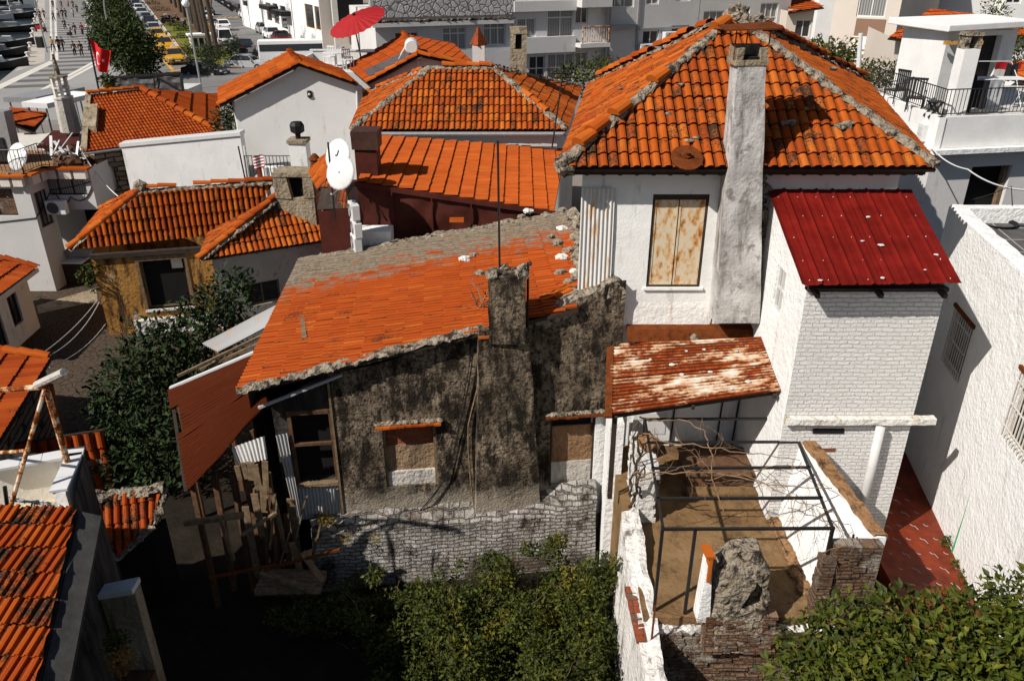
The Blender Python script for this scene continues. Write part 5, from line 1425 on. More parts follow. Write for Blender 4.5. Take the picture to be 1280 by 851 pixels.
# house with the solar water heater
g5 = thing('solar_house', 'gable house with a solar water heater on its orange roof', 'house', (-5, 38, -.8))
Y5 = 35.4
p_fl, p_fa, p_ba, p_bl = atY(459, 105, Y5), atY(524, 70, Y5), atY(504, 44, 41), atY(434, 84, 41)
n5 = plane3(p_fl, p_fa, p_ba); p_bl = atP(433, 83, p_fa, n5)
tile_roof('roof', [p_fl, p_fa, p_ba, p_bl], M['tile_d'], g5, w=.24, l=.42, rise=.03, th=.035, seed=61, jit=.004)
p_fr = atY(596, 84, Y5); p_br = p_fr + (p_ba - p_fa)
tile_roof('roof', [p_fa, p_fr, p_br, p_ba], M['tile_d'], g5, w=.24, l=.42, rise=.03, th=.035, seed=62, jit=.004)
for p, q in ((p_fl, p_fa), (p_fa, p_fr), (p_fa, p_ba)): ridge_caps('ridge_tile', p + UP * .08, q + UP * .08, M['tile_a'], g5, .14, .5, 5, 0, .004)
mb = MB(); y5 = Y5 + .3
wall(mb, (p_fl.x + .1, y5), (p_fr.x, y5), -.8, [(0, p_fl.z - .1), (p_fa.x - p_fl.x - .1, p_fa.z - .12), (p_fr.x - p_fl.x - .1, p_fr.z - .12)]); mb.quad((p_fl.x + .1, y5, -.8), (p_fl.x + .1, y5 + 5, -.8), (p_fl.x + .1, y5 + 5, p_fl.z), (p_fl.x + .1, y5, p_fl.z)); mb.build('wall', M['cool_wall'], g5)
mb = MB(); q = atY(523, 80, y5 - .03); mb.box(q.x - .06, y5 - .06, 5.5, q.x + .06, y5 + .02, p_fa.z - .2); mb.build('corner_board', M['metal_white'], g5)
sw = thing('solar_water_heater', 'solar water heater with dark panel and white tank on the orange gable roof', 'water heater', p_fa.lerp(p_fl, .4) + V((0, .5, 0)))
s_a, s_b, s_c, s_d = (atP(x, y, p_fa + UP * .14, n5) for x, y in ((456, 90), (509, 65), (513, 72), (464, 97)))
MB().prism([s_a, s_b, s_c, s_d], n5 * .07).build('panel', M['solar'], sw)
q0, q1 = atP(503, 53, p_fa + n5 * .4, n5), atP(511, 61, p_fa + n5 * .4, n5)
q0 = p_fa + V((-.45, 1.25, .32)); q1 = p_fa + V((-.35, .35, .32))
MB().tube([q0 - (q0 - q1).normalized() * -.04, q0, q1, q1 + (q1 - q0).normalized() * .05], [.25, .3, .3, .24], 16).build('tank', M['metal_white'], sw, smooth=False)
mb = MB(); 
for t in (.2, .8): q = q0.lerp(q1, t); mb.tube([q + V((-.25, 0, 0)), q + V((-.6, -.1, -.55))], .02, 5); mb.tube([q + V((.2, 0, 0)), q + V((.25, -.1, -.5))], .02, 5)
mb.build('frame', M['metal_white'], sw)
# chimneys in the middle row
def chimney(name, label, px, py_top, py_bot, y, w_, cap, mat, zb=3):
    a = atY(px, py_top, y); t = thing(name, label, 'chimney', (a.x, y, zb))
    mb = MB(); mb.box(a.x - w_ / 2, y - w_ / 2, zb, a.x + w_ / 2, y + w_ / 2, a.z); rough_up(mb, .02, 3); mb.build('shaft', mat, t)
    if cap == 'pyramid':
        MB().lathe((a.x, y, a.z), [(w_ * .62, 0), (w_ * .72, .03), (w_ * .68, .08), (.07, .62), (.05, .66)], 4).build('cap', M['tile_old'], t)
        t.children[-1].rotation_euler = (0, 0, 0)
    if cap == 'ruin':
        mb = MB()
        for dx in (-1, 1): mb.box(a.x + dx * w_ * .36 - w_ * .14, y - w_ / 2, a.z, a.x + dx * w_ * .36 + w_ * .14, y + w_ / 2, a.z + .55)
        mb.box(a.x - w_ * .52, y - w_ * .52, a.z + .55, a.x + w_ * .52, y + w_ * .52, a.z + .8); rough_up(mb, .05, 4); mb.build('cap', mat, t)
        MB().box(a.x - w_ * .2, y - w_ * .3, a.z, a.x + w_ * .2, y + w_ * .45, a.z + .5).build('flue', M['soot'], t)
    if cap == 'cowl':
        MB().box(a.x - w_ * .58, y - w_ * .58, a.z - .1, a.x + w_ * .58, y + w_ * .58, a.z + .02).build('cap', M['ochre_render'], t)
        mb = MB(); mb.tube([(a.x, y, a.z), (a.x, y, a.z + .2)], .1, 8); mb.lathe((a.x, y, a.z + .2), [(.12, 0), (.26, .08), (.27, .3), (.2, .42)], 8); mb.build('cowl', M['black'], t)
    return t
chimney('slim_chimney', 'slim white chimney with a pyramid tile cap by the grey building', 598, 57, 82, 33.5, .5, 'pyramid', M['cool_wall'], 5)
chimney('stone_chimney', 'weathered brown stone chimney with a pointed opening behind the hipped roof', 648, 61, 90, 32.6, .62, 'ruin', M['ochre_render'], 5)
chimney('white_chimney', 'white chimney with a black cowl in front of the gable house', 373, 174, 215, 29.5, .62, 'cowl', M['white'], .5)
# old chimney and small hip roof next to the yellow house
oc = thing('old_chimney', 'stubby ochre grey chimney with a dark arched mouth on the small hip roof', 'chimney', (-7.9, 26.9, 2))
ya = 26.9
x0, x1 = atY(350, 280, ya).x, atY(396, 280, ya).x; zb, zt = atY(372, 312, ya).z, atY(372, 248, ya).z; zt2 = atY(367, 216, ya).z
mb = MB(); mb.box(x0, ya, zb - 1.2, x1, ya + .9, zt); rough_up(mb, .03, 2.5); mb.build('shaft', M['ochre_render'], oc)
mb = MB(); w_ = x1 - x0
for xa, xb in ((x0 - .04, x0 + w_ * .42), (x0 + w_ * .74, x1 + .02)): mb.prism([V((xa, ya - .03, zt)), V((xb if xa < x0 else xb, ya - .03, zt)), V((xb - (.12 if xa < x0 else 0), ya - .03, zt2 - .12)), V((xa, ya - .03, zt2 - .12))], (0, .9, 0))
mb.box(x0 - .05, ya - .05, zt2 - .14, x1, ya + .92, zt2); rough_up(mb, .035, 3); mb.build('chimney_head', M['ochre_render'], oc)
MB().box(x0 + w_ * .3, ya + .25, zt, x0 + w_ * .8, ya + .8, zt2 - .14).build('flue', M['soot'], oc)
# small roof with the chimney
s7 = thing('small_hip_house', 'low house under a lichen spotted hip roof with the stubby chimney', 'house', (-7, 23, -.8))
z7 = 2.9
a = atZ(249, 326, z7); d = atZ(441, 296, z7)
e_ = atZ(352, 244, z7 + 1.5); f_ = atZ(425, 232, z7 + 1.5); g_ = atZ(318, 262, z7 + .9)
tile_roof('roof', [a, d, f_, e_], M['tile_y'], s7, w=.19, l=.40, rise=.05, th=.05, seed=71, jit=.012, prof=PROF1)
bk_ = atZ(300, 262, z7); tile_roof('roof', [atZ(262, 292, z7), a, e_], M['tile_y'], s7, w=.21, l=.34, rise=.045, th=.04, seed=72, jit=.012)
ridge_caps('ridge_tile', a + UP * .08, e_ + UP * .1, M['tile_a'], s7, .14, .4, 3, 0, .02)
mortar_run('ridge_mortar', a + UP * .02, e_ + UP * .02, M['mortar'], s7, .2, .1, .06, .05, 7)
mb = MB(); pts = [(a.x + .3, a.y + .3), (d.x - .2, d.y + .3), (d.x - .2, d.y + 4), (a.x + .3, a.y + 4)]
o7 = (atW(305, 360, pts[0], pts[1])[0], atW(350, 360, pts[0], pts[1])[0], 0.9, atW(330, 352, pts[0], pts[1])[1])
wall(mb, pts[0], pts[1], -.8, z7 - .1, [o7], .2); shell(mb, pts, -.8, z7 - .1, (0,)); mb.build('wall', M['concrete'], s7)
window(s7, pts[0], pts[1], o7, M['wood'], M['glass'], 2, 1, .12, .06)
# yellow house
yh = thing('yellow_house', 'crumbling ochre yellow house with a red tile roof and a broken dark window', 'house', (-11.5, 27, -.8))
zy = 2.45
a = atZ(87, 312, zy); d = atZ(300, 290, zy)
e_ = atZ(177, 240, zy + 1.68); f_ = atZ(342, 229, zy + 1.68)
bl = atZ(128, 262, zy)
tile_roof('roof', [a, d, f_, e_], tilemat('orange tile with white mortar streaks', ORANGE, llo=.60, lhi=.72, lsc=2.6, mortar=(.5, .44, .36), mlo=.66, mhi=.72), yh, w=.2, l=.43, rise=.055, th=.05, seed=81, jit=.012, prof=PROF1)
tile_roof('roof', [bl, a, e_], M['tile_a'], yh, w=.22, l=.40, rise=.05, th=.045, seed=82, jit=.01)
ridge_caps('ridge_tile', a + UP * .06, e_ + UP * .1, M['tile_a'], yh, .16, .5, 3, 0, .02); ridge_caps('ridge_tile', bl + UP * .06, e_ + UP * .1, M['tile_a'], yh, .13, .5, 8, 0, .02)
mortar_run('ridge_mortar', a + UP * .0, e_ + UP * .02, M['mortar'], yh, .2, .1, .07, .05, 9); mortar_run('ridge_mortar', e_ + UP * .02, f_ + UP * .02, M['mortar'], yh, .2, .12, .07, .05, 11)
ridge_caps('ridge_tile', e_ + UP * .15, f_ + UP * .15, M['tile_a'], yh, .13, .62, 3, .08, .02)
mb = MB(); blob(mb, e_ + UP * .2, .24, 5, .5, 2, 2.5); mb.build('mortar_lump', M['mortar'], yh)
wa = atZ(112, 324, zy - .2); wb = atZ(262, 312, zy - .2)
Y0w = wa.y + .2
p0, p1 = (wa.x, wa.y + .1), (wb.x + .6, wb.y + .1)
oy = pxop(p0, p1, 179, 324, 236, 385)
mb = MB(); wall(mb, p0, p1, -.8, zy - .08, [oy], .3); Lw = V((p1[0] - p0[0], p1[1] - p0[1], 0)); nb = V((-Lw.y, Lw.x, 0)).normalized() * 5
shell(mb, [p0, p1, (p1[0] + nb.x, p1[1] + nb.y), (p0[0] + nb.x, p0[1] + nb.y)], -.8, zy - .08, (0,)); mb.build('wall', M['ochre'], yh)
w7 = window(yh, p0, p1, oy, M['wood'], M['soot'], 1, 1, .2, .07)
mb = MB(); ey = Lw.normalized(); ny_ = ey.cross(UP); O = V((*p0, 0))
mb.bx(O, ey, ny_, UP, (oy[0] - .12, oy[1] + .12), (-.02, .04), (oy[3], oy[3] + .16)); mb.bx(O, ey, ny_, UP, (oy[0] - .1, oy[0]), (-.02, .035), (oy[2], oy[3])); mb.bx(O, ey, ny_, UP, (oy[1], oy[1] + .1), (-.02, .035), (oy[2], oy[3])); rough_up(mb, .015, 3); mb.build('window_surround', M['wood'], yh)
mb = MB(); mb.bx(O, ey, ny_, UP, (oy[1] - .5, oy[1] - .12), (-.17, -.15), (oy[3] - .42, oy[3] - .05)); mb.build('paper_sheet', M['ivory'], yh)
mb = MB(); mb.bx(O, ey, ny_, UP, (0, 4.2), (-.1, .12), (zy - .22, zy - .06)); mb.build('eaves_board', M['dark_wood'], yh)
mb = MB(); mb.bx(O, ey, ny_, UP, (1.0, 5.5), (-.1, .25), (-.8, -.25)); rough_up(mb, .06, 2); mb.build('white_footing', M['limewall'], yh)
mb = MB(); mb.bx(O, ey, ny_, UP, (oy[0] - .1, oy[1] + .1), (-.28, .08), (oy[2] - .08, oy[2])); mb.build('window_sill', M['limewall'], yh)
# ============================================================ left side: fine-tiled hip roof, stone wall, white wall
r6 = thing('fine_tile_house', 'house with a fine tiled red hip roof and an arched brown stone wall', 'house', (-17, 35, -.8))
z6 = 4.55
a, d, e_, g_ = atZ(104, 191, z6), atZ(276, 168, z6), atZ(176, 113, z6 + 1.75), atZ(110, 120, z6 + 1.6)
n6 = plane3(a, d, e_); g_ = atP(110, 120, a, n6)
tile_roof('roof', [a, d, e_, g_], M['tile_d'], r6, w=.145, l=.22, rise=.03, th=.025, seed=91, jit=.004, prof=PROF_RND)
b2 = atZ(272, 119, z6); tile_roof('roof', [e_, d, b2 if b2.y > d.y + 1 else d + V((0, 9, 0))], M['tile_d'], r6, w=.28, l=.75, rise=.04, th=.08, seed=92, jit=.004)
k6 = b2 if b2.y > d.y + 1 else d + V((0, 9, 0))
tile_roof('roof', [e_, k6, g_ + V((0, 4, -1.2))], M['tile_d'], r6, w=.28, l=.42, seed=93)
ridge_caps('ridge_tile', d + UP * .1, e_ + UP * .1, M['tile_a'], r6, .17, .5, 3, 0, .005); ridge_caps('ridge_tile', g_ + UP * .1, e_ + UP * .1, M['tile_a'], r6, .15, .5, 4, 0, .005)
w0, w1 = (a.x + .25, a.y + .35), (d.x - .2, d.y + .25)
oa6 = pxop(w0, w1, 123, 207, 147, 239)
mb = MB(); wall(mb, w0, w1, -.8, z6 - .1, [oa6], .4)
mb.quad((w0[0], w0[1], -.8), (w0[0] + .5, w0[1] + 6, -.8), (w0[0] + .5, w0[1] + 6, z6 + .8), (w0[0], w0[1], z6 - .1)); mb.quad((w1[0], w1[1], -.8), (k6.x - .2, k6.y, -.8), (k6.x - .2, k6.y, z6 - .1), (w1[0], w1[1], z6 - .1))
mb.build('wall', M['stonewall'], r6)
e6 = V((w1[0] - w0[0], w1[1] - w0[1], 0)).normalized(); q6 = e6.cross(UP); O = V((*w0, 0))
mb = MB(); mb.bx(O, e6, q6, UP, (oa6[0] - .1, oa6[1] + .1), (-.42, -.4), (oa6[2], oa6[3])); mb.build('pane', M['soot'], r6)
mb = MB(); r_ = (oa6[1] - oa6[0]) / 2; cu = (oa6[0] + oa6[1]) / 2; n_ = 8
for sgn in (-1, 1):
    pts = [O + e6 * (cu + sgn * r_) + UP * oa6[3]] + [O + e6 * (cu + sgn * r_ * math.cos(math.pi / 2 * i / n_)) + UP * (oa6[3] - r_ * .8 + r_ * .8 * math.sin(math.pi / 2 * i / n_)) for i in range(n_ + 1)]
    mb.prism([p - q6 * .02 for p in pts], -q6 * .3)
mb.build('arch', M['stonewall'], r6)
MB().tube([a + V((-.05, -.05, -.05)), d + V((0, -.05, -.05))], .06, 6).build('gutter', M['metal_grey'], r6)
mb = MB(); x = g_; 
for t0, t1, h_, w_ in ((.0, .22, .1, .25), (.22, .62, .16, .6), (.62, .95, .1, .25)):
    p = g_.lerp(a, t0) + V((-.1, 0, 0)); q = g_.lerp(a, t1) + V((-.1, 0, 0)); mb.prism([p - UP * .3, q - UP * .3, q - UP * .3 + V((w_, 0, 0)), p - UP * .3 + V((w_, 0, 0))], (0, 0, h_ + .3))
rough_up(mb, .03, 2); mb.build('verge_parapet', M['ochre_render'], r6)
ww = thing('white_wall', 'thick bright white wall below the fine tiled roof', 'wall', (-12.5, 33, -.8))
p, q = atZ(152, 184, 4.85), atZ(300, 170, 4.85); dd = (q - p); nb = V((-dd.y, dd.x, 0)).normalized()
q = atY(300, 170, p.y); dd = q - p; nb = V((0, 1, 0)); mb = MB(); mb.prism([V((p.x, p.y, -.8)), V((q.x, q.y, -.8)), q, p], nb * .5); rough_up(mb, .02, 1); mb.build('wall_face', M['white_clean'], ww)
mb = MB(); ex = dd.normalized(); mb.bx(V((p.x, p.y, 4.85)), ex, nb, nb.cross(ex) * -1, (-.05, dd.length + .05), (-.06, .56), (.0, .16)); mb.build('coping', M['metal_white'], ww, bevel=.01)
mb = MB(); q_ = V((q.x + .12, q.y - .05, 0)); mb.tube([q_ + UP * 4.9, q_ + UP * -.6], .05, 6); mb.build('drainpipe', M['metal_white'], ww)
# balcony with rolled flag in front of the gable house
bc = thing('iron_balcony', 'small iron railed balcony with white things between the white wall and the white chimney', 'balcony', (-9.5, 31.5, 2))
b0, b1 = atY(310, 226, 31.5), atY(366, 222, 31.5)
MB().box(b0.x, 31.5, b0.z - .2, b1.x + .3, 33.9, b0.z - .05).build('slab', M['concrete'], bc)
railing('railing', [(b0.x, 31.5, b0.z - .05), (b1.x, 31.5, b0.z - .05)], 1.05, bc, M['iron'], .14, .014, .02)
MB().box(b0.x + .1, 33.2, -.8, b1.x + .2, 33.9, b0.z - .2).build('support', M['cool_wall'], bc)
mb = MB(); mb.tube([(b0.x - .05, 31.4, b0.z - .3), (b0.x - .15, 31.4, b0.z + 1.4)], .03, 6); tag(mb.build('pole', M['iron']), 'black pole at the left end of the iron balcony', 'pole')
for i, (px, py) in enumerate(((332, 218), (343, 216), (351, 216), (327, 214))):
    q = atY(px, py, 32.2); mb = MB(); mb.lathe((0, 0, 0), [(.13, 0), (.17, .02), (.2, .42), (.21, .45), (.18, .46)], 12); o = mb.build('plant_pot', M['cloth_white'] if i != 3 else M['terracotta']); o.location = (q.x, 32.2, b0.z - .05)
    tag(o, 'white pot standing behind the iron balcony railing' if i != 3 else 'terracotta pot at the left of the iron balcony', 'pot', 'white pots on the balcony' if i != 3 else None)
fl = thing('striped_flag', 'small red and white striped flag hanging on the iron balcony', 'flag', atY(322, 203, 31.35))
q = atY(316, 196, 31.35); mb = MB(); mw = MB(); n_ = 9
for r_ in range(9):
    m_ = mb if r_ % 2 == 0 else mw; vs = []
    for i in range(n_):
        for k in (0, 1): vs.append(q + V((.42 * i / (n_ - 1), -.05 * math.sin(i * .9), .10 * i / (n_ - 1) - (r_ + k) * .058)))
    m_.add(vs, [(2 * i, 2 * i + 1, 2 * i + 3, 2 * i + 2) for i in range(n_ - 1)])
mb.build('red_stripe', M['red'], fl); mw.build('white_stripe', M['cloth_white'], fl); MB().tube([q + V((-.25, 0, .25)), q + V((.05, 0, 0))], .015, 5).build('flag_staff', M['metal_white'], fl)
t_ = thing('tiled_gable_piece', 'small steep orange roof between the white chimney and the satellite dishes', 'roof', (-6.3, 25.5, 2))
p0_, p1_, p2_, p3_ = atY(386, 215, 26.5), atY(414, 186, 26.5), atY(425, 215, 25), atY(398, 238, 25)
nn = plane3(p0_, p1_, p3_); p2_ = atP(428, 205, p0_, nn)
tile_roof('tiles', [p0_, p1_, p2_, p3_], M['tile_a'], t_, w=.24, l=.4, seed=97)
tile_roof('tiles', [atY(402, 232, 25), atY(425, 214, 25), atY(440, 260, 24.3), atY(396, 262, 24.3)], M['tile_old'], t_, w=.24, l=.4, seed=98, miss=.1)
MB().box(p3_.x - .2, 25.4, -.8, p2_.x, 27.5, p3_.z - .3).build('wall', M['tarp'], t_)
q = atY(394, 205, 27); mb = MB(); mb.lathe((q.x, 27, q.z - .5), [(.14, 0), (.14, .35), (.2, .4), (.16, .5), (.16, .62), (.22, .66), (.06, .85)], 10); tag(mb.build('vent_pipe', M['rust']), 'dark rusty vent pipe next to the white cowled chimney', 'vent')

# ------------------------------------------------------------ white corner house far left
lh = thing('corner_house', 'pale two storey corner house with a terrace edged in orange tiles', 'house', (-20, 31, -.8))
YA = 31.0
ac = atY(33, 220, YA); zA = ac.z
cA = atZ(69, 362, -.8); cA = V((ac.x - .05, YA, 0))
A0 = (cA.x - 6, YA); A1 = (cA.x, YA)
oA = pxop(A0, A1, -10, 236, 19, 270)
mb = MB(); wall(mb, A0, A1, -.8, zA, [oA], .15)
yb = 32.2
sA0, sA1 = A1, (A1[0] + .1, yb)
oS = (.2, 1.0, 1.9, 3.35)
wall(mb, sA0, sA1, -.8, zA, [oS], .15); mb.build('wall', M['grey_wall'], lh)
window(lh, A0, A1, oA, M['dark_wood'], M['brick_dark'], 1, 1, .12, .05); window(lh, sA0, sA1, oS, M['dark_wood'], M['glass_curtain'], 3, 1, .1, .05)
bB = atY(104, 197, yb); B0 = (sA1[0], yb); B1 = (bB.x + .1, yb); zB = atY(75, 203, yb).z; zBb = atY(90, 262, yb).z
oB = pxop(B0, B1, 53, 211, 106, 244)
mb = MB(); wall(mb, B0, B1, zBb, zA, [oB], .12); mb.quad((B1[0], yb, zBb), (B1[0] + .1, yb + 4, zBb), (B1[0] + .1, yb + 4, zA), (B1[0], yb, zA))
mb.quad((B0[0], yb, zBb), (B1[0], yb, zBb), (B1[0], yb + 4, zBb), (B0[0], yb + 4, zBb)); mb.quad((A0[0], yb + 4, -.8), (B1[0] + .1, yb + 4, -.8), (B1[0] + .1, yb + 4, zA), (A0[0], yb + 4, zA)); mb.build('wall', M['grey_wall'], lh)
window(lh, B0, B1, oB, M['dark_wood'], M['glass_curtain'], 3, 1, .1, .05)
mb = MB(); mb.box(B0[0] + .02, yb + 2.2, -.8, B1[0] + .05, yb + 2.3, zBb); mb.build('shop_front', M['soot'], lh)
mb = MB(); mb.box(B0[0] + .03, yb - .1, .55, B1[0] - .3, yb + .6, .63); mb.box(B0[0] + .03, yb - .1, .35, B1[0] - .3, yb - .04, .55); mb.build('shop_shelf', M['metal_grey'], lh)
mb = MB(); mb.add([(A0[0], YA, zA - .15), (A1[0], YA, zA - .15), (sA1[0], yb, zA - .15), (B1[0], yb, zA - .15), (B1[0] + .1, yb + 4, zA - .15), (A0[0], yb + 4, zA - .15)], [tuple(range(6))]); mb.build('terrace_floor', M['clay_coping'], lh)
mb = MB(); mt = MB()
for p, q in ((V((*A0, 0)), V((*A1, 0))), (V((*sA0, 0)), V((*sA1, 0))), (V((*B0, 0)), V((*B1, 0)))):
    L = (q - p).length; e_ = (q - p) / L; n_ = e_.cross(UP); k = int(L / .5)
    for i in range(k): mb.bx(p, e_, n_, UP, (i * L / k + .06, (i + 1) * L / k - .06), (0, .22), (zA - .38, zA - .02))
    mt.bx(p, e_, n_, UP, (-.05, L + .1), (-.12, .3), (zA, zA + .07))
mb.build('corbel', M['ivory'], lh); mt.build('tile_edging', M['tile_a'], lh)
railing('railing', [(A0[0], YA + .1, zA + .05), (A1[0] - .1, YA + .1, zA + .05), (sA1[0] - .1, yb + .1, zA + .05), (B1[0] - 1.6, yb + .1, zA + .05)], .95, lh, M['iron'], .16, .012, .02)
MB().box(A1[0] + .05, YA + .7, .15, A1[0] + .95, YA + 2.0, .22).build('awning', M['metal_white'], lh); MB().box(A1[0] + .05, YA + .75, -.8, A1[0] + .85, YA + 1.95, .1).build('kiosk_box', M['dark_wood'], lh)
ac_unit('air conditioner on the pale corner house wall', V((sA1[0] + .45, yb - .55, atY(56, 266, yb - .4).z)), .0, 'wall air conditioners', 1.0)
dish('satellite_dish', 'small white satellite dish on the far left terrace', V((atY(26, 200, YA + .6).x, YA + .6, zA - .1)), .52, -.35, .45, 'far left dish', mast=.75)
q = atY(57, 272, yb - .8); cable('black cable looping across the pale corner house', [(B0[0] + .2, yb - .03, zBb + .75), (B1[0] - 1.0, yb - .03, zBb + .55), (B1[0], yb - .03, zBb + 1.0)], .022, sag=.35)
cable('straight black cable under the window of the pale corner house', [(A0[0], YA - .03, atY(20, 282, YA).z - .2), (A1[0], YA - .03, atY(40, 272, YA).z), (B0[0] + .1, yb - .05, zBb + .85), (B1[0], yb - .05, zBb + 1.2)], .022, sag=.05)
# roofs and junk behind that terrace
lr = thing('small_tile_roof', 'small sagging orange tile roof beyond the far left terrace', 'roof', (-22, 37, 3))
a, b, c, d = (atZ(x, y, z) for x, y, z in ((5, 152, 4.8), (12, 136, 4.85), (60, 143, 4.3), (42, 166, 4.2)))
tile_roof('tiles', [a, b, c, d], M['tile_d'], lr, w=.26, l=.85, rise=.05, th=.09, down=(1, .1, -.35), seed=99)
a, b, c, d = (atZ(x, y, 4.85) for x, y in ((42, 166, ), (62, 148), (96, 148), (94, 164)))
MB().prism([V((p.x, p.y, 4.15)) for p in (a, b, c, d)], (0, 0, .12)).build('flat_roof', M['tarp'], lr); MB().box(-25, 36.5, -.8, -20.6, 39.4, 4.1).build('wall', M['ivory'], lr)
tr_ = thing('turret_chimney', 'pointed white stone chimney turret with a conical cap', 'chimney', (atY(84, 145, 38).x, 38, 4))
q = atY(85, 148, 38); qt = atY(78, 122, 38); H = qt.z - q.z; k_ = qt.z
MB().lathe((q.x, 38, q.z - .6), [(.46, 0), (.40, H + .6)], 10).build('shaft', M['concrete'], tr_)
mb = MB()
for i in range(6): t = math.pi * i / 3; mb.cbox((q.x + .3 * math.cos(t), 38 + .3 * math.sin(t), k_), .13, .13, .95, t)
mb.lathe((q.x, 38, k_ - .04), [(.44, 0), (.44, .09)], 10); mb.lathe((q.x, 38, k_ + .42), [(.38, 0), (.38, .08)], 10); mb.build('lantern', M['ivory'], tr_)
MB().lathe((q.x, 38, k_ + .9), [(.42, 0), (.4, .06), (.13, .1), (.12, .35), (.05, 1.0)], 10).build('cap', M['mortar'], tr_)
jk = thing('junk_heap', 'heap of broken white plastic chairs and boards on the far left terrace', 'junk heap', (atY(80, 195, yb + 1).x, yb + 1, zA - .1))
mb = MB(); rg = random.Random(3)
for i in range(26):
    p = V((atY(66 + rg.uniform(0, 34), 190, yb + 1.2).x, yb + 1.2 + rg.uniform(-.8, .8), zA + rg.uniform(-.1, .5))); d = V((rg.uniform(-1, 1), rg.uniform(-1, 1), rg.uniform(-.3, 1))).normalized(); mb.beam(p, p + d * rg.uniform(.4, 1.0), rg.uniform(.04, .12), .03)
mb.build('plastic_slat', M['metal_white'], jk)
mb = MB()
for i in range(12): blob(mb, (atY(72 + rg.uniform(0, 32), 190, yb + 1.2).x, yb + 1.2 + rg.uniform(-.6, .9), zA + rg.uniform(-.1, .25)), rg.uniform(.15, .35), i, .6)
mb.build('rubbish', M['wood_brown'], jk)
for i, (a, b) in enumerate((((5, 128, 44), (46, 128, 44)), ((28, 134, 42), (60, 136, 42)))):
    p, q = atY(*a), atY(*b); pv = thing('shop_canopy', ['grey flat canopy at the edge of the promenade', 'white flat canopy nearer than the grey one by the promenade'][i], 'canopy', (p.x, p.y, 2))
    MB().prism([p, q, q + V((1.2, 3, .1)), p + V((1.2, 3, .1))], (0, 0, .25)).build('roof', [M['metal_grey'], M['cloth_white']][i], pv)
    mb = MB()
    for k in (p + V((.2, .2, 0)), q + V((-.2, .2, 0)), q + V((.9, 2.8, 0)), p + V((1.3, 2.8, 0))): mb.tube([(k.x, k.y, -.6), (k.x, k.y, k.z)], .05, 6)
    mb.build('post', M['metal_grey'], pv)
gwall = thing('grey_side_wall', 'grey rendered house side at the far left edge', 'house', (-24.5, 34, -.8))
p = atY(0, 140, 33.5); q = atY(17, 196, 33.5)
mb = MB(); mb.prism([V((-27, 33.5, zA)), V((q.x, 33.5, zA)), V((p.x + .15, 33.5, p.z)), V((-27, 33.5, p.z))], (0, .6, 0)); mb.build('wall', M['metal_grey'], gwall)
mb = MB(); a = atY(4, 190, 33.48); mb.box(a.x - .5, 33.44, a.z - .4, a.x + .15, 33.5, a.z + .6); mb.build('window', M['glass'], gwall)

# ------------------------------------------------------------ alley houses on the left
h8 = thing('red_roof_house', 'narrow white house with a bright red roof and two dark windows beside the alley', 'house', (-18, 26, -.8))
WN, WF = (-17.75, 23.5), (-18.0, 27.4)
ze = atY(31, 346, 27.2).z + .1
oo = [pxop(WN, WF, 3, 375, 18, 425), pxop(WN, WF, 20, 348, 32, 388)]
oo = [(1.0, 1.75, -.45, .95), (2.35, 3.0, -.1, 1.05)]
mb = MB(); wall(mb, WN, WF, -.8, ze, oo, .15); shell(mb, [WN, WF, (-23, 27.4), (-23, 23.5)], -.8, ze, (0,)); mb.build('wall', M['white'], h8)
for o_ in oo: window(h8, WN, WF, o_, M['dark_wood'], M['glass'], 2, 1, .1, .05)
tile_roof('roof', [V((-17.45, 23.3, ze + .02)), V((-17.7, 27.7, ze + .02)), V((-23, 27.7, ze + 1.5)), V((-23, 23.3, ze + 1.5))], M['tile_d'], h8, w=.24, l=.62, rise=.04, th=.06, seed=101)
mb = MB(); ridge_caps('ridge_tile', V((-23, 27.7, ze + 1.6)), V((-17.7, 27.7, ze + .12)), M['tile_d'], h8, .12, .4, 3)
MB().beam((-17.42, 23.3, ze - .02), (-17.67, 27.7, ze - .02), .05, .14).build('eaves_board', M['metal_white'], h8)
h10 = thing('alley_house', 'dark walled house with a red roof whose ridge cap runs along the alley end', 'house', (-14, 18, -.8))
a, b = atZ(64, 449, 1.75), atZ(-2, 556, 1.75)
c, d = b + V((-5, .3, .55)), a + V((-5, .3, .55))
tile_roof('roof', [a, b, c, d], M['tile_d'], h10, w=.24, l=.60, rise=.04, th=.06, seed=102)
ridge_caps('ridge_tile', d + UP * .1, a + UP * .1, M['tile_a'], h10, .14, .42, 4, 0, .01)
box_walls('wall', [(b.x - .15, b.y + .1), (a.x - .15, a.y - .15), (a.x - 5, a.y - .15), (b.x - 5, b.y + .1)], -.8, 1.6, M['stonewall'], h10)
h11 = thing('shed_roof', 'long low tile roofed shed in the shade below the leafy tree', 'shed', (-10, 17, -.8))
a, b, c, d = (atZ(*p) for p in ((-20, 588, .5), (-20, 560, 1.1), (129, 537, 1.1), (150, 640, .4)))
d = atP(150, 640, a, plane3(a, b, c))
tile_roof('roof', [a, b, c, d], M['tile_d'], h11, w=.26, l=.5, rise=.06, th=.04, seed=103, prof=PROF_RND)
mb = MB(); shell(mb, [(b.x, b.y), (c.x, c.y), (d.x - .1, d.y), (a.x, a.y)], -.8, .38); mb.build('wall', M['stonewall'], h11)
h12 = thing('old_tile_shed', 'small shed with old curved tiles and a broken plaster ridge beside the tree', 'shed', (-8, 13.5, -.8))
a, b, c, d = (atZ(*p) for p in ((120, 622, 1.75), (204, 610, 1.75), (190, 655, 1.2), (146, 697, 1.0)))
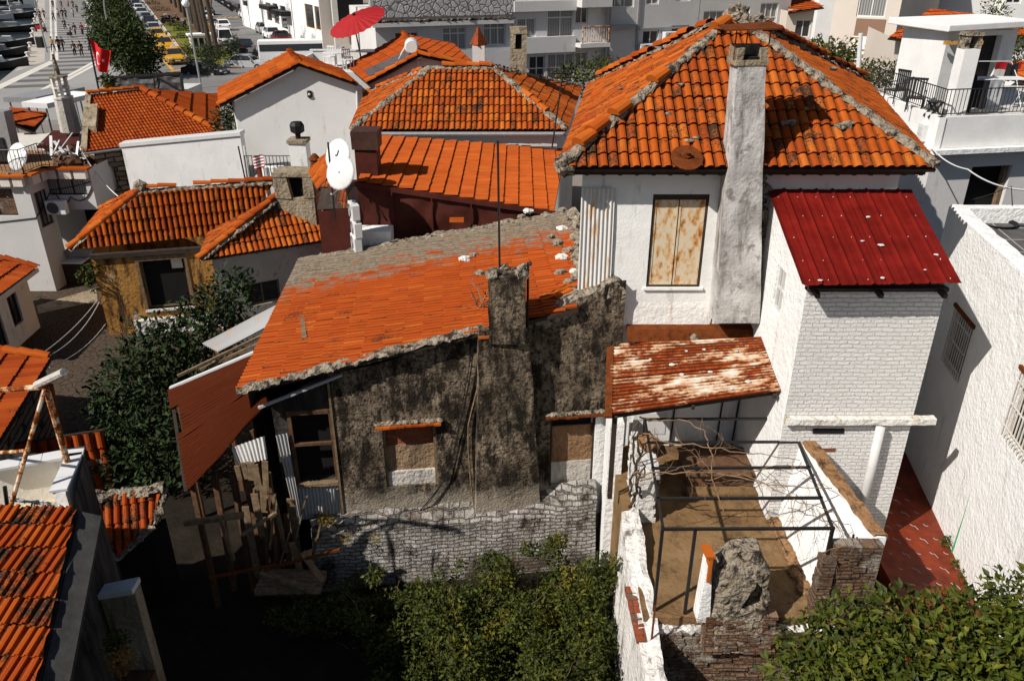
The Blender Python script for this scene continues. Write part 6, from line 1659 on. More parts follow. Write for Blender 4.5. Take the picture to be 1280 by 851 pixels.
d = atP(146, 697, a, plane3(a, b, c)); tile_roof('roof', [a, b, c, d], tilemat('old curved tile', DEEP, llo=.52, lhi=.64, lsc=3), h12, w=.17, l=.36, rise=.06, th=.03, seed=104, prof=PROF_RND, jit=.014)
mortar_run('ridge_mortar', a, b, M['mortar'], h12, .2, .14, .05, .08, 3); mortar_run('verge_mortar', b, c, M['mortar'], h12, .12, .08, .05, .06, 4); mortar_run('verge_mortar', c, d, M['mortar'], h12, .12, .08, .05, .06, 5)
mb = MB(); shell(mb, [(a.x, a.y), (b.x - .1, b.y), (c.x - .1, c.y), (d.x, d.y)], -.8, .95); mb.build('wall', M['soot'], h12)

# ------------------------------------------------------------ near left house with white terrace
nl = thing('near_house', 'near tile roofed house at the lower left with a white walled terrace behind', 'house', (-8, 9, -.8))
zc = 4.4
a, b = atY(97, 637, 9.75), atY(48, 860, 7.1)
c, d = b + V((-4, .9, 0)), a + V((-4, .2 , 0))
n9 = plane3(a, b, d); c = b + (d - a)
tile_roof('roof', [a, b, c, d], tilemat('lichened orange tile', ORANGE[:3] + DEEP[:2], llo=.54, lhi=.66, lsc=2.8), nl, w=.27, l=.40, rise=.055, th=.05, seed=111, jit=.016, prof=[(0, .3), (.06, .9), (.2, 1), (.30, .2), (.48, .05), (.53, .8), (.68, .95), (.78, .2), (.94, .05), (1, .3)])
dn9 = (b - a).normalized()
mb = MB(); g0, g1 = a + V((.18, .05, -.22)), b + V((.18, -.05, -.22))
mb.prism([a + V((.02, 0, -.02)), a + V((.34, 0, -.12)), a + V((.34, 0, -.2)), a + V((.02, 0, -.12))], b - a); rough_up(mb, .01, 4); mb.build('verge_flashing', plain('dark lead flashing', (.04, .038, .036), .6, .35, .2, bump=.5, sc=3), nl)
f0, f1 = atZ(105, 562, zc), atZ(82, 612, zc); f2 = atZ(-30, 586, zc); XW = f0.x
mb = MB(); 
W0n, W1n = (-7.02, 5.0), (f0.x + .02, f0.y)
zr_ = lambda y: a.z + (b.z - a.z) * (y - a.y) / (b.y - a.y)
mb.quad((b.x - .05, b.y - 2, -.8), (a.x - .1, a.y, -.8), (a.x - .1, a.y, a.z - .14), (b.x - .05, b.y - 2, b.z - .9)); mb.quad((a.x - .1, a.y, -.8), (f0.x, f0.y, -.8), (f0.x, f0.y, zc - .05), (a.x - .1, a.y, zc - .05))
mb.quad((f0.x, f0.y, -.8), (f0.x - 6, f0.y - .2, -.8), (f0.x - 6, f0.y - .2, zc - .05), (f0.x, f0.y, zc - .05)); mb.build('wall', plaster('dark streaked render', (.05, .046, .043), (.085, .08, .075), (.012, .011, .01), .42, .62, .6, 10, stretch=(2, 2, .3)), nl)
mb = MB(); pw_ = .16
mb.prism([f2 + UP * -.95, f0 + V((-.1, 0, -.95)), f0 + V((-.1, -.0, -.06)), f2 + UP * -.06], V((0, .14, 0)))
mb.prism([f0 + V((-.22, 0, -.95)), f1 + V((-.22, 0, -.95)), f1 + V((-.22, 0, -.06)), f0 + V((-.22, 0, -.06))], V((.2, 0, 0))); mb.build('terrace_parapet', M['white'], nl)
mb = MB()
for p, q in ((f2, f0), (f0 + V((-.12, -.08, 0)), f1 + V((-.12, 0, 0)))):
    L = (q - p).length; e_ = (q - p) / L; s_ = e_.cross(UP); k = int(L / .3)
    for i in range(k): mb.bx(p, e_, s_, UP, (i * L / k + .004, (i + 1) * L / k - .004), (-.13, .13), (-.05, .0 + .002 * (i % 2)))
mb.build('coping', M['metal_white'], nl, bevel=.004)
mb = MB(); mb.add([f2 + V((0, .1, -.9)), f0 + V((-.1, .1, -.9)), a + V((-.1, .05, -.25)), d + V((0, .05, -.25))], [(0, 1, 2, 3)]); mb.build('terrace_floor', plaster('yellowish terrace screed', (.55, .44, .26), (.62, .53, .36), (.3, .2, .1), .6, .75, .4, 12), nl)
MB().cbox((f1.x - .1, f1.y - .12, zc - .5), .3, .16, .18).build('clay_block', M['tile_a'], nl)
# light well with white ledge
lw2 = thing('planter_niche', 'narrow rendered pier with a white ledge and plants at its foot beside the near house', 'planter', (-6.4, 9, 1))
p, q = atY(122, 745, 9.75), atY(165, 738, 9.75); r_ = atY(196, 862, 8.0)
mb = MB(); mb.prism([V((p.x, 9.8, -.8)), V((q.x, 9.8, -.8)), V((q.x, 9.8, q.z - .08)), V((p.x, 9.8, p.z - .08))], (0, .22, 0)); mb.build('back_wall', M['ochre_render'], lw2)
mb = MB(); mb.prism([p + UP * -.08, q + UP * -.08, q + V((0, .3, -.08)), p + V((0, .26, -.08))], (0, 0, .1)); mb.build('ledge', M['metal_white'], lw2)
MB().box(p.x, 8.6, .3, q.x, 9.8, .9).build('planter_floor', M['wood_brown'], lw2)
for i, (px, py) in enumerate(((147, 822), (152, 845))):
    qq = atY(px, py, 9.0 - i * .5); t = thing('pot_plant', ['green potted plant in a terracotta pot in the niche', 'yellowish potted plant nearest in the niche'][i], 'plant', (qq.x, qq.y, .9))
    MB().lathe((0, 0, 0), [(.12, 0), (.17, .28), (.19, .3)], 12).build('pot', M['terracotta'], t, local=True)
# steel tripod on the terrace
ts = thing('pipe_frame', 'rusty white tripod frame of pipes standing on the near terrace', 'frame', (-7.4, 10.6, 3.5))
ap = atY(57, 483, 10.7); mb = MB()
MB().tube([atY(-20, 489, 10.9), ap], .045, 8).build('top_bar', M['rust_iron'], ts)
MB().tube([atY(46, 481, 10.75), atY(80, 465, 10.2)], .06, 8).build('head_pipe', M['concrete'], ts)
MB().tube([ap, atY(10, 645, 9.9)], .035, 8).build('leg', M['rust_iron'], ts); MB().tube([ap, atY(86, 583, 11.0)], .05, 8).build('leg', M['rust_iron'], ts); MB().tube([ap + V((.05, .05, 0)), atY(80, 565, 11.4)], .04, 8).build('leg', M['rust'], ts)
MB().tube([atY(-10, 566, 11.0), atY(36, 563, 10.45)], .03, 8).build('brace', M['rust_iron'], ts)
mb = MB(); rg = random.Random(8)
for k in range(6):
    A, B = atY(8, 622, 10.0), atY(84, 634, 10.2); mb.tube([A.lerp(B, i / 9) + V((0, rg.uniform(-.03, .03), rg.uniform(-.04, .04))) for i in range(10)], .014, 5)
for k in range(7): q = atY(48 + rg.uniform(-12, 14), 632, 10.1); mb.tube([q + V((.12 * math.cos(t * .6 + k), 0, .16 * math.sin(t * .6 + k) - .05)) for t in range(9)], .009, 4)
tag(mb.build('cable_bundle', M['pipe_grey']), 'tangled bundle of grey cables stretched over the near terrace', 'cables')
q = atY(12, 655, 9.9); tag(MB().tube([q, atY(6, 608, 9.9)], .03, 6).build('stake', M['iron']), 'short black iron stake holding the grey cable bundle', 'stake')
for i, (a, b, s_) in enumerate((((45, 447, 20), (122, 375, 27), .15), ((52, 449, 20), (124, 378, 27), .3), ((62, 459, 19), (132, 405, 26.8), .2))):
    cable(['upper pale wire', 'middle pale wire', 'lower pale wire'][i] + ' from the alley roof to the yellow house', [atY(*a), atY(*b)], .014, M['pipe_grey'], 'wire', s_)
cable('grey cable hanging over the brown stone wall', [atY(103, 190, 32.8), atY(122, 218, 32.6), atY(151, 248, 32)], .025, M['pipe_grey'], 'cable', .1)
mb = MB(); a, b, c, d = (atZ(*p, -.796) for p in ((45, 382), (120, 360), (122, 376), (48, 392))); mb.add([a, b, c, d], [(0, 1, 2, 3)]); tag(mb.build('pavement', M['ochre_render']), kind='structure')
# ============================================================ right background: terrace house
tb = thing('terrace_house', 'white house with a railed roof terrace and a stair cabin at the upper right', 'house', (15, 27, -.8))
zt = atY(1175, 147, 24).z
cx = atY(1175, 147, 24).x
TL = atZ(1083, 112, zt); TL = V((TL.x, TL.y, zt)); CR = V((cx, 24, zt)); RR = V((cx + 9, 25.6, zt))
zb = atY(1165, 186, 24).z
mb = MB()
o_, i_ = [TL, CR, RR], None
for p, q in ((TL, CR), (CR, RR)):
    e_ = (q - p).normalized(); s_ = -e_.cross(UP)
    mb.prism([p, q, q + s_ * .2 + e_ * 0, p + s_ * .2], (0, 0, -(zt - zb)))
mb.build('parapet', M['white_clean'], tb)
mb = MB()
for p, q in ((TL, CR), (CR, RR)):
    e_ = (q - p).normalized(); s_ = e_.cross(UP); mb.bx(V((p.x, p.y, zb)), e_, s_, UP, (-.1, (q - p).length + .12), (-.1, .28), (-.14, .0))
rough_up(mb, .015, 3); mb.build('cornice', M['white_rough'], tb)
w0, w1, w2 = V((TL.x + .12, TL.y, 0)), V((cx + .12, 24.15, 0)), V((RR.x, 25.75, 0))
od = pxop(w1, w2, 1209, 208, 1258, 262)
mb = MB(); wall(mb, w1, w2, -.8, zb - .14, [od], .3); wall(mb, w0, w1, -.8, zb - .14); mb.quad((w0.x, w0.y, -.8), (w0.x + 9, w0.y + 1, -.8), (w0.x + 9, w0.y + 1, zt), (w0.x, w0.y, zt)); mb.build('wall', M['cool_wall'], tb)
E = (w2 - w1).normalized(); Nn = E.cross(UP)
mb = MB(); mb.bx(w1, E, Nn, UP, (od[0] - .1, od[1] + .1), (-.34, -.31), (od[2], od[3])); dr = mb.build('door', M['soot'], tb)
mb = MB(); mb.bx(w1, E, Nn, UP, (od[1] - .16, od[1] - .04), (-.25, -.1), (od[2], od[3])); mb.build('door_leaf', M['wood'], dr)
zf = zt - .12
MB().add([TL + UP * -.12, CR + UP * -.12, RR + UP * -.12, RR + V((0, 6, -.12)), TL + V((0, 1, -.12))], [(0, 1, 2, 3, 4)]).build('terrace_floor', M['ivory'], tb)
railing('railing', [TL + V((.1, 0, 0)), CR + V((.1, .1, 0)), RR + V((0, .1, 0))], .78, tb, M['iron'], .13, .012, .018)
mb = MB()
for px in (1148, 1165, 1216, 1274):
    pass
# stair cabin
ca = thing('stair_cabin', 'white stair cabin with a slab roof on the railed terrace', 'cabin', (16, 27, zf))
cl = atY(1165, 116, 25.8); clx = cl.x; ctop = atY(1172, 40, 25.8).z
xl = clx + .1; xr_ = atY(1262, 100, 26.4).x; dd_ = (atY(1217, 100, 26.1).x, atY(1248, 100, 26.3).x)
p0, p1 = (xl, 25.8), (xr_, 26.6); oc_ = pxop(p0, p1, 1216, 32, 1248, 102)
oc_ = (oc_[0], oc_[1], zf, ctop - .15)
mb = MB(); wall(mb, p0, p1, zf, ctop, [oc_], .25); wall(mb, (xl - .1, 28.6), p0, zf, ctop); mb.quad((xr_, 26.6, zf), (xr_, 29, zf), (xr_, 29, ctop), (xr_, 26.6, ctop)); mb.build('wall', M['white_clean'], ca)
mb = MB(); mb.prism([V((xl - .55, 28.9, ctop)), V((xl - .25, 25.35, ctop + .02)), V((xr_ + .2, 26.2, ctop + .1)), V((xr_ + .2, 29.2, ctop + .1))], (0, 0, .2)); mb.build('roof', M['white_clean'], ca, bevel=.03)
mb = MB(); E = V((p1[0] - p0[0], p1[1] - p0[1], 0)).normalized(); mb.bx(V((*p0, 0)), E, E.cross(UP), UP, (oc_[0], oc_[1]), (-.25, -.22), (oc_[2], oc_[3])); dr = mb.build('door', M['iron'], ca)
kx = atY(1199, 130, 24.7); kt = atY(1200, 40, 24.9)
kc = thing('terrace_chimney', 'square white chimney with a broken top in front of the stair cabin', 'chimney', (kx.x, 24.8, zf))
mb = MB(); mb.box(kx.x - .26, 24.6, zf, kx.x + .2, 25.1, kt.z - .45); rough_up(mb, .02, 2); mb.build('shaft', M['white_clean'], kc)
mb = MB()
for dx in (-.2, .14): mb.box(kx.x + dx - .06, 24.62, kt.z - .45, kx.x + dx + .06, 25.08, kt.z - .1)
mb.box(kx.x - .3, 24.58, kt.z - .1, kx.x + .24, 25.12, kt.z); rough_up(mb, .03, 4); mb.build('cap', M['mortar'], kc)
q = atY(1189, 53, 25.7); mb = MB(); mb.box(q.x - .28, 25.55, q.z - .06, q.x + .9, 25.62, q.z + .05); mb.build('wooden_bar', M['wood_gold'], kc)
tag(MB().tube([atY(1072, 98, 29.6), atY(1076, 42, 29.6)], .08, 8).build('white_pole', M['metal_white']), 'thick white pole at the far corner of the railed terrace', 'pole')
def garden_chair(label, loc, rz):
    t = thing('garden_chair', label, 'chair', loc, 'black chairs on the railed terrace', rz)
    MB().box(-.25, -.25, .40, .25, .25, .44).build('seat', M['iron'], t, local=True)
    mb = MB(); [mb.box(-.24 + .08 * k, .22, .44, -.20 + .08 * k, .25, 1.0) for k in range(7)]; mb.box(-.26, .215, .98, .28, .255, 1.05); mb.build('backrest', M['iron'], t, local=True)
    for x in (-.22, .22):
        for y in (-.22, .22): MB().tube([(x, y, 0), (x, y, .4)], .02, 5).build('leg', M['iron'], t, local=True)
        MB().tube([(x * 1.1, -.22, .4), (x * 1.1, -.2, .64), (x * 1.1, .23, .66)], .018, 5).build('armrest', M['iron'], t, local=True)
    return t
garden_chair('black slatted garden chair with its back to the railing', V((atY(1146, 128, 25.6).x, 25.7, zf)), 2.6)
garden_chair('black garden chair left of the slatted one by the railing', V((atY(1120, 118, 27.2).x, 27.3, zf)), -1.2)
t = thing('folding_stool', 'small black folded stool at the terrace corner railing', 'stool', V((atY(1173, 136, 24.5).x, 24.6, zf)))
for i, (a, b) in enumerate((((-.2, 0, 0), (.15, 0, .45)), ((.2, 0, 0), (-.15, 0, .45)), ((-.2, .3, 0), (.15, .3, .45)), ((.2, .3, 0), (-.15, .3, .45)))): MB().beam(a, b, .05).build('leg', M['iron'], t, local=True)
MB().box(-.2, -.02, .44, .2, .32, .47).build('seat', M['iron'], t, local=True)
# drying rack with laundry
dk = thing('drying_rack', 'folding drying rack on the railed terrace behind the laundry', 'drying rack', V((atY(1235, 130, 25.2).x, 25.3, zf)))
mb = MB()
for k in range(8): mb.tube([(-1.0, -.3 + k * .1, 1.05), (1.0, -.3 + k * .1, 1.05)], .01, 4)
mb.build('line', M['metal_white'], dk, local=True)
for sx in (-1, 1): 
    MB().tube([(sx, -.35, 1.05), (sx, .45, 1.05)], .014, 5).build('side_bar', M['metal_white'], dk, local=True)
    MB().tube([(sx, -.35, 0), (sx * .95, .4, 1.05)], .014, 5).build('leg', M['metal_white'], dk, local=True); MB().tube([(sx, .4, 0), (sx * .95, -.3, 1.05)], .014, 5).build('leg', M['metal_white'], dk, local=True)
MB().tube([(-1, .45, 1.05), (-.95, .85, 1.45), (.95, .85, 1.45), (1, .45, 1.05)], .014, 5).build('wing', M['metal_white'], dk, local=True)
def cloth(name, label, px, x_w, zt_, zb_, col, y):
    mb = MB(); n_ = 10; vs = []; x0 = atY(px, 110, y).x
    for j in range(7):
        for i in range(n_ + 1):
            f = i / n_; vs.append(V((x0 + x_w * f, y + .05 * math.sin(f * 9 + px) * j / 6, zt_ + (zb_ - zt_) * j / 6 + .02 * math.sin(f * 7 + px))))
    k = n_ + 1; mb.add(vs, [(j * k + i, j * k + i + 1, (j + 1) * k + i + 1, (j + 1) * k + i) for j in range(6) for i in range(n_)])
    vs2 = [v + V((0, .02, 0)) for v in vs]; mb.add(vs2, [(j * k + i, j * k + i + 1, (j + 1) * k + i + 1, (j + 1) * k + i) for j in range(6) for i in range(n_)])
    return tag(mb.build(name, col), label, 'laundry', 'laundry on the drying rack')
blk = plain('black cloth', (.012, .012, .014), .9, .2); gry = plain('grey cloth', (.3, .31, .33), .9, .1)
cloth('coat', 'long black coat hanging left of the laundry rack', 1203, .38, zf + 1.2, zf + .1, blk, 24.9)
cloth('shirt', 'short red shirt beside the black coat', 1211, .2, zf + 1.1, zf + .78, M['red'], 24.95)
cloth('trousers', 'black trousers in the middle of the laundry rack', 1218, .5, zf + 1.06, zf + .2, blk, 25.0)
cloth('towel', 'grey towel on the laundry rack', 1236, .36, zf + 1.06, zf + .55, gry, 25.0)
cloth('sheet', 'wide red cloth on the raised wing of the rack', 1238, .8, zf + 1.42, zf + 1.2, M['red'], 26.1)
cloth('dark_cloth', 'dark cloth hanging at the right end of the rack', 1252, .35, zf + 1.4, zf + .9, blk, 25.9)
cable('white overhead cable dropping from the terrace house to the right', [atY(1163, 183, 23.8), atY(1210, 212, 21), atY(1285, 238, 17)], .022, M['metal_white'], 'cable', .12)
MB()
eb = thing('meter_box', 'white electric box at the corner of the terrace house parapet', 'box', V((cx - .02, 24.6, zb + .1)))
mb = MB(); mb.box(cx - .16, 24.5, zb + .1, cx + .02, 24.85, zb + .6); mb.build('casing', M['metal_white'], eb, bevel=.01); mb = MB(); mb.box(cx - .175, 24.55, zb + .3, cx - .16, 24.8, zb + .52); mb.build('lid', M['pipe_grey'], eb)

# ============================================================ houses behind it
def facade(name, label, p0, p1, z0, z1, mat, wins, cat='building', depth=8, fr=None, roof=True, wmat=None):
    """a building front with windows given as photo rectangles (x0,y0,x1,y1,panes)"""
    t = thing(name, label, cat, ((p0[0] + p1[0]) / 2, (p0[1] + p1[1]) / 2, z0))
    ops = []
    for w in wins:
        o = pxop(p0, p1, *w[:4]); ops.append(o)
    mb = MB(); L = wall(mb, p0, p1, z0, z1, ops, .15)
    e_ = V((p1[0] - p0[0], p1[1] - p0[1], 0)).normalized(); nb = -e_.cross(UP) * depth
    pts = [p0, p1, (p1[0] + nb.x, p1[1] + nb.y), (p0[0] + nb.x, p0[1] + nb.y)]
    shell(mb, pts, z0, z1, (0,)); mb.add([(x, y, z1) for x, y in pts], [(0, 1, 2, 3)])
    mb.build('wall', mat, t)
    for w, o in zip(wins, ops):
        window(t, p0, p1, o, fr or M['metal_white'], (w[6] if len(w) > 6 else None) or wmat or M['glass_curtain'], w[4], 1, .1, .07, trans=w[5] if len(w) > 5 else None)
    return t, ops, e_
# apartment row: one long street front seen at an angle
LS = .4; LY = 47.0
def LP(px):   # point of the street line under photo column px
    u = (px - 640) / 990; lo, hi = -40, 60
    for _ in range(50):
        t = (lo + hi) / 2; y = LY + LS * t
        dep = y * _c + (12 - 8) * _s
        if t / dep < u: lo = t
        else: hi = t
    return (t, LY + LS * t)
G, CW = M['grey_wall'], M['cool_wall']
a, b = LP(641), LP(757)
ap, ops, E = facade('apartment_block', 'grey apartment block with glazed balconies behind the hipped roofs', a, b, -.8, 12.5, CW, [(684, 10, 717, 48, 2, .68), (684, 67, 717, 110, 3, .6), (646, 23, 670, 47, 2), (661, 70, 681, 105, 2, .55, M['glass']), (719, 9, 735, 30, 2, None, M['glass']), (719, 65, 734, 84, 2, None, M['glass'])])
Nn = E.cross(UP); A = V((*a, 0))
def up_(px, py, p0=a, p1=b): return atW(px, py, p0, p1)
mb = MB()
for y0, y1 in ((1, 14), (46, 66)):
    u0, za = up_(641, y1); u1, zb2 = up_(717, y0 + 2); z1_, z0_ = up_(680, y0)[1], up_(680, y1)[1]
    mb.bx(A, E, Nn, UP, (0, up_(718, 30)[0]), (.0, .25), (z0_, z1_))
u2 = up_(755, 30)[0]; zz0 = up_(735, 55)[1]; mb.bx(A, E, Nn, UP, (up_(718, 30)[0], u2), (0, .9), (zz0 - .12, zz0 + .1)); zz1 = up_(735, 6)[1]; mb.bx(A, E, Nn, UP, (up_(718, 30)[0], u2), (0, .9), (zz1 - .1, zz1 + .9)); mb.build('balcony_band', CW, ap)
p, q = A + E * up_(720, 50)[0] + Nn * .85, A + E * up_(752, 50)[0] + Nn * .85
railing('balcony_railing', [p + UP * (zz0 + .1), q + UP * (zz0 + .1)], .9, ap, M['rust_iron'], .15, .014, .03)
mb = MB(); k = A + E * up_(755, 40)[0] + Nn * .2
for dx in (0, .25): mb.tube([k + E * dx + UP * -.5, k + E * dx + UP * 12], .06, 6)
mb.build('drainpipe', M['metal_grey'], ap)
a2, b2 = LP(758), LP(872)
ab, ops, E2 = facade('plain_block', 'pale grey block with air conditioners behind the big white house', a2, b2, -.8, 13, G, [(757, -10, 793, 10, 3), (803, 38, 823, 56, 2, None, M['glass']), (839, 32, 861, 52, 2, None, M['glass']), (808, -8, 824, 6, 2), (846, -10, 863, 2, 2)])
A2 = V((*a2, 0)); N2 = E2.cross(UP)
mb = MB(); u0, z = atW(760, 33, a2, b2); u1, z1_ = atW(792, 28, a2, b2); mb.bx(A2, E2, N2, UP, (u0, u1), (0, .35), (z - .2, z + .05)); aw = mb.build('awning', M['metal_grey'], ab)
mb = MB(); u0, z = atW(795, 31, a2, b2); u1 = atW(871, 20, a2, b2)[0]; mb.bx(A2, E2, N2, UP, (u0, u1), (0, .05), (z - .3, z - .2)); u0 = atW(797, 30, a2, b2)[0]; mb.bx(A2, E2, N2, UP, (u0 - .06, u0 + .06), (0, .08), (-.8, 13)); mb.build('string_course', M['metal_grey'], ab)
for i, (px, py) in enumerate(((835, 55), (805, 70))):
    u, z = atW(px, py, a2, b2); q = A2 + E2 * u + N2 * .25 + UP * z; ac_unit(['air conditioner high on the pale grey block', 'air conditioner low on the pale grey block, half behind the roof'][i], q, math.atan2(E2.y, E2.x), 'air conditioners on the pale block', 1.25)
a3, b3 = LP(873), LP(985)
ac_, ops, E3 = facade('window_block', 'long pale block with a row of three paned windows behind the roof peak', a3, b3, -.8, 12.3, G, [(879, 14, 904, 34, 3), (914, 9, 937, 29, 3), (950, 4, 972, 29, 3, .28), (872, -14, 885, -2, 2)])
# grey building with rough parapet (left of the apartment block)
a4, b4 = LP(470), LP(640)
gb, ops, E4 = facade('parapet_building', 'grey building with a rough stone parapet and three paned windows', a4, b4, -.8, atW(560, 38, LP(470), LP(640))[1] + 1.0, CW, [(553, 34, 583, 63, 3, .72), (604, 27, 632, 57, 3, .72), (493, 40, 523, 50, 3, None, M['glass'])])
A4 = V((*a4, 0)); N4 = E4.cross(UP); zp0 = atW(560, 34, a4, b4)[1]; L4 = atW(640, 20, a4, b4)[0]
zp1 = atW(560, 14, a4, b4)[1]
mb = MB(); mb.bx(A4, E4, N4, UP, (-.2, L4), (-.3, .12), (zp0 + .55, zp1 + .6)); mb.build('parapet', stonemat('rough grey crazy stone', (.42, .41, .40), (.55, .54, .52), (.16, .15, .15), 3.2, .8, (1, 1, 1), dlo=.66, dhi=.8), gb)
mb = MB(); mb.bx(A4, E4, N4, UP, (-.2, L4), (0, .3), (zp0 + .1, zp0 + .3)); mb.bx(A4, E4, N4, UP, (0, L4), (0, .1), (zp0 - 3.3, zp0 - 3.1)); mb.build('string_course', CW, gb)
mb = MB(); rg = random.Random(6)
for i in range(60): blob(mb, A4 + E4 * (L4 * i / 60 + rg.uniform(0, .2)) + N4 * .2 + UP * (zp0 + .38), rg.uniform(.06, .16), i, .6, 1, 2, (1.5, 1, .6))
mb.build('moss', M['dark_stucco'], gb)
# open upper floor behind it
def off(p, E_, d): n = -E_.cross(UP) * d; return (p[0] + n.x, p[1] + n.y)
a5, b5 = off(LP(430), E4, 4), off(LP(655), E4, 4)
ob5 = thing('open_storey', 'beige open upper storey with pillars behind the rough parapet', 'building', ((a5[0] + b5[0]) / 2, (a5[1] + b5[1]) / 2, zp1))
A5 = V((*a5, 0)); L5 = (V((*b5, 0)) - A5).length
mb = MB(); mb.bx(A5, E4, N4, UP, (0, L5), (-3, -2.8), (-.8, 13)); mb.build('back_wall', M['beige_wall'], ob5)
for px in (418, 505, 556): u = atW(px, 8, a5, b5)[0]; MB().bx(A5, E4, N4, UP, (u - .15, u + .15), (-.2, .1), (-.8, 13)).build('pillar', M['ivory'], ob5)
u0, u1 = atW(425, 8, a5, b5)[0], atW(466, 8, a5, b5)[0]
MB().bx(A5, E4, N4, UP, (u0, u1), (-2.6, -2.5), (8, 10.2)).build('dark_opening', M['soot'], ob5)
# white building with honey coloured windows along the street
SD = V((-.462, .887, 0))
def SPt(px, base=(-26.6, 111)):
    u = (px - 640) / 990; lo, hi = -60, 250
    for _ in range(60):
        t = (lo + hi) / 2; q = V((base[0], base[1], 0)) + SD * t
        dep = q.y * _c + 4 * _s
        if q.x / dep > u: lo = t
        else: hi = t
    return (q.x, q.y)
a6, b6 = SPt(362), SPt(478)
hb_, ops, E6 = facade('corner_building', 'white street building with honey coloured window frames', a6, b6, -.8, 13, M['white_clean'], [(382, 6, 392, 35, 1), (394, 9, 404, 38, 1), (404, 12, 413, 41, 1), (387, 52, 395, 66, 1), (399, 56, 408, 66, 1)], fr=M['wood_gold'], wmat=M['glass'])
a7, b7 = SPt(323), SPt(361)
sb_, ops, E7 = facade('shop_row', 'row of white shop fronts with dark awnings along the street', a7, b7, -.8, 15, M['white_clean'], [(333, 4, 339, 26, 1, None, M['glass']), (342, 5, 348, 30, 1, None, M['glass']), (351, 8, 358, 36, 1, None, M['glass'])])
A7 = V((*a7, 0)); N7 = E7.cross(UP); L7 = (V((*b7, 0)) - A7).length
mb = MB(); mb.bx(A7, E7, N7, UP, (L7 * .25, L7 * .6), (0, 1.4), (4.5, 5.1)); mb.bx(A7, E7, N7, UP, (L7 * .66, L7 * .98), (0, 1.4), (4.2, 4.8)); mb.build('awning', M['black'], sb_)
a8, b8 = SPt(296), SPt(322)
facade('brown_shop', 'far street building with a brown panelled ground floor', a8, b8, -.8, 15, M['white_clean'], [(303, 1, 309, 8, 1, None, M['glass'])])
# small house, beige building and roofs right of the peak
h = thing('small_roof_house', 'small house with a red tile roof between the long pale block and the beige building', 'house', (22, 52, 2))
q0, q1, q2, q3 = atY(985, 17, 52), atY(1030, 10, 52), atY(1012, 1, 56), atY(986, -2, 56)
n_ = plane3(q0, q1, q2); q3 = atP(984, -3, q0, n_)
tile_roof('roof', [q0, q1, q2, q3], M['tile_d'], h, w=.3, l=.5, rise=.05, th=.06, seed=121)
p0, p1 = (q0.x + .1, 52.4), (q1.x - .4, 52.4)
mb = MB(); oo = [pxop(p0, p1, 994, 25, 1013, 47)]; wall(mb, p0, p1, -.8, q1.z - .1, oo, .15); shell(mb, [p0, p1, (p1[0], 57), (p0[0], 57)], -.8, q1.z - .2, (0,)); mb.build('wall', M['beige_wall'], h); window(h, p0, p1, oo[0], M['metal_white'], M['glass'], 2, 1)
p0, p1 = (atY(1046, 30, 46).x - .5, 46.0), (atY(1062, 30, 46).x, 46.0)
p0, p1 = (atY(1018, 40, 62).x, 62), (atY(1075, 40, 62).x, 62)
facade('white_backdrop_house', 'tall blank white house wall behind the small red roof', p0, p1, -.8, 17, M['white_clean'], [(1049, 28, 1055, 46, 1, None, M['glass'])], 'house')
p0, p1 = (atY(1060, 30, 42).x, 44.2), (atY(1124, 30, 42).x, 42.2)
be, ops, E9 = facade('beige_building', 'beige building with brown panels and a curtained window', p0, p1, -.8, 14, M['beige_wall'], [(1072, -4, 1108, 22, 2)], fr=M['metal_white'])
A9 = V((*p0, 0)); N9 = E9.cross(UP)
for y0, y1 in ((24, 46), (72, 100)):
    o_ = pxop(p0, p1, 1069, y0, 1106, y1); MB().bx(A9, E9, N9, UP, (o_[0], o_[1]), (0, .04), (o_[2], o_[3])).build('brown_panel', M['brown_wall'], be)
o_ = pxop(p0, p1, 1065, 46, 1103, 76); mb = MB(); mb.bx(A9, E9, N9, UP, (o_[0], o_[1]), (0, .09), (o_[2], o_[3])); po = mb.build('poster', M['cloth_white'], be)
mb = MB(); rg = random.Random(4)
for s_ in (0, .5):
    for i in range(14):
        u = o_[0] + (o_[1] - o_[0]) * (s_ + .04 + (.07 * rg.random() if i % 2 else .36 + .07 * rg.random())); z = o_[2] + (o_[3] - o_[2]) * rg.random() * .9
        mb.bx(A9, E9, N9, UP, (u, u + .09), (.09, .097), (z, z + .13))
mb.build('poster_flower', M['wood_gold'], po); mb = MB(); mb.bx(A9, E9, N9, UP, ((o_[0] + o_[1]) / 2 - .02, (o_[0] + o_[1]) / 2 + .02), (.09, .1), (o_[2], o_[3])); mb.build('poster_joint', M['brown_wall'], po)
h = thing('orange_roof_house', 'house with a broad orange roof and an arched iron window behind the stair cabin', 'house', (21, 39, 3))
q0, q1, q3 = atY(1110, 48, 36), atY(1152, 53, 36), atY(1163, 13, 40)
n_ = plane3(q0, q1, q3); q2 = atP(1236, 22, q0, n_); q1 = atP(1236, 66, q0, n_)
tile_roof('roof', [q0, q1, q2, q3], M['tile_d'], h, w=.25, l=.42, rise=.045, th=.05, seed=122)
p0, p1 = (q0.x + .6, 36.4), (q1.x, 36.4 + (q1.y - q0.y)); oo = [pxop(p0, p1, 1123, 58, 1137, 84)]
mb = MB(); wall(mb, p0, p1, -.8, q0.z - .1, oo, .2); mb.quad((p0[0], p0[1], -.8), (p0[0] + 1, 42, -.8), (p0[0] + 1, 42, q0.z), (p0[0], p0[1], q0.z - .1)); mb.build('wall', M['beige_wall'], h); window(h, p0, p1, oo[0], M['dark_wood'], M['glass'], 2, 2, .1, .05, bars=.12)
p0, p1 = (atY(1125, 20, 50).x, 50), (atY(1215, 20, 50).x, 48)
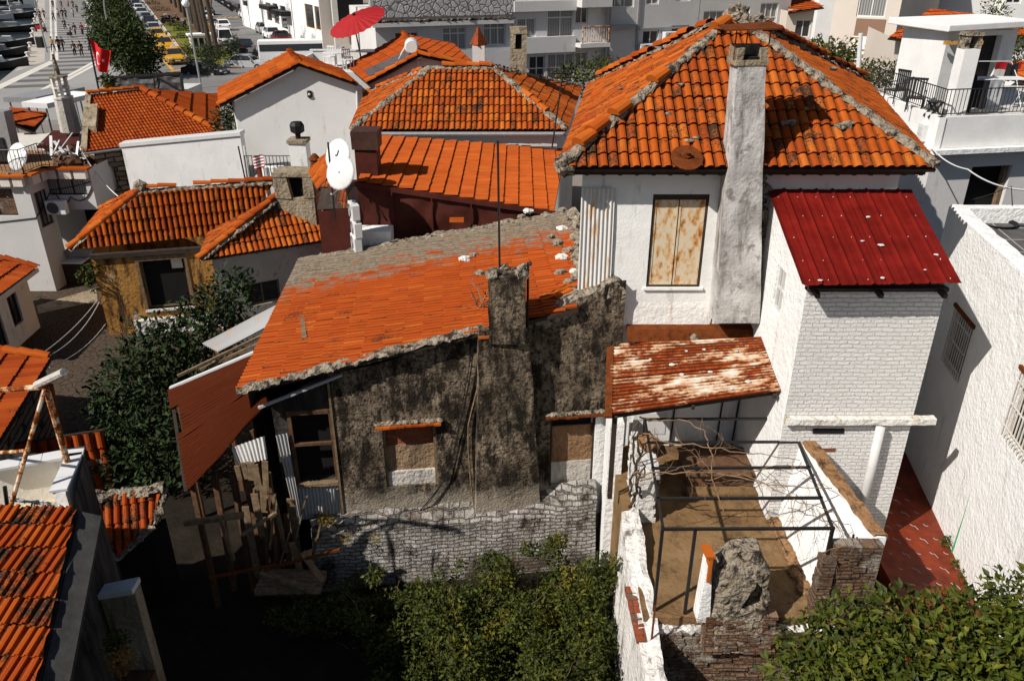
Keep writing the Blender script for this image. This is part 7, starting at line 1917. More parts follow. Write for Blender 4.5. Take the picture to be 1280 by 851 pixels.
facade('gable_wall_house', 'pale house wall rising behind the broad orange roof', p0, p1, -.8, 12.6, M['cool_wall'], [], 'house')
p0, p1 = (atY(1216, 20, 50).x, 47), (atY(1300, 20, 50).x, 47)
facade('bright_house', 'bright white house with a dark window at the upper right corner', p0, p1, -.8, 13, M['white_clean'], [(1258, -3, 1277, 5, 2, None, M['glass'])], 'house')
h = thing('edge_roof_house', 'house with an orange roof at the right edge beyond the laundry', 'house', (20, 31, 2))
q0, q1, q2, q3 = atY(1262, 98, 31), atY(1310, 112, 31), atY(1310, 76, 34), atY(1275, 78, 34)
n_ = plane3(q0, q1, q2); q3 = atP(1272, 78, q0, n_); tile_roof('roof', [q0, q1, q2, q3], M['tile_a'], h, w=.25, l=.42, seed=123); box_walls('wall', [(q0.x + .2, 31.3), (q1.x, 31.3), (q1.x, 36), (q0.x + .2, 36)], -.8, q0.z - .3, M['white_clean'], h)
h = thing('far_roof_house', 'house with a small orange roof behind the climbing plant at the right edge', 'house', (23, 36, 2))
q0, q1, q2 = atY(1254, 44, 37), atY(1300, 46, 37), atY(1300, 26, 41); n_ = plane3(q0, q1, q2); q3 = atP(1256, 27, q0, n_)
tile_roof('roof', [q0, q1, q2, q3], M['tile_d'], h, w=.25, l=.42, seed=124); box_walls('wall', [(q0.x + .2, 37.3), (q1.x, 37.3), (q1.x, 42), (q0.x + .2, 42)], -.8, q0.z - .2, M['white_clean'], h)
# ============================================================ harbour side: water, promenade, road
PZ, RZ, WZ = .62, .45, .33
_wm = Mat('harbour water', .12, .5); M['water'] = _wm.done(_wm.mix(_wm.noise(.6, 4), (.012, .016, .018), (.035, .042, .046)), _wm.bump(_wm.noise(1.6, 5), .5, .2))
M['asphalt'] = plaster('asphalt', (.15, .145, .14), (.19, .185, .18), (.09, .085, .08), .62, .8, .2, 6, sc=.2, stretch=(.3, .3, .3))
M['pave'] = plaster('grey promenade paving', (.26, .25, .24), (.30, .29, .28), (.17, .16, .155), .64, .8, .1, 6, sc=.1, stretch=(.3, .3, .3))
M['pave_dark'] = plain('dark paving band', (.115, .11, .105), .8, .1, sc=.5)
M['pave_light'] = plain('pale stone band', (.62, .58, .52), .8, .08, sc=.5)
M['quay'] = plain('pale quay stone', (.42, .38, .33), .85, .15, sc=.3)
M['tan_pave'] = plain('tan pavement', (.34, .27, .22), .85, .12, sc=.3)
M['lawn'] = plaster('lawn', (.12, .13, .016), (.17, .16, .025), (.05, .06, .012), .5, .7, .8, 3, sc=.3, stretch=(.5, .5, .5))
M['soil'] = plaster('bare soil', (.13, .075, .04), (.17, .10, .055), (.06, .035, .02), .5, .7, .8, 3, sc=.3)
def flat(name, pts, z, mat, h=None, kind='structure'):
    p = [atZ(x, y, z) for x, y in pts]; mb = MB()
    if h: mb.prism(p, (0, 0, -h))
    else: mb.add(p, [tuple(range(len(p)))])
    return tag(mb.build(name, mat), kind=kind)
flat('water', [(-400, -40), (75, -40), (58, -20), (60, 140), (-400, 140)], WZ, M['water'])
flat('promenade', [(52, -38), (50, -6), (43, 35), (37, 58), (27, 80), (-2, 103), (-120, 150), (150, 150), (165, 110), (134, 40), (113, -6), (80, -38)], PZ, M['pave'], .45)
flat('quay_paving', [(47.5, 0), (43.5, 35), (37.5, 58), (28, 80), (18, 90), (56, 77), (56, 0)], PZ + .004, M['quay'])
flat('road', [(113, -30), (420, -30), (430, 115), (150, 118)], RZ, M['asphalt'])
def lft(y): return 71.5 if y < 77 else 71.5 - (y - 77) * 2.15
def rgt(y): return min(107 + .45 * y, 117 + (80 - y) * 1.87)
mb = MB(); yw = 78.0
def inv(yw, z):  # photo row of a ground point straight ahead
    d = V((0, yw, z)) - CAM; v = -((d.y * _s + d.z * _c)) / (d.y * _c - d.z * _s); return 425.5 + 990 * v
while yw < 330:
    y0, y1 = inv(yw, PZ), inv(yw + 1.7, PZ); ym = (y0 + y1) / 2
    l, r = max(-40, lft(ym)), rgt(ym)
    if r > l: mb.add([atZ(x, y, PZ + .008) for x, y in ((l, y0 + (r - l) * .02), (r, y0 - (r - l) * .02), (r, y1 - (r - l) * .02), (l, y1 + (r - l) * .02))], [(0, 1, 2, 3)])
    yw += 3.9
tag(mb.build('promenade_stripes', M['pave_dark']), kind='structure')
mb = MB()
def pline(a, b, w):
    a, b = atZ(*a, PZ + .014), atZ(*b, PZ + .014); n = (b - a).cross(UP).normalized() * w / 2; mb.add([a - n, a + n, b + n, b - n], [(0, 1, 2, 3)])
for dx in (0, 6.2): pline((62.0 + dx * .9, -20), (65 + dx, 77), .34)
for dx in (0, 8): pline((104 + dx * .7, -8), (127 + dx, 48), .34)
pline((66, 76), (-6, 110), .5); pline((71, 76), (-6, 113), .5); pline((119, 77), (24, 128), .5); pline((121, 80), (32, 128), .5)
tag(mb.build('promenade_line', M['pave_light']), kind='structure')
flat('median_soil', [(176, -6), (266, -20), (262, 30), (276, 56), (306, 76), (300, 84), (243, 84)], RZ + .15, M['soil'], .15)
flat('median_lawn', [(203, 31), (236, 28), (246, 60), (300, 66), (304, 76), (298, 82), (245, 80), (226, 57)], RZ + .155, M['lawn'])
mb = MB()
for a, b in (((175, -4), (241, 83)), ((262, 30), (276, 56)), ((276, 56), (307, 76)), ((241, 84), (303, 84))): p, q = atZ(*a, RZ + .1), atZ(*b, RZ + .1); mb.beam(p, q, .3, .25)
tag(mb.build('kerb', M['quay']), kind='structure')
flat('sidewalk', [(290, -14), (312, -14), (400, 62), (382, 72)], RZ + .14, M['tan_pave'], .14)
mb = MB()
for i in range(7): a, b = atZ(273 + i * 6.6, 22.5, RZ + .006), atZ(276.5 + i * 6.6, 21, RZ + .006); mb.beam(a, b, .5, .004)
a, b = atZ(189, 57, RZ + .006), atZ(216, 88, RZ + .006); mb.beam(a, b, .35, .004); a, b = atZ(168, 26, RZ + .006), atZ(189, 57, RZ + .006); mb.beam(a, b, .35, .004); a, b = atZ(212, 90, RZ + .006), atZ(232, 86, RZ + .006); mb.beam(a, b, .5, .004)
tag(mb.build('road_marking', plain('yellow road paint', (.55, .32, .05), .7, .2)), kind='structure')

def objmat(o, names, mat):
    for c in [o] + list(o.children_recursive):
        if c.type == 'MESH' and c.name.split('.')[0] in names:
            c.material_slots[0].link = 'OBJECT'; c.material_slots[0].material = mat
RDIR = math.atan2(-.462, .887) * -1    # heading that turns local -Y down the street towards the viewer
RZR = math.atan2(.462, .887)
def carpaint(c, r=.3): return plain('car paint', c, r, .05, .5)
def make_car(name, label, group, kind='sedan'):
    t = thing(name, label, 'car' if kind != 'van' else 'van', (0, 0, 0), group)
    Hh = 1.5 if kind != 'van' else 2.0; W_ = .88; L_ = 2.15
    def loft(prof, w0, w1, z0):
        vs = []
        for s_ in (-1, 1):
            for y, z in prof: vs.append(V((s_ * (w0 + (w1 - w0) * max(0, (z - z0)) / .8), y, z)))
        n = len(prof); fs = [tuple(range(n)), tuple(range(2 * n - 1, n - 1, -1))] + [(i, n + i, n + (i + 1) % n, (i + 1) % n) for i in range(n)]
        return MB().add(vs, fs)
    body = [(-L_, .28), (-L_ - .02, .62), (-L_ + .12, .80), (-1.05, .94), (1.6 if kind == 'sedan' else L_ - .1, .98), (L_ - .08, .92), (L_ + .02, .7), (L_, .30)]
    mb = loft(body, W_, W_ - .04, .3); zr = Hh - .08
    roof = [(-.42, zr), (-.35, Hh), (.95 if kind == 'sedan' else L_ - .45, Hh), (1.08 if kind == 'sedan' else L_ - .25, zr)]
    r_ = loft(roof, W_ - .22, W_ - .3, zr); mb.add(r_.v, r_.f)
    ye = 1.6 if kind == 'sedan' else L_ - .15
    for s_ in (-1, 1):
        mb.tube([(s_ * (W_ - .08), -1.02, .92), (s_ * (W_ - .24), -.4, zr + .02)], .035, 5); mb.tube([(s_ * (W_ - .08), ye, .95), (s_ * (W_ - .24), 1.05 if kind == 'sedan' else L_ - .28, zr + .02)], .05, 5); mb.tube([(s_ * (W_ - .06), .25, .93), (s_ * (W_ - .23), .3, zr + .02)], .035, 5)
        mb.box(s_ * (W_ + .09) - .09, -.85, .92, s_ * (W_ + .09) + .09, -.72, 1.05)
    mb.build('body', M['metal_grey'], t, bevel=.03, local=True)
    g = loft([(-.98, .93), (-.40, zr), (1.04 if kind == 'sedan' else L_ - .3, zr), (ye - .05, .95)], W_ - .06, W_ - .26, .93); g.build('window', M['glass'], t, local=True)
    for x in (-.62, .62): MB().cbox((x, -L_ + .03, .58), .34, .12, .16).build('headlight', M['cloth_white'], t, local=True)
    for x in (-.68, .68): MB().cbox((x, L_ - .03, .68), .3, .1, .14).build('taillight', M['red'], t, local=True)
    MB().box(-.5, -L_ - .05, .36, .5, -L_ + .05, .52).build('grille', M['black'], t, local=True)
    MB().box(-.26, -L_ - .065, .40, .26, -L_ - .05, .5).build('number_plate', M['cloth_white'], t, local=True)
    for x in (-.8, .8):
        for y in (-1.35, 1.3):
            w = MB().tube([(x - .1, y, .32), (x + .1, y, .32)], .33, 14).build('wheel', M['black'], t, local=True); MB().tube([(x - .11, y, .32), (x + .11, y, .32)], .18, 10).build('rim', M['metal_grey'], w, local=True)
    return t
taxi = make_car('taxi', 'foremost yellow taxi of the waiting row', 'yellow taxis waiting in a row')
MB().box(-.25, -.02, 1.5, .25, .16, 1.63).build('roof_sign', M['cloth_white'], taxi, local=True)
objmat(taxi, ['body'], M['yellow']); taxi.scale = (1.16,) * 3
taxi.location = atZ(220, 79, RZ); taxi.rotation_euler.z = RZR
for lab, px, py in (('second yellow taxi, between two other taxis', 207, 63), ('rearmost yellow taxi, next to the dark parked cars', 198, 51)):
    dup(taxi, atZ(px, py, RZ), RZR, lab, sc=1.16)
car = make_car('parked_car', 'first dark car behind the yellow taxis', 'cars parked along the promenade trees')
car.location = atZ(193.5, 42.5, RZ); car.rotation_euler.z = RZR; car.scale = (1.16,) * 3
CC = {k: carpaint(c) for k, c in (('black', (.012, .012, .014)), ('silver', (.38, .39, .40)), ('grey', (.10, .105, .11)), ('white', (.72, .72, .72)), ('maroon', (.12, .012, .014)), ('blue', (.03, .05, .09)))}
objmat(car, ['body'], CC['silver'])
for lab, px, py, c in (('grey car, second behind the taxis', 188, 34, 'black'), ('silver car, third behind the taxis', 183.5, 27.5, 'silver'), ('silver car, fourth behind the taxis', 179, 21, 'silver'), ('white car, fifth behind the taxis', 174.5, 15.5, 'white'), ('dark car, sixth behind the taxis', 171, 9.5, 'grey'), ('dark car, seventh behind the taxis', 168, 4, 'black'), ('last visible car of the parked row behind the taxis', 165, -1, 'silver')):
    k = dup(car, atZ(px, py, RZ), RZR, lab, sc=1.16); objmat(k, ['body'], CC[c])
for lab, px, py, c in (('white sedan parked nearest on the right side of the street', 341, 49, 'white'), ('grey car behind the nearest white sedan', 331, 42, 'silver'), ('white car, third along the pavement', 324, 34, 'white'), ('silver car, fourth along the pavement', 317, 28, 'silver'), ('white car, fifth along the pavement', 308, 23, 'white'), ('dark car, sixth along the pavement', 303, 16, 'black'), ('maroon car half hidden behind the white bus', 353, 55, 'maroon')):
    k = dup(car, atZ(px, py, RZ), RZR, lab, 'cars parked along the shops', 1.16); objmat(k, ['body'], CC[c])
for lab, px, py, c in (('white car driving on the right lane', 279, 38, 'white'), ('white car partly behind a palm trunk', 259, 26, 'white'), ('black car stopped beside the lawn point', 306, 66, 'black'), ('dark car behind the palm trunks', 261, 19, 'grey')):
    k = dup(car, atZ(px, py, RZ), RZR + math.pi, lab, 'cars on the road', 1.16); objmat(k, ['body'], CC[c])
for lab, px, py, c, rz in (('silver car crossing below the lawn', 310, 87, 'silver', 1.5), ('black car in the shade at the foot of the sign post', 258, 96, 'black', 1.3)):
    k = dup(car, atZ(px, py, RZ - .3), rz, lab, 'cars on the near road', 1.1); objmat(k, ['body'], CC[c])
van = make_car('white_van', 'white van seen from behind between the palm trunks and the lawn', None, 'van'); objmat(van, ['body'], CC['white']); van.location = atZ(280, 57, RZ); van.rotation_euler.z = RZR + math.pi; van.scale = (1.15,) * 3
bus = thing('white_bus', 'white bus mostly hidden behind the gable roof', 'bus', atZ(372, 78, RZ), rz=-1.35); bus.scale = (.85,) * 3
MB().box(-1.2, -5, .4, 1.2, 5, 3.0).build('body', CC['white'], bus, bevel=.12, local=True); MB().box(-1.22, -4.8, 1.6, 1.22, 4.8, 2.5).build('window', M['glass'], bus, local=True)
for x in (-1.05, 1.05):
    for y in (-3.4, 3.2): MB().tube([(x - .14, y, .5), (x + .14, y, .5)], .5, 14).build('wheel', M['black'], bus, local=True)
# scooters
sc = thing('scooter', 'scooter in the long dark row of parked motorbikes', 'scooter', atZ(295, 15, RZ), 'scooters parked in a row', RZR + 1.2)
MB().tube([(0, -.62, .5), (0, -.45, .95), (0, -.3, .45), (0, .2, .42), (0, .6, .7)], [.06, .07, .15, .18, .12], 8).build('body', M['iron'], sc, local=True); MB().box(-.15, .0, .72, .15, .65, .84).build('seat', M['black'], sc, local=True)
MB().tube([(-.32, -.42, 1.02), (.32, -.42, 1.02)], .03, 6).build('handlebar', M['metal_grey'], sc, local=True)
for y in (-.65, .62): MB().tube([(-.06, y, .26), (.06, y, .26)], .26, 12).build('wheel', M['black'], sc, local=True)
MB().box(-.2, -.62, .75, .2, -.5, 1.1).build('fairing', M['metal_grey'], sc, local=True)
sc.scale = (1.3,) * 3
for i in range(15):
    f = i / 14; k = dup(sc, atZ(293 - 27 * f + (i % 2), 13.5 - 16 * f, RZ), RZR + 1.2 + rnd.uniform(-.15, .15), sc=1.3); 
    objmat(k, ['body'], [M['iron'], CC['maroon'], CC['silver'], CC['blue']][i % 4])
for i, (px, py) in enumerate(((206, 28), (211, 30), (217, 27), (311, 72), (314, 75), (231, 34))): dup(sc, atZ(px, py, RZ + .1), rnd.uniform(0, 3), ['scooter left on the bare soil of the median', 'scooter beside another on the bare soil of the median', 'scooter nearest the palm trunks', 'scooter by the black car at the lawn point', 'scooter in front of the black car at the lawn point', 'scooter near the kiosk'][i], 'scooters by the median', 1.3)

# ------------------------------------------------------------ people
def skin_mesh(chains):
    me = bpy.data.meshes.new('tmp'); vs = []; es = []; rs = []; idx = {}
    for ch in chains:
        prev = None
        for (p, r) in ch:
            key = tuple(round(x, 3) for x in p)
            if key not in idx: idx[key] = len(vs); vs.append(p); rs.append(r)
            if prev is not None: es.append((prev, idx[key]))
            prev = idx[key]
    me.from_pydata(vs, es, []); o = link(bpy.data.objects.new('tmp', me))
    md = o.modifiers.new('skin', 'SKIN'); 
    if not me.skin_vertices: me.skin_vertices.new() if hasattr(me.skin_vertices, 'new') else None
    bm = bmesh.new(); bm.from_mesh(me); ly = bm.verts.layers.skin.verify(); bm.verts.ensure_lookup_table()
    for v, r in zip(bm.verts, rs): v[ly].radius = (r, r); v[ly].use_root = (v.index == 0)
    bm.to_mesh(me); bm.free(); ss = o.modifiers.new('sub', 'SUBSURF'); ss.levels = 1; ss.render_levels = 1
    dg = bpy.context.evaluated_depsgraph_get(); out = bpy.data.meshes.new_from_object(o.evaluated_get(dg)); bpy.data.objects.remove(o); bpy.data.meshes.remove(me)
    for p in out.polygons: p.use_smooth = True
    return out
SKIN = plain('skin', (.42, .24, .16), .6, .1)
CL = [plain('dark clothing', c, .9, .2) for c in ((.012, .012, .014), (.03, .03, .035), (.016, .02, .035), (.05, .045, .04))]
CLX = {'red': plain('red jacket', (.30, .015, .02), .9, .1), 'white': plain('white top', (.6, .6, .6), .9, .1), 'ochre': plain('ochre top', (.40, .22, .06), .9, .1), 'grey': plain('grey blue top', (.22, .26, .30), .9, .1), 'pink': plain('pink top', (.5, .2, .2), .9, .1)}
HAIR = plain('dark hair', (.012, .009, .008), .8, .2)
def make_person(st, arm):
    t = thing('person', 'x', 'person', (0, 0, 0))
    def legs(k): return [[((0, 0, .93), .13 + k), ((sx * .09, st * sx * .12, .88), .10 + k), ((sx * .10, st * sx * .22 - .03, .49), .065 + k), ((sx * .10, st * sx * .34, .10), .045 + k)] for sx in (-1, 1)]
    def arms(k): return [[((0, 0, 1.40), .13 + k), ((sx * .18, 0, 1.40), .07 + k), ((sx * .24, -st * sx * .08 + .03, 1.13), .045 + k), ((sx * .24, -st * sx * .2 - .06 * arm, .90), .035 + k)] for sx in (-1, 1)]
    torso = [((0, 0, .93), .13), ((0, 0, 1.15), .14), ((0, 0, 1.40), .13), ((0, -.01, 1.52), .055), ((0, -.03, 1.60), .09), ((0, -.03, 1.70), .095)]
    feet = [[((sx * .10, st * sx * .34, .10), .045), ((sx * .10, st * sx * .34 - .16, .04), .035)] for sx in (-1, 1)]
    hands = [[((sx * .24, -st * sx * .2 - .06 * arm, .90), .035), ((sx * .24, -st * sx * .2 - .08 * arm, .80), .028)] for sx in (-1, 1)]
    def part(nm, me, mt, par):
        me.materials.clear(); me.materials.append(mt); o = link(bpy.data.objects.new(nm, me)); o.parent = par; return o
    part('body', skin_mesh([torso] + legs(0) + arms(0) + feet + hands), SKIN, t)
    part('jacket', skin_mesh([[((0, 0, .86), .15), ((0, 0, 1.0), .155), ((0, 0, 1.2), .16), ((0, 0, 1.40), .145), ((0, 0, 1.47), .08)]] + arms(.018)), CL[0], t)
    part('trousers', skin_mesh([[((0, 0, .93), .145), ((0, 0, 1.0), .14)]] + legs(.015)), CL[1], t)
    MB().add([], [])
    h = MB(); blob(h, (0, -.01, 1.71), .115, 2, .1, 2, 1, (1, 1.05, .95)); h.build('hair', HAIR, t, local=True)
    return t
protos = [make_person(.9, 1), make_person(.5, 0), make_person(-.8, .5)]
people = [(67.5, 65, 'ochre', 'person in an ochre top at the left white line'), (75, 65, None, 'person in black walking right of the ochre top'), (80, 64.5, None, 'person in black and pale trousers beside the white line'), (94.5, 71, None, 'left one of two people in black walking nearest the flag'), (103, 71.5, 'grey2', 'right one of two people in black walking nearest the flag'), (89, 46.5, 'grey', 'person in pale blue bending over a pushchair'), (95, 45, None, 'person in black next to the pushchair'), (104, 44.5, 'red', 'person in a dark red coat'), (111.5, 43.5, 'white', 'person in a white top near the flag pole top'), (82, 37.5, None, 'dark person behind the pushchair'), (79, 23, None, 'tall dark person in the centre of the upper group'), (83, 23, None, 'dark person right of the tall one'), (92.5, 23, 'white', 'person with a white bag walking away'), (97, 16.5, None, 'dark person near the top right of the group'), (74, 23.5, 'white', 'person with a white shoulder next to the left line'), (68, 27, None, 'dark person standing on the left white line'), (109, 18.5, None, 'lone dark person by the right white line'), (113.5, 32, 'grey', 'person in grey by the right white line'), (56, 23.5, None, 'dark person standing near the quay bench'), (51, 24.5, None, 'dark person leftmost on the quay'), (53, 35, None, 'dark person by the red bench'), (57, 42, 'grey', 'person beside the lamp post on the quay'), (86, 10, 'pink', 'person in an ivory and red dress'), (67, 10, None, 'dark person at the top of the left white line'), (92, 11, None, 'dark person at the top of the promenade'), (77.5, 10, None, 'dark person between the white line and the dress'), (328, 31, 'pink', 'person in a red top on the shop pavement')]
for i, (px, py, c, lab) in enumerate(people):
    z = PZ if px < 200 else RZ + .14
    pr = protos[i % 3]; k = dup(pr, atZ(px, py, z), RZR + (math.pi if i % 4 == 1 else 0) + rnd.uniform(-.5, .5), lab, 'people strolling on the promenade' if px < 200 else None, 1.0 + rnd.uniform(-.04, .04))
    objmat(k, ['jacket'], CLX.get(c, CL[i % 4])); objmat(k, ['trousers'], CL[(i * 3 + 1) % 4])
for p in protos:
    for c in list(p.children_recursive): bpy.data.objects.remove(c)
    bpy.data.objects.remove(p)
pc = thing('pushchair', 'small pushchair in front of the person in pale blue', 'pushchair', atZ(88, 47.5, PZ))
MB().box(-.25, -.35, .35, .25, .35, .75).build('seat', M['black'], pc, local=True)
for x in (-.25, .25):
    for y in (-.35, .35): MB().tube([(x - .03, y, .12), (x + .03, y, .12)], .12, 10).build('wheel', M['metal_grey'], pc, local=True)
MB().tube([(-.22, .3, .6), (-.22, .6, 1.0), (.22, .6, 1.0), (.22, .3, .6)], .02, 5).build('handle', M['metal_grey'], pc, local=True)

# ------------------------------------------------------------ street furniture
def lamp(label, px, py, z, H, hook=1):
    t = thing('street_lamp', label, 'street lamp', atZ(px, py, z), 'street lamps')
    MB().tube([(0, 0, 0), (0, 0, H * .75), (.2 * hook, 0, H * .93), (.9 * hook, 0, H)], [.11, .08, .07, .05], 8).build('pole', M['metal_grey'], t, local=True)
    MB().lathe((1.2 * hook, 0, H - .08), [(.12, 0), (.32, .05), (.28, .16), (.08, .24)], 10, 1.5, .8).build('lamp_head', M['cloth_white'], t, local=True)
    return t
lamp('curved grey street lamp with a white head rising from the dark trees', 147, 90, PZ, 8.2); lamp('street lamp behind the tall one among the trees', 150, 42, PZ, 8.0, -1); lamp('slender lamp post on the quay beside the promenade line', 59, 66, PZ, 8.0, -1)
sg = thing('globe_lamp', 'grey post with a round white globe in front of the kiosk', 'street lamp', atZ(252, 112, .3)); MB().tube([(0, 0, 0), (-.25, .3, 7.3)], .1, 8).build('pole', M['metal_grey'], sg, local=True); mb = MB(); blob(mb, (-.28, .3, 7.6), .36, 1, 0); mb.build('globe', M['cloth_white'], sg, local=True)
for i, (px, py) in enumerate(((320, 27), (356, 47))):
    t = thing('road_sign', ['round dark road sign further along the pavement', 'round dark road sign nearer the bus'][i], 'road sign', atZ(px, py, RZ + .14), 'round road signs'); MB().tube([(0, 0, 0), (0, 0, 2.0)], .05, 6).build('pole', M['metal_grey'], t, local=True); MB().tube([(0, .03, 2.3), (0, -.03, 2.3)], .5, 16).build('disc', M['wood_brown'], t, local=True)
kk = thing('kiosk', 'small white kiosk with dark openings under the palm trunks', 'kiosk', atZ(252, 60, RZ + .15), rz=RZR); kk.scale = (.55,) * 3
MB().box(-2.4, -1.8, 0, 2.4, 1.8, 2.9).build('body', M['ivory'], kk, local=True); MB().box(-2.9, -2.3, 2.9, 2.9, 2.3, 3.3).build('roof', M['cloth_white'], kk, local=True)
for x in (-1.4, 0, 1.4): MB().box(x - .5, -1.83, .5, x + .5, -1.79, 2.4).build('opening', M['glass'], kk, local=True)
for i in range(13):
    f = i / 12; px = 46.5 - 12.5 * f ** 1.4; py = 2 + 76 * f
    if i == 0: 
        bo = thing('bollard', 'small pale bollard along the quay edge', 'bollard', atZ(px, py, PZ), 'bollards along the quay edge'); MB().lathe((0, 0, 0), [(.28, 0), (.22, .12), (.2, .4), (.3, .46), (.3, .58), (.15, .64)], 10).build('post', M['ivory'], bo, local=True)
    else: dup(bo, atZ(px, py, PZ))
lb = thing('litter_bin', 'black litter bin on the quay', 'bin', atZ(51.5, 60, PZ)); MB().box(-.4, -.3, 0, .4, .3, 1.35).build('body', M['black'], lb, bevel=.04, local=True); MB().box(-.44, -.34, 1.36, .44, .34, 1.44).build('lid', M['metal_grey'], lb, local=True)
bn = thing('red_bench', 'small red bench on the quay', 'bench', atZ(51, 40, PZ)); MB().box(-.8, -.25, .4, .8, .25, .48).build('seat', M['red'], bn, local=True); MB().box(-.8, .22, .5, .8, .28, .95).build('backrest', M['red'], bn, local=True)
for x in (-.7, .7): MB().box(x - .05, -.22, 0, x + .05, .22, .4).build('leg', M['iron'], bn, local=True)
# flag with white crescent and star
fg = thing('flag', 'large red flag with white crescent and star flying on a dark pole', 'flag', atY(125, 118, 44))
P0_, P1_ = atY(125, 120, 44), atY(110, 46, 44)
MB().tube([P0_, P1_], .05, 8).build('flag_pole', M['iron'], fg)
ft, fb = atY(111.5, 49, 44), atY(118.5, 83, 44); rt_, rb_ = atY(137, 64, 43.6), atY(134, 92, 43.7)
def fpnt(u, v): 
    q = ft.lerp(rt_, u).lerp(fb.lerp(rb_, u), v); return q + V((0, .16 * math.sin(u * 8 + v * 1.5), -.1 * math.sin(math.pi * u)))
mb = MB(); n_ = 16
for s_ in (0, .012):
    mb.add([fpnt(i / n_, j / 8) + V((0, s_, 0)) for j in range(9) for i in range(n_ + 1)], [(j * (n_ + 1) + i, j * (n_ + 1) + i + 1, (j + 1) * (n_ + 1) + i + 1, (j + 1) * (n_ + 1) + i) for j in range(8) for i in range(n_)])
mb.build('cloth', M['flag'], fg, smooth=True)
mb = MB(); cu, cv, r1, r2 = .42, .48, .24, .19; n2 = 20
oo = [fpnt(cu + .75 * r1 * math.cos(t), cv + r1 * math.sin(t)) for t in [.55 + i * (2 * math.pi - 1.1) / n2 for i in range(n2 + 1)]]
ii = [fpnt(cu + .045 + .75 * r2 * math.cos(t), cv + r2 * math.sin(t)) for t in [.62 + i * (2 * math.pi - 1.24) / n2 for i in range(n2 + 1)]]
for dy in (-.03,): mb.add([p + V((0, dy, 0)) for p in oo + ii], [(i, i + 1, n2 + 2 + i, n2 + 1 + i) for i in range(n2)])
sp = [fpnt(cu + .26 + (.075 if i % 2 == 0 else .03) * math.cos(math.pi + i * math.pi / 5), cv + (.1 if i % 2 == 0 else .04) * math.sin(math.pi + i * math.pi / 5)) + V((0, -.03, 0)) for i in range(10)]
mb.add(sp, [tuple(range(10))]); mb.build('emblem', M['cloth_white'], fg)
tp_ = thing('tarp_screen', 'long dark grey tarpaulin screen behind the fine tiled roof', 'screen', atY(180, 112, 47))
a_, b_, c_, d_ = atY(139, 97, 47), atY(226, 92, 47), atY(229, 114, 47), atY(140, 114, 47)
mb = MB(); n_ = 40
mb.add([a_.lerp(b_, i / n_).lerp(d_.lerp(c_, i / n_), j / 6) + V((0, .1 * NZ.noise(V((i * .3, j * .5, 0))), 0)) for j in range(7) for i in range(n_ + 1)], [(j * (n_ + 1) + i, j * (n_ + 1) + i + 1, (j + 1) * (n_ + 1) + i + 1, (j + 1) * (n_ + 1) + i) for j in range(6) for i in range(n_)])
mb.build('tarpaulin', plain('dark grey tarpaulin', (.075, .072, .07), .6, .25, bump=.3), tp_)
mb = MB(); mb.beam(a_, b_, .12); mb.beam(a_, d_, .12); mb.beam(b_, c_, .12); m0, m1 = a_.lerp(b_, .62), d_.lerp(c_, .62); mb.beam(m0 + V((0, -.12, 0)), m1 + V((0, -.12, 0)), .06); mb.beam(m0 + V((0, -.12, 0)), c_ + V((0, -.12, 0)), .06); mb.build('frame', M['iron'], tp_)
box_walls('base', [(d_.x, 47.2), (c_.x, 47.2), (c_.x, 50), (d_.x, 50)], -.6, d_.z, M['grey_wall'], tp_)
yp = thing('yellow_planter', 'square yellow planter with a leafy shrub beside the grey tarpaulin', 'planter', atY(136, 117, 45.5)); MB().lathe((0, 0, 0), [(.22, 0), (.28, .42), (.3, .44), (.3, .5)], 4).build('pot', M['yellow'], yp, local=True)

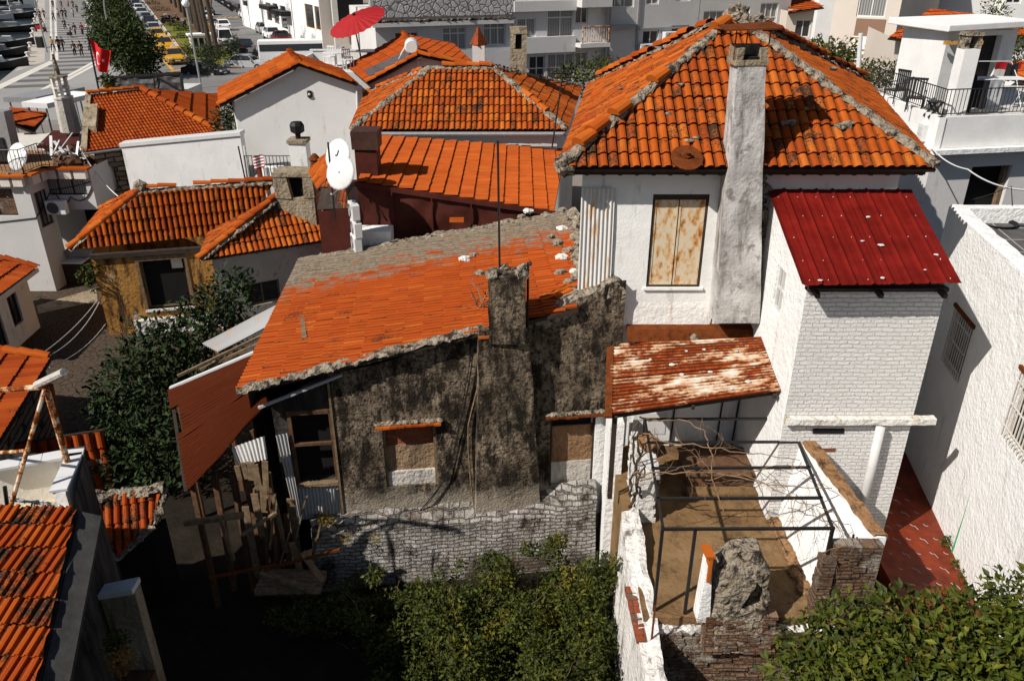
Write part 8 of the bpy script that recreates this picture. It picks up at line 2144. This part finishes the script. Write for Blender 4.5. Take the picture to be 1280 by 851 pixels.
# ------------------------------------------------------------ boats
def boat(label, px, py, L, rz, kind, hull, cover):
    t = thing('boat', label, 'boat', atZ(px, py, WZ), 'boats moored at the quay', rz)
    ns = 9; vs = []; W_ = L * .17
    for i in range(ns):
        f = i / (ns - 1); w = W_ * (1 - max(0, (f - .35) / .65) ** 2.2) + .02; y = -L / 2 + L * f; sh = .75 + .5 * f * f
        for x, z in ((-w, sh), (-w * .85, .25), (0, -.15), (w * .85, .25), (w, sh)): vs.append(V((x, y, z)))
    fs = [(i * 5 + k, i * 5 + k + 1, (i + 1) * 5 + k + 1, (i + 1) * 5 + k) for i in range(ns - 1) for k in range(4)] + [(0, 1, 2, 3, 4)]
    MB().add(vs, fs).build('hull', hull, t, local=True)
    MB().add([v for i, v in enumerate(vs) if i % 5 in (0, 4)], [(2 * i, 2 * i + 1, 2 * i + 3, 2 * i + 2) for i in range(ns - 1)]).build('deck', M['wood_brown'] if kind == 'sail' else M['metal_grey'], t, local=True)
    MB().prism([V((-W_ * .6, -L * .2, .7)), V((-W_ * .6, L * .15, .9)), V((-W_ * .5, L * .12, 1.5)), V((-W_ * .55, -L * .18, 1.6))], (W_ * 1.2, 0, 0)).build('cabin', M['metal_white'] if kind != 'dark' else M['metal_grey'], t, local=True)
    MB().prism([V((-W_ * .62, -L * .16, 1.1)), V((-W_ * .62, L * .13, 1.15)), V((-W_ * .62, L * .11, 1.4)), V((-W_ * .62, -L * .15, 1.45))], (W_ * 1.24, 0, 0)).build('window', M['glass'], t, local=True)
    MB().prism([V((-W_ * .9, -L * .45, 1.9)), V((W_ * .9, -L * .45, 1.9)), V((W_ * .9, -L * .12, 2.1)), V((-W_ * .9, -L * .12, 2.1))], (0, 0, .08)).build('awning', cover, t, local=True)
    mb = MB()
    for x in (-W_ * .85, W_ * .85):
        for y in (-L * .43, -L * .14): mb.tube([(x, y, .8), (x, y, 1.95)], .03, 5)
    mb.build('awning_frame', M['metal_grey'], t, local=True)
    if kind == 'sail':
        MB().tube([(0, L * .1, .9), (0, L * .1, L * 1.15)], [.09, .05], 6).build('mast', M['metal_white'], t, local=True); MB().tube([(0, L * .1, 2.4), (0, -L * .38, 2.5)], [.14, .2], 8).build('furled_sail', cover, t, local=True)
    return t
navy = plain('dark canvas', (.02, .024, .03), .9, .2); wh_ = M['metal_white']
for lab, px, py, L, rz, kd, hl, cv in (('long dark boat with its bow against the quay by the red bench', 22, 40, 13, -1.25, 'dark', M['iron'], navy), ('white boat left of the long dark one', 3, 40, 10, -1.2, 'motor', wh_, navy), ('dark sailing boat above the long dark one', 18, 24, 11, -1.25, 'sail', M['iron'], navy), ('white bowed sailing boat near the top of the harbour', 30, 12, 11, -1.25, 'sail', wh_, navy), ('dark boat at the very top of the harbour', 12, 6, 12, -1.2, 'dark', M['iron'], navy), ('small dark boat with a white stripe by the nearer quay', 17, 60, 9, -1.1, 'motor', M['iron'], navy), ('small open boat below the striped one', 10, 72, 8, -1.0, 'dark', M['iron'], navy), ('low dark boat nearest the quay corner', 6, 88, 8, -1.0, 'motor', M['iron'], navy), ('white boat with a red awning at the left edge', -2, 26, 10, -1.2, 'motor', wh_, M['red']), ('dark boat with a pale deck between the sailing boats', 33, 22, 9, -1.25, 'motor', M['iron'], M['pipe_grey'])):
    boat(lab, px - 9, py, L * .8, rz, kd, hl, cv)
# ============================================================ plants
def leafmat(name, cols, yellow=None):
    m = Mat(name, .6, .18); k = m.island(); n = len(cols)
    c = m.ramp(k, [(i / (n - 1), x) for i, x in enumerate(cols)])
    c = m.mix(m.ramp(m.noise(1.6, 4), [(.35, 0), (.65, .55)]), c, tuple(x * .55 for x in cols[0]))
    if yellow: c = m.mix(m.ramp(m.noise(1.1, 5, .7, m.map(loc=(3, 9, 1))), [(.56, 0), (.66, .8)]), c, yellow)
    return m.done(c)
M['leaf_dark'] = leafmat('dark tree leaves', [(.008, .018, .005), (.014, .028, .006), (.022, .04, .008), (.034, .055, .011), (.010, .022, .006)])
M['leaf_bush'] = leafmat('bush leaves', [(.016, .024, .004), (.030, .042, .005), (.052, .064, .007), (.09, .095, .010), (.02, .03, .005)], (.15, .125, .010))
M['leaf_lemon'] = leafmat('glossy lemon leaves', [(.022, .034, .003), (.042, .056, .005), (.064, .08, .006), (.095, .108, .009), (.03, .042, .004), (.14, .13, .012)])
M['leaf_olive'] = leafmat('street tree leaves', [(.018, .032, .006), (.03, .048, .008), (.05, .07, .011), (.024, .04, .008)])
def leaves(mb, c, r, n, size, rg, flat=1.0, aspect=.42, shell_=.55, up=.3):
    c = V(c)
    for _ in range(n):
        d = V((rg.gauss(0, 1), rg.gauss(0, 1), rg.gauss(0, 1))).normalized()
        k = (shell_ + (1 - shell_) * rg.random()) if rg.random() < .75 else rg.random()
        k *= 1 + .35 * NZ.noise(d * 2.2 + c)
        p = c + V((d.x * r, d.y * r, d.z * r * flat)) * k
        a = (d * .7 + V((rg.uniform(-1, 1), rg.uniform(-1, 1), rg.uniform(-.8, .8)))).normalized()
        nn = (d * .5 + V((rg.uniform(-.7, .7), rg.uniform(-.7, .7), up + rg.uniform(-.4, .8)))); nn = (nn - a * nn.dot(a))
        if nn.length < .05: continue
        nn.normalize(); b = a.cross(nn); s = size * rg.uniform(.5, 1.5); w = s * aspect
        m1 = p + a * s * .45
        mb.add([p, m1 + b * w * .5 + nn * w * .16, p + a * s - nn * s * .1, m1 - b * w * .5 + nn * w * .16, m1 - nn * 0], [(0, 4, 1), (1, 4, 2), (2, 4, 3), (3, 4, 0)])
def branches(mb, base, tips, r, rg):
    base = V(base)
    for t in tips:
        t = V(t); mid = base.lerp(t, .5) + V((rg.uniform(-.2, .2), rg.uniform(-.2, .2), .1)) * (t - base).length * .5
        mb.tube([base, base.lerp(mid, .5) + V((0, 0, .05)), mid, t], [r, r * .7, r * .5, r * .2], 6)
M['bark'] = plain('bark', (.055, .04, .028), .9, .4, bump=.7, sc=8)
def tree(name, label, base, blobs, n, size, mat, cat='tree', group=None, r=.14, seed=1, trunk=True, **kw):
    rg = random.Random(seed); t = thing(name, label, cat, base, group)
    if trunk:
        b = V(base); ctr = sum((V(c) for c, _ in blobs), V((0, 0, 0))) / len(blobs); fork = b.lerp(ctr, .55); fork.x = b.x * .7 + ctr.x * .3; fork.y = b.y * .7 + ctr.y * .3
        mb = MB(); mb.tube([b, b.lerp(fork, .5) + V((.05, .03, 0)), fork], [r, r * .85, r * .7], 9); branches(mb, fork, [c for c, _ in blobs], r * .6, rg); mb.build('trunk', M['bark'], t, smooth=True)
    mb = MB(); tot = sum(q ** 2 for _, q in blobs)
    for c, q in blobs: leaves(mb, c, q, int(n * q * q / tot), size, rg, **kw)
    mb.build('crown' if cat == 'tree' else 'foliage', mat, t)
    return t
# left tree
B = lambda px, py, y: tuple(atY(px, py, y))
tree('leafy_tree', 'dark leafy tree growing in the alley between the yellow house and the rusty lean-to', (-8.6, 18.6, -.8),
     [(B(285, 372, 20.6), .8), (B(262, 405, 20.2), 1.0), (B(230, 425, 20), 1.1), (B(190, 450, 19.5), 1.2), (B(165, 490, 19), 1.2), (B(210, 500, 18.8), 1.2), (B(150, 530, 18.3), .9), (B(190, 550, 17.8), 1.1), (B(215, 575, 17.2), .9), (B(165, 590, 17.2), .85), (B(235, 470, 19.2), .8), (B(150, 560, 17.6), .7), (B(300, 350, 21), .4), (B(140, 500, 18.6), .4)], 9500, .19, M['leaf_dark'], seed=3, r=.16)
# bush in front of the old house
rg = random.Random(5)
bl = []
for px, py, y, r in ((480, 750, 12.6, .6), (445, 775, 12.4, .4), (462, 740, 12.7, .3), (470, 800, 11.8, .5), (505, 850, 11, .6), (530, 735, 12.7, .6), (580, 742, 12.6, .6), (640, 725, 12.6, .6), (690, 722, 12.6, .6), (735, 735, 12.2, .6), (500, 790, 11.8, .75), (560, 790, 11.8, .75), (620, 780, 11.8, .75), (680, 770, 11.8, .75), (735, 780, 11.4, .7), (540, 840, 11, .8), (610, 840, 11, .8), (680, 830, 11, .8), (740, 840, 10.6, .7), (590, 890, 10.2, .8), (670, 890, 10.2, .8), (740, 890, 9.9, .7), (700, 690, 12.9, .35), (640, 700, 12.9, .3), (560, 718, 12.9, .3), (760, 700, 12.0, .3)):
    bl.append((B(px, py + 20, y), r * .8))
    for _ in range(3): bl.append((B(px + rg.uniform(-28, 28), py + rg.uniform(-26, 22), y + rg.uniform(-.3, .3)), r * rg.uniform(.35, .75)))
tree('bush', 'sprawling green bush with yellowish shoots below the mouldy wall', (0, 11.2, -.8), bl, 56000, .085, M['leaf_bush'], 'bush', seed=9, trunk=False, aspect=.5)
rg = random.Random(77); bu_ = [o for o in COL.objects if o.name == 'bush'][0]
for i in range(46): mb = MB(); q = V(rg.choice(bl)[0]); twig(mb, q, (rg.uniform(-.5, .5), rg.uniform(-.6, .2), 1), rg.uniform(.6, 1.0), .009, rg, 0, True); mb.build('stem', M['wood'], bu_)
tree('weeds', 'dark weeds at the foot of the collapsed shed', tuple(atZ(400, 775, -.8)), [(B(380, 752, 12.4), .3), (B(410, 770, 12.2), .4), (B(430, 745, 12.6), .35), (B(370, 775, 12), .3), (B(450, 765, 12.3), .35), (B(345, 770, 12.1), .25)], 2600, .07, M['leaf_bush'], 'plant', seed=10, trunk=False)
tree('wall_weeds', 'tuft of yellow weeds on the left end of the stone plinth', B(408, 648, 13.5), [(B(404, 645, 13.5), .14), (B(412, 650, 13.5), .12), (B(470, 672, 13.3), .1), (B(432, 674, 13.3), .1)], 420, .07, leafmat('yellow weeds', [(.22, .13, .02), (.16, .12, .02), (.3, .2, .03)]), 'plant', seed=11, trunk=False, aspect=.2)
# lemon tree, lower right, close to the camera
bl = []
for px, py, y, r in ((1010, 800, 7.2, .42), (1000, 850, 6.9, .5), (1060, 780, 7.2, .5), (1060, 840, 6.8, .55), (1120, 768, 7.2, .5), (1130, 830, 6.7, .6), (1180, 775, 7.0, .5), (1200, 830, 6.5, .6), (1240, 765, 7.0, .5), (1275, 750, 6.9, .5), (1270, 820, 6.4, .6), (1290, 770, 6.6, .5), (1150, 880, 6.2, .7), (1060, 890, 6.4, .7), (1240, 890, 6.1, .7), (1215, 760, 7.3, .4), (1085, 755, 7.5, .28), (1150, 745, 7.5, .2), (1035, 760, 7.4, .2)): bl.append((B(px, py + 14, y), r))
lt = tree('lemon_tree', 'glossy broad leaved lemon tree at the lower right corner', (4.2, 6.2, -.8), bl, 12500, .108, M['leaf_lemon'], seed=14, r=.13, aspect=.44, shell_=.45, up=.6)
# garden bits
tree('potted_shrub', 'leafy shrub standing in the yellow planter', B(136, 108, 45.5), [(B(136, 103, 45.5), .35), (B(133, 99, 45.5), .35)], 300, .2, M['leaf_olive'], 'plant', seed=15, trunk=False)
for i, (px, py) in enumerate(((147, 803), (152, 826))):
    tree('pot_foliage', ['dark green foliage of the plant in the niche', 'orange tinged foliage of the nearest plant in the niche'][i], B(px, py, 9.0 - i * .5), [(B(px, py, 9.0 - i * .5), .2)], 350, .06, M['leaf_bush'] if i == 0 else leafmat('orange weeds', [(.25, .10, .02), (.18, .11, .02), (.3, .16, .03)]), 'plant', seed=16 + i, trunk=False)
tree('corner_plant', 'small green plant growing at the corner of the yellow house', B(112, 352, 26.5), [(B(108, 345, 26.6), .35), (B(114, 335, 26.6), .25), (B(116, 358, 26.6), .2)], 300, .14, M['leaf_bush'], 'plant', seed=18, trunk=False)
tree('gap_tree', 'dark shrub squeezed between the fine tiled house and the white gable house', (B(287, 170, 36)[0], 36, -.8), [(B(284, 150, 36), .7), (B(290, 165, 36), .8), (B(286, 135, 36), .4)], 900, .2, M['leaf_dark'], seed=19)
tree('passage_weeds', 'weeds at the foot of the rough white wall in the passage', tuple(atZ(1190, 680, 1.55)), [(tuple(atZ(1186, 678, 1.6)), .16), (tuple(atZ(1196, 705, 1.55)), .1), (tuple(atZ(1205, 718, 1.55)), .1)], 350, .06, M['leaf_bush'], 'plant', seed=20, trunk=False)
tree('balcony_plant', 'climbing plant on the lower balcony of the grey apartment block', B(742, 95, 44), [(B(742, 85, 45), .5), (B(748, 78, 46), .5), (B(750, 92, 45), .7), (B(763, 80, 46), .5), (B(722, 96, 43), .9), (B(708, 100, 43), .8), (B(735, 100, 43), .8)], 1500, .2, M['leaf_bush'], 'plant', seed=21, trunk=False)
tree('courtyard_tree', 'bushy green tree between the roof peak and the beige building', (B(1040, 80, 40)[0], 40, -.8), [(B(1030, 70, 40), .9), (B(1045, 78, 40), .9), (B(1055, 66, 40), .7), (B(1062, 88, 39), .8), (B(1020, 62, 41), .6), (B(1072, 95, 38), .7)], 1600, .22, M['leaf_bush'], seed=22)
tree('terrace_shrub', 'leafy shrub behind the terrace railing', B(1100, 96, 33), [(B(1085, 97, 33), .6), (B(1100, 95, 33), .6), (B(1115, 92, 33), .5), (B(1128, 95, 33), .5)], 900, .16, M['leaf_bush'], 'shrub', seed=23, trunk=False)
tree('climbing_plant', 'climbing plant on the white wall behind the laundry', B(1268, 80, 34), [(B(1258, 70, 34.5), .5), (B(1270, 62, 34.5), .6), (B(1280, 75, 34.5), .6), (B(1255, 50, 34.8), .4), (B(1275, 48, 34.8), .4), (B(1245, 20, 42), .7), (B(1238, 10, 42), .5)], 1100, .16, M['leaf_bush'], 'plant', seed=24, trunk=False)
# street trees along the promenade
TR = [(161, 96, 3.2, 'nearest dark street tree, beside the red flag'), (153, 70, 3.2, 'second street tree from the red flag'), (146, 50, 3.2, 'third street tree from the red flag'), (139, 32, 3.2, 'fourth street tree from the red flag'), (132, 16, 3.2, 'fifth street tree from the red flag'), (126, 3, 3.2, 'sixth street tree, at the top edge')]
for i, (px, py, r, lab) in enumerate(TR):
    b = atZ(px, py, PZ); rg = random.Random(i + 40)
    bl = [((b.x + rg.uniform(-1.6, 1.6), b.y + rg.uniform(-1.6, 1.6), b.z + 2.6 + rg.uniform(-.8, 1.7)), rg.uniform(1.7, 2.4)) for _ in range(10)]
    tree('street_tree', lab, tuple(b), bl, 6500 if i < 3 else 3500, .42, M['leaf_olive'], 'tree', 'street trees beside the promenade', .18, seed=50 + i)
# median palms: tall trunks, crowns above the picture
def palm(label, px, py, H, lean, seed):
    rg = random.Random(seed); b = atZ(px, py, RZ + .15); t = thing('palm_tree', label, 'palm tree', b, 'tall palms on the median')
    top = V((lean, .3, H)); n_ = 14
    MB().tube([V((lean * (i / n_) ** 1.4, .3 * i / n_, H * i / n_)) for i in range(n_ + 1)], [.30 - .1 * i / n_ + (.03 if i % 2 else 0) for i in range(n_ + 1)], 9).build('trunk', M['bark'], t, local=True)
    mb = MB()
    for k in range(22):
        a = 2 * math.pi * k / 22 + rg.uniform(-.1, .1); el = rg.uniform(-.5, 1.0); pr = top; pts = [top]
        for s in range(7):
            d = V((math.cos(a) * math.cos(el), math.sin(a) * math.cos(el), math.sin(el))); pr = pr + d * .42; pts.append(pr); el -= .28
        for i in range(1, 8):
            d = (pts[i] - pts[i - 1]).normalized(); sd = d.cross(UP).normalized()
            for sg_ in (-1, 1):
                for q in (0, .5): p = pts[i - 1].lerp(pts[i], q); e = p + sd * sg_ * .55 * math.sin(math.pi * (i + .5) / 9) + d * .25 - UP * .12; mb.add([p, p + d * .07, e], [(0, 1, 2)])
        mb.tube(pts, [.03 - .003 * i for i in range(8)], 3)
    mb.build('crown', M['leaf_olive'], t, local=True); return t
for i, (px, py, lean) in enumerate(((273, 74, -.9), (264, 68, -1.1), (258, 60, -.8), (250, 46, -.9), (246, 38, -.7), (254, 34, -1.2), (241, 30, -.5), (236, 26, -.8), (231, 22, -.6), (244, 22, -1.0), (226, 16, -.4), (252, 24, -.9), (220, 10, -.5), (239, 14, -.7), (214, 5, -.4), (230, 8, -.6))):
    palm('tall leaning palm at the tip of the median lawn, tallest trunk' if i == 0 else 'palm trunk next to the one at the lawn tip' if i == 1 else 'tall palm among the close set trunks on the median', px, py, rnd.uniform(12.8, 15), lean, i)
for i, (px, py, r) in enumerate(((220, 33, 1.0), (229, 39, .9), (235, 48, 1.0), (252, 67, 1.1), (262, 71, 1.0), (200, 14, 1.3), (190, 6, 1.2), (278, 68, 1.0))):
    b = atZ(px, py, RZ + .15); tree('clipped_shrub', 'low dark shrub on the median soil and lawn', tuple(b), [((b.x, b.y, b.z + .3), r), ((b.x + r, b.y + .2, b.z + .3), r * .8), ((b.x - r, b.y, b.z + .25), r * .8)], 500, .24, M['leaf_dark'], 'shrub', 'low shrubs on the median', seed=80 + i, trunk=False, flat=.6)
b = atZ(291, 84, RZ); tree('round_tree', 'small dark round tree below the lawn tip', tuple(b), [((b.x, b.y, b.z + 1.8), 1.3), ((b.x + .3, b.y, b.z + 2.6), .9)], 1300, .22, M['leaf_dark'], seed=90, r=.1)
for i, (px, py) in enumerate(((262, 92), (240, 88), (268, 100))):
    b = atZ(px, py, 0); tree('roadside_tree', ['dark small tree right of the globe lamp', 'dark small tree left of the globe lamp', 'leafless dark shrub nearest the gable roof'][i], tuple(b), [((b.x, b.y, b.z + 1.6), 1.0), ((b.x + .4, b.y, b.z + 2.6), .8), ((b.x - .4, b.y, b.z + 2.2), .7)], 800, .2, M['leaf_dark'], seed=91 + i, r=.09)
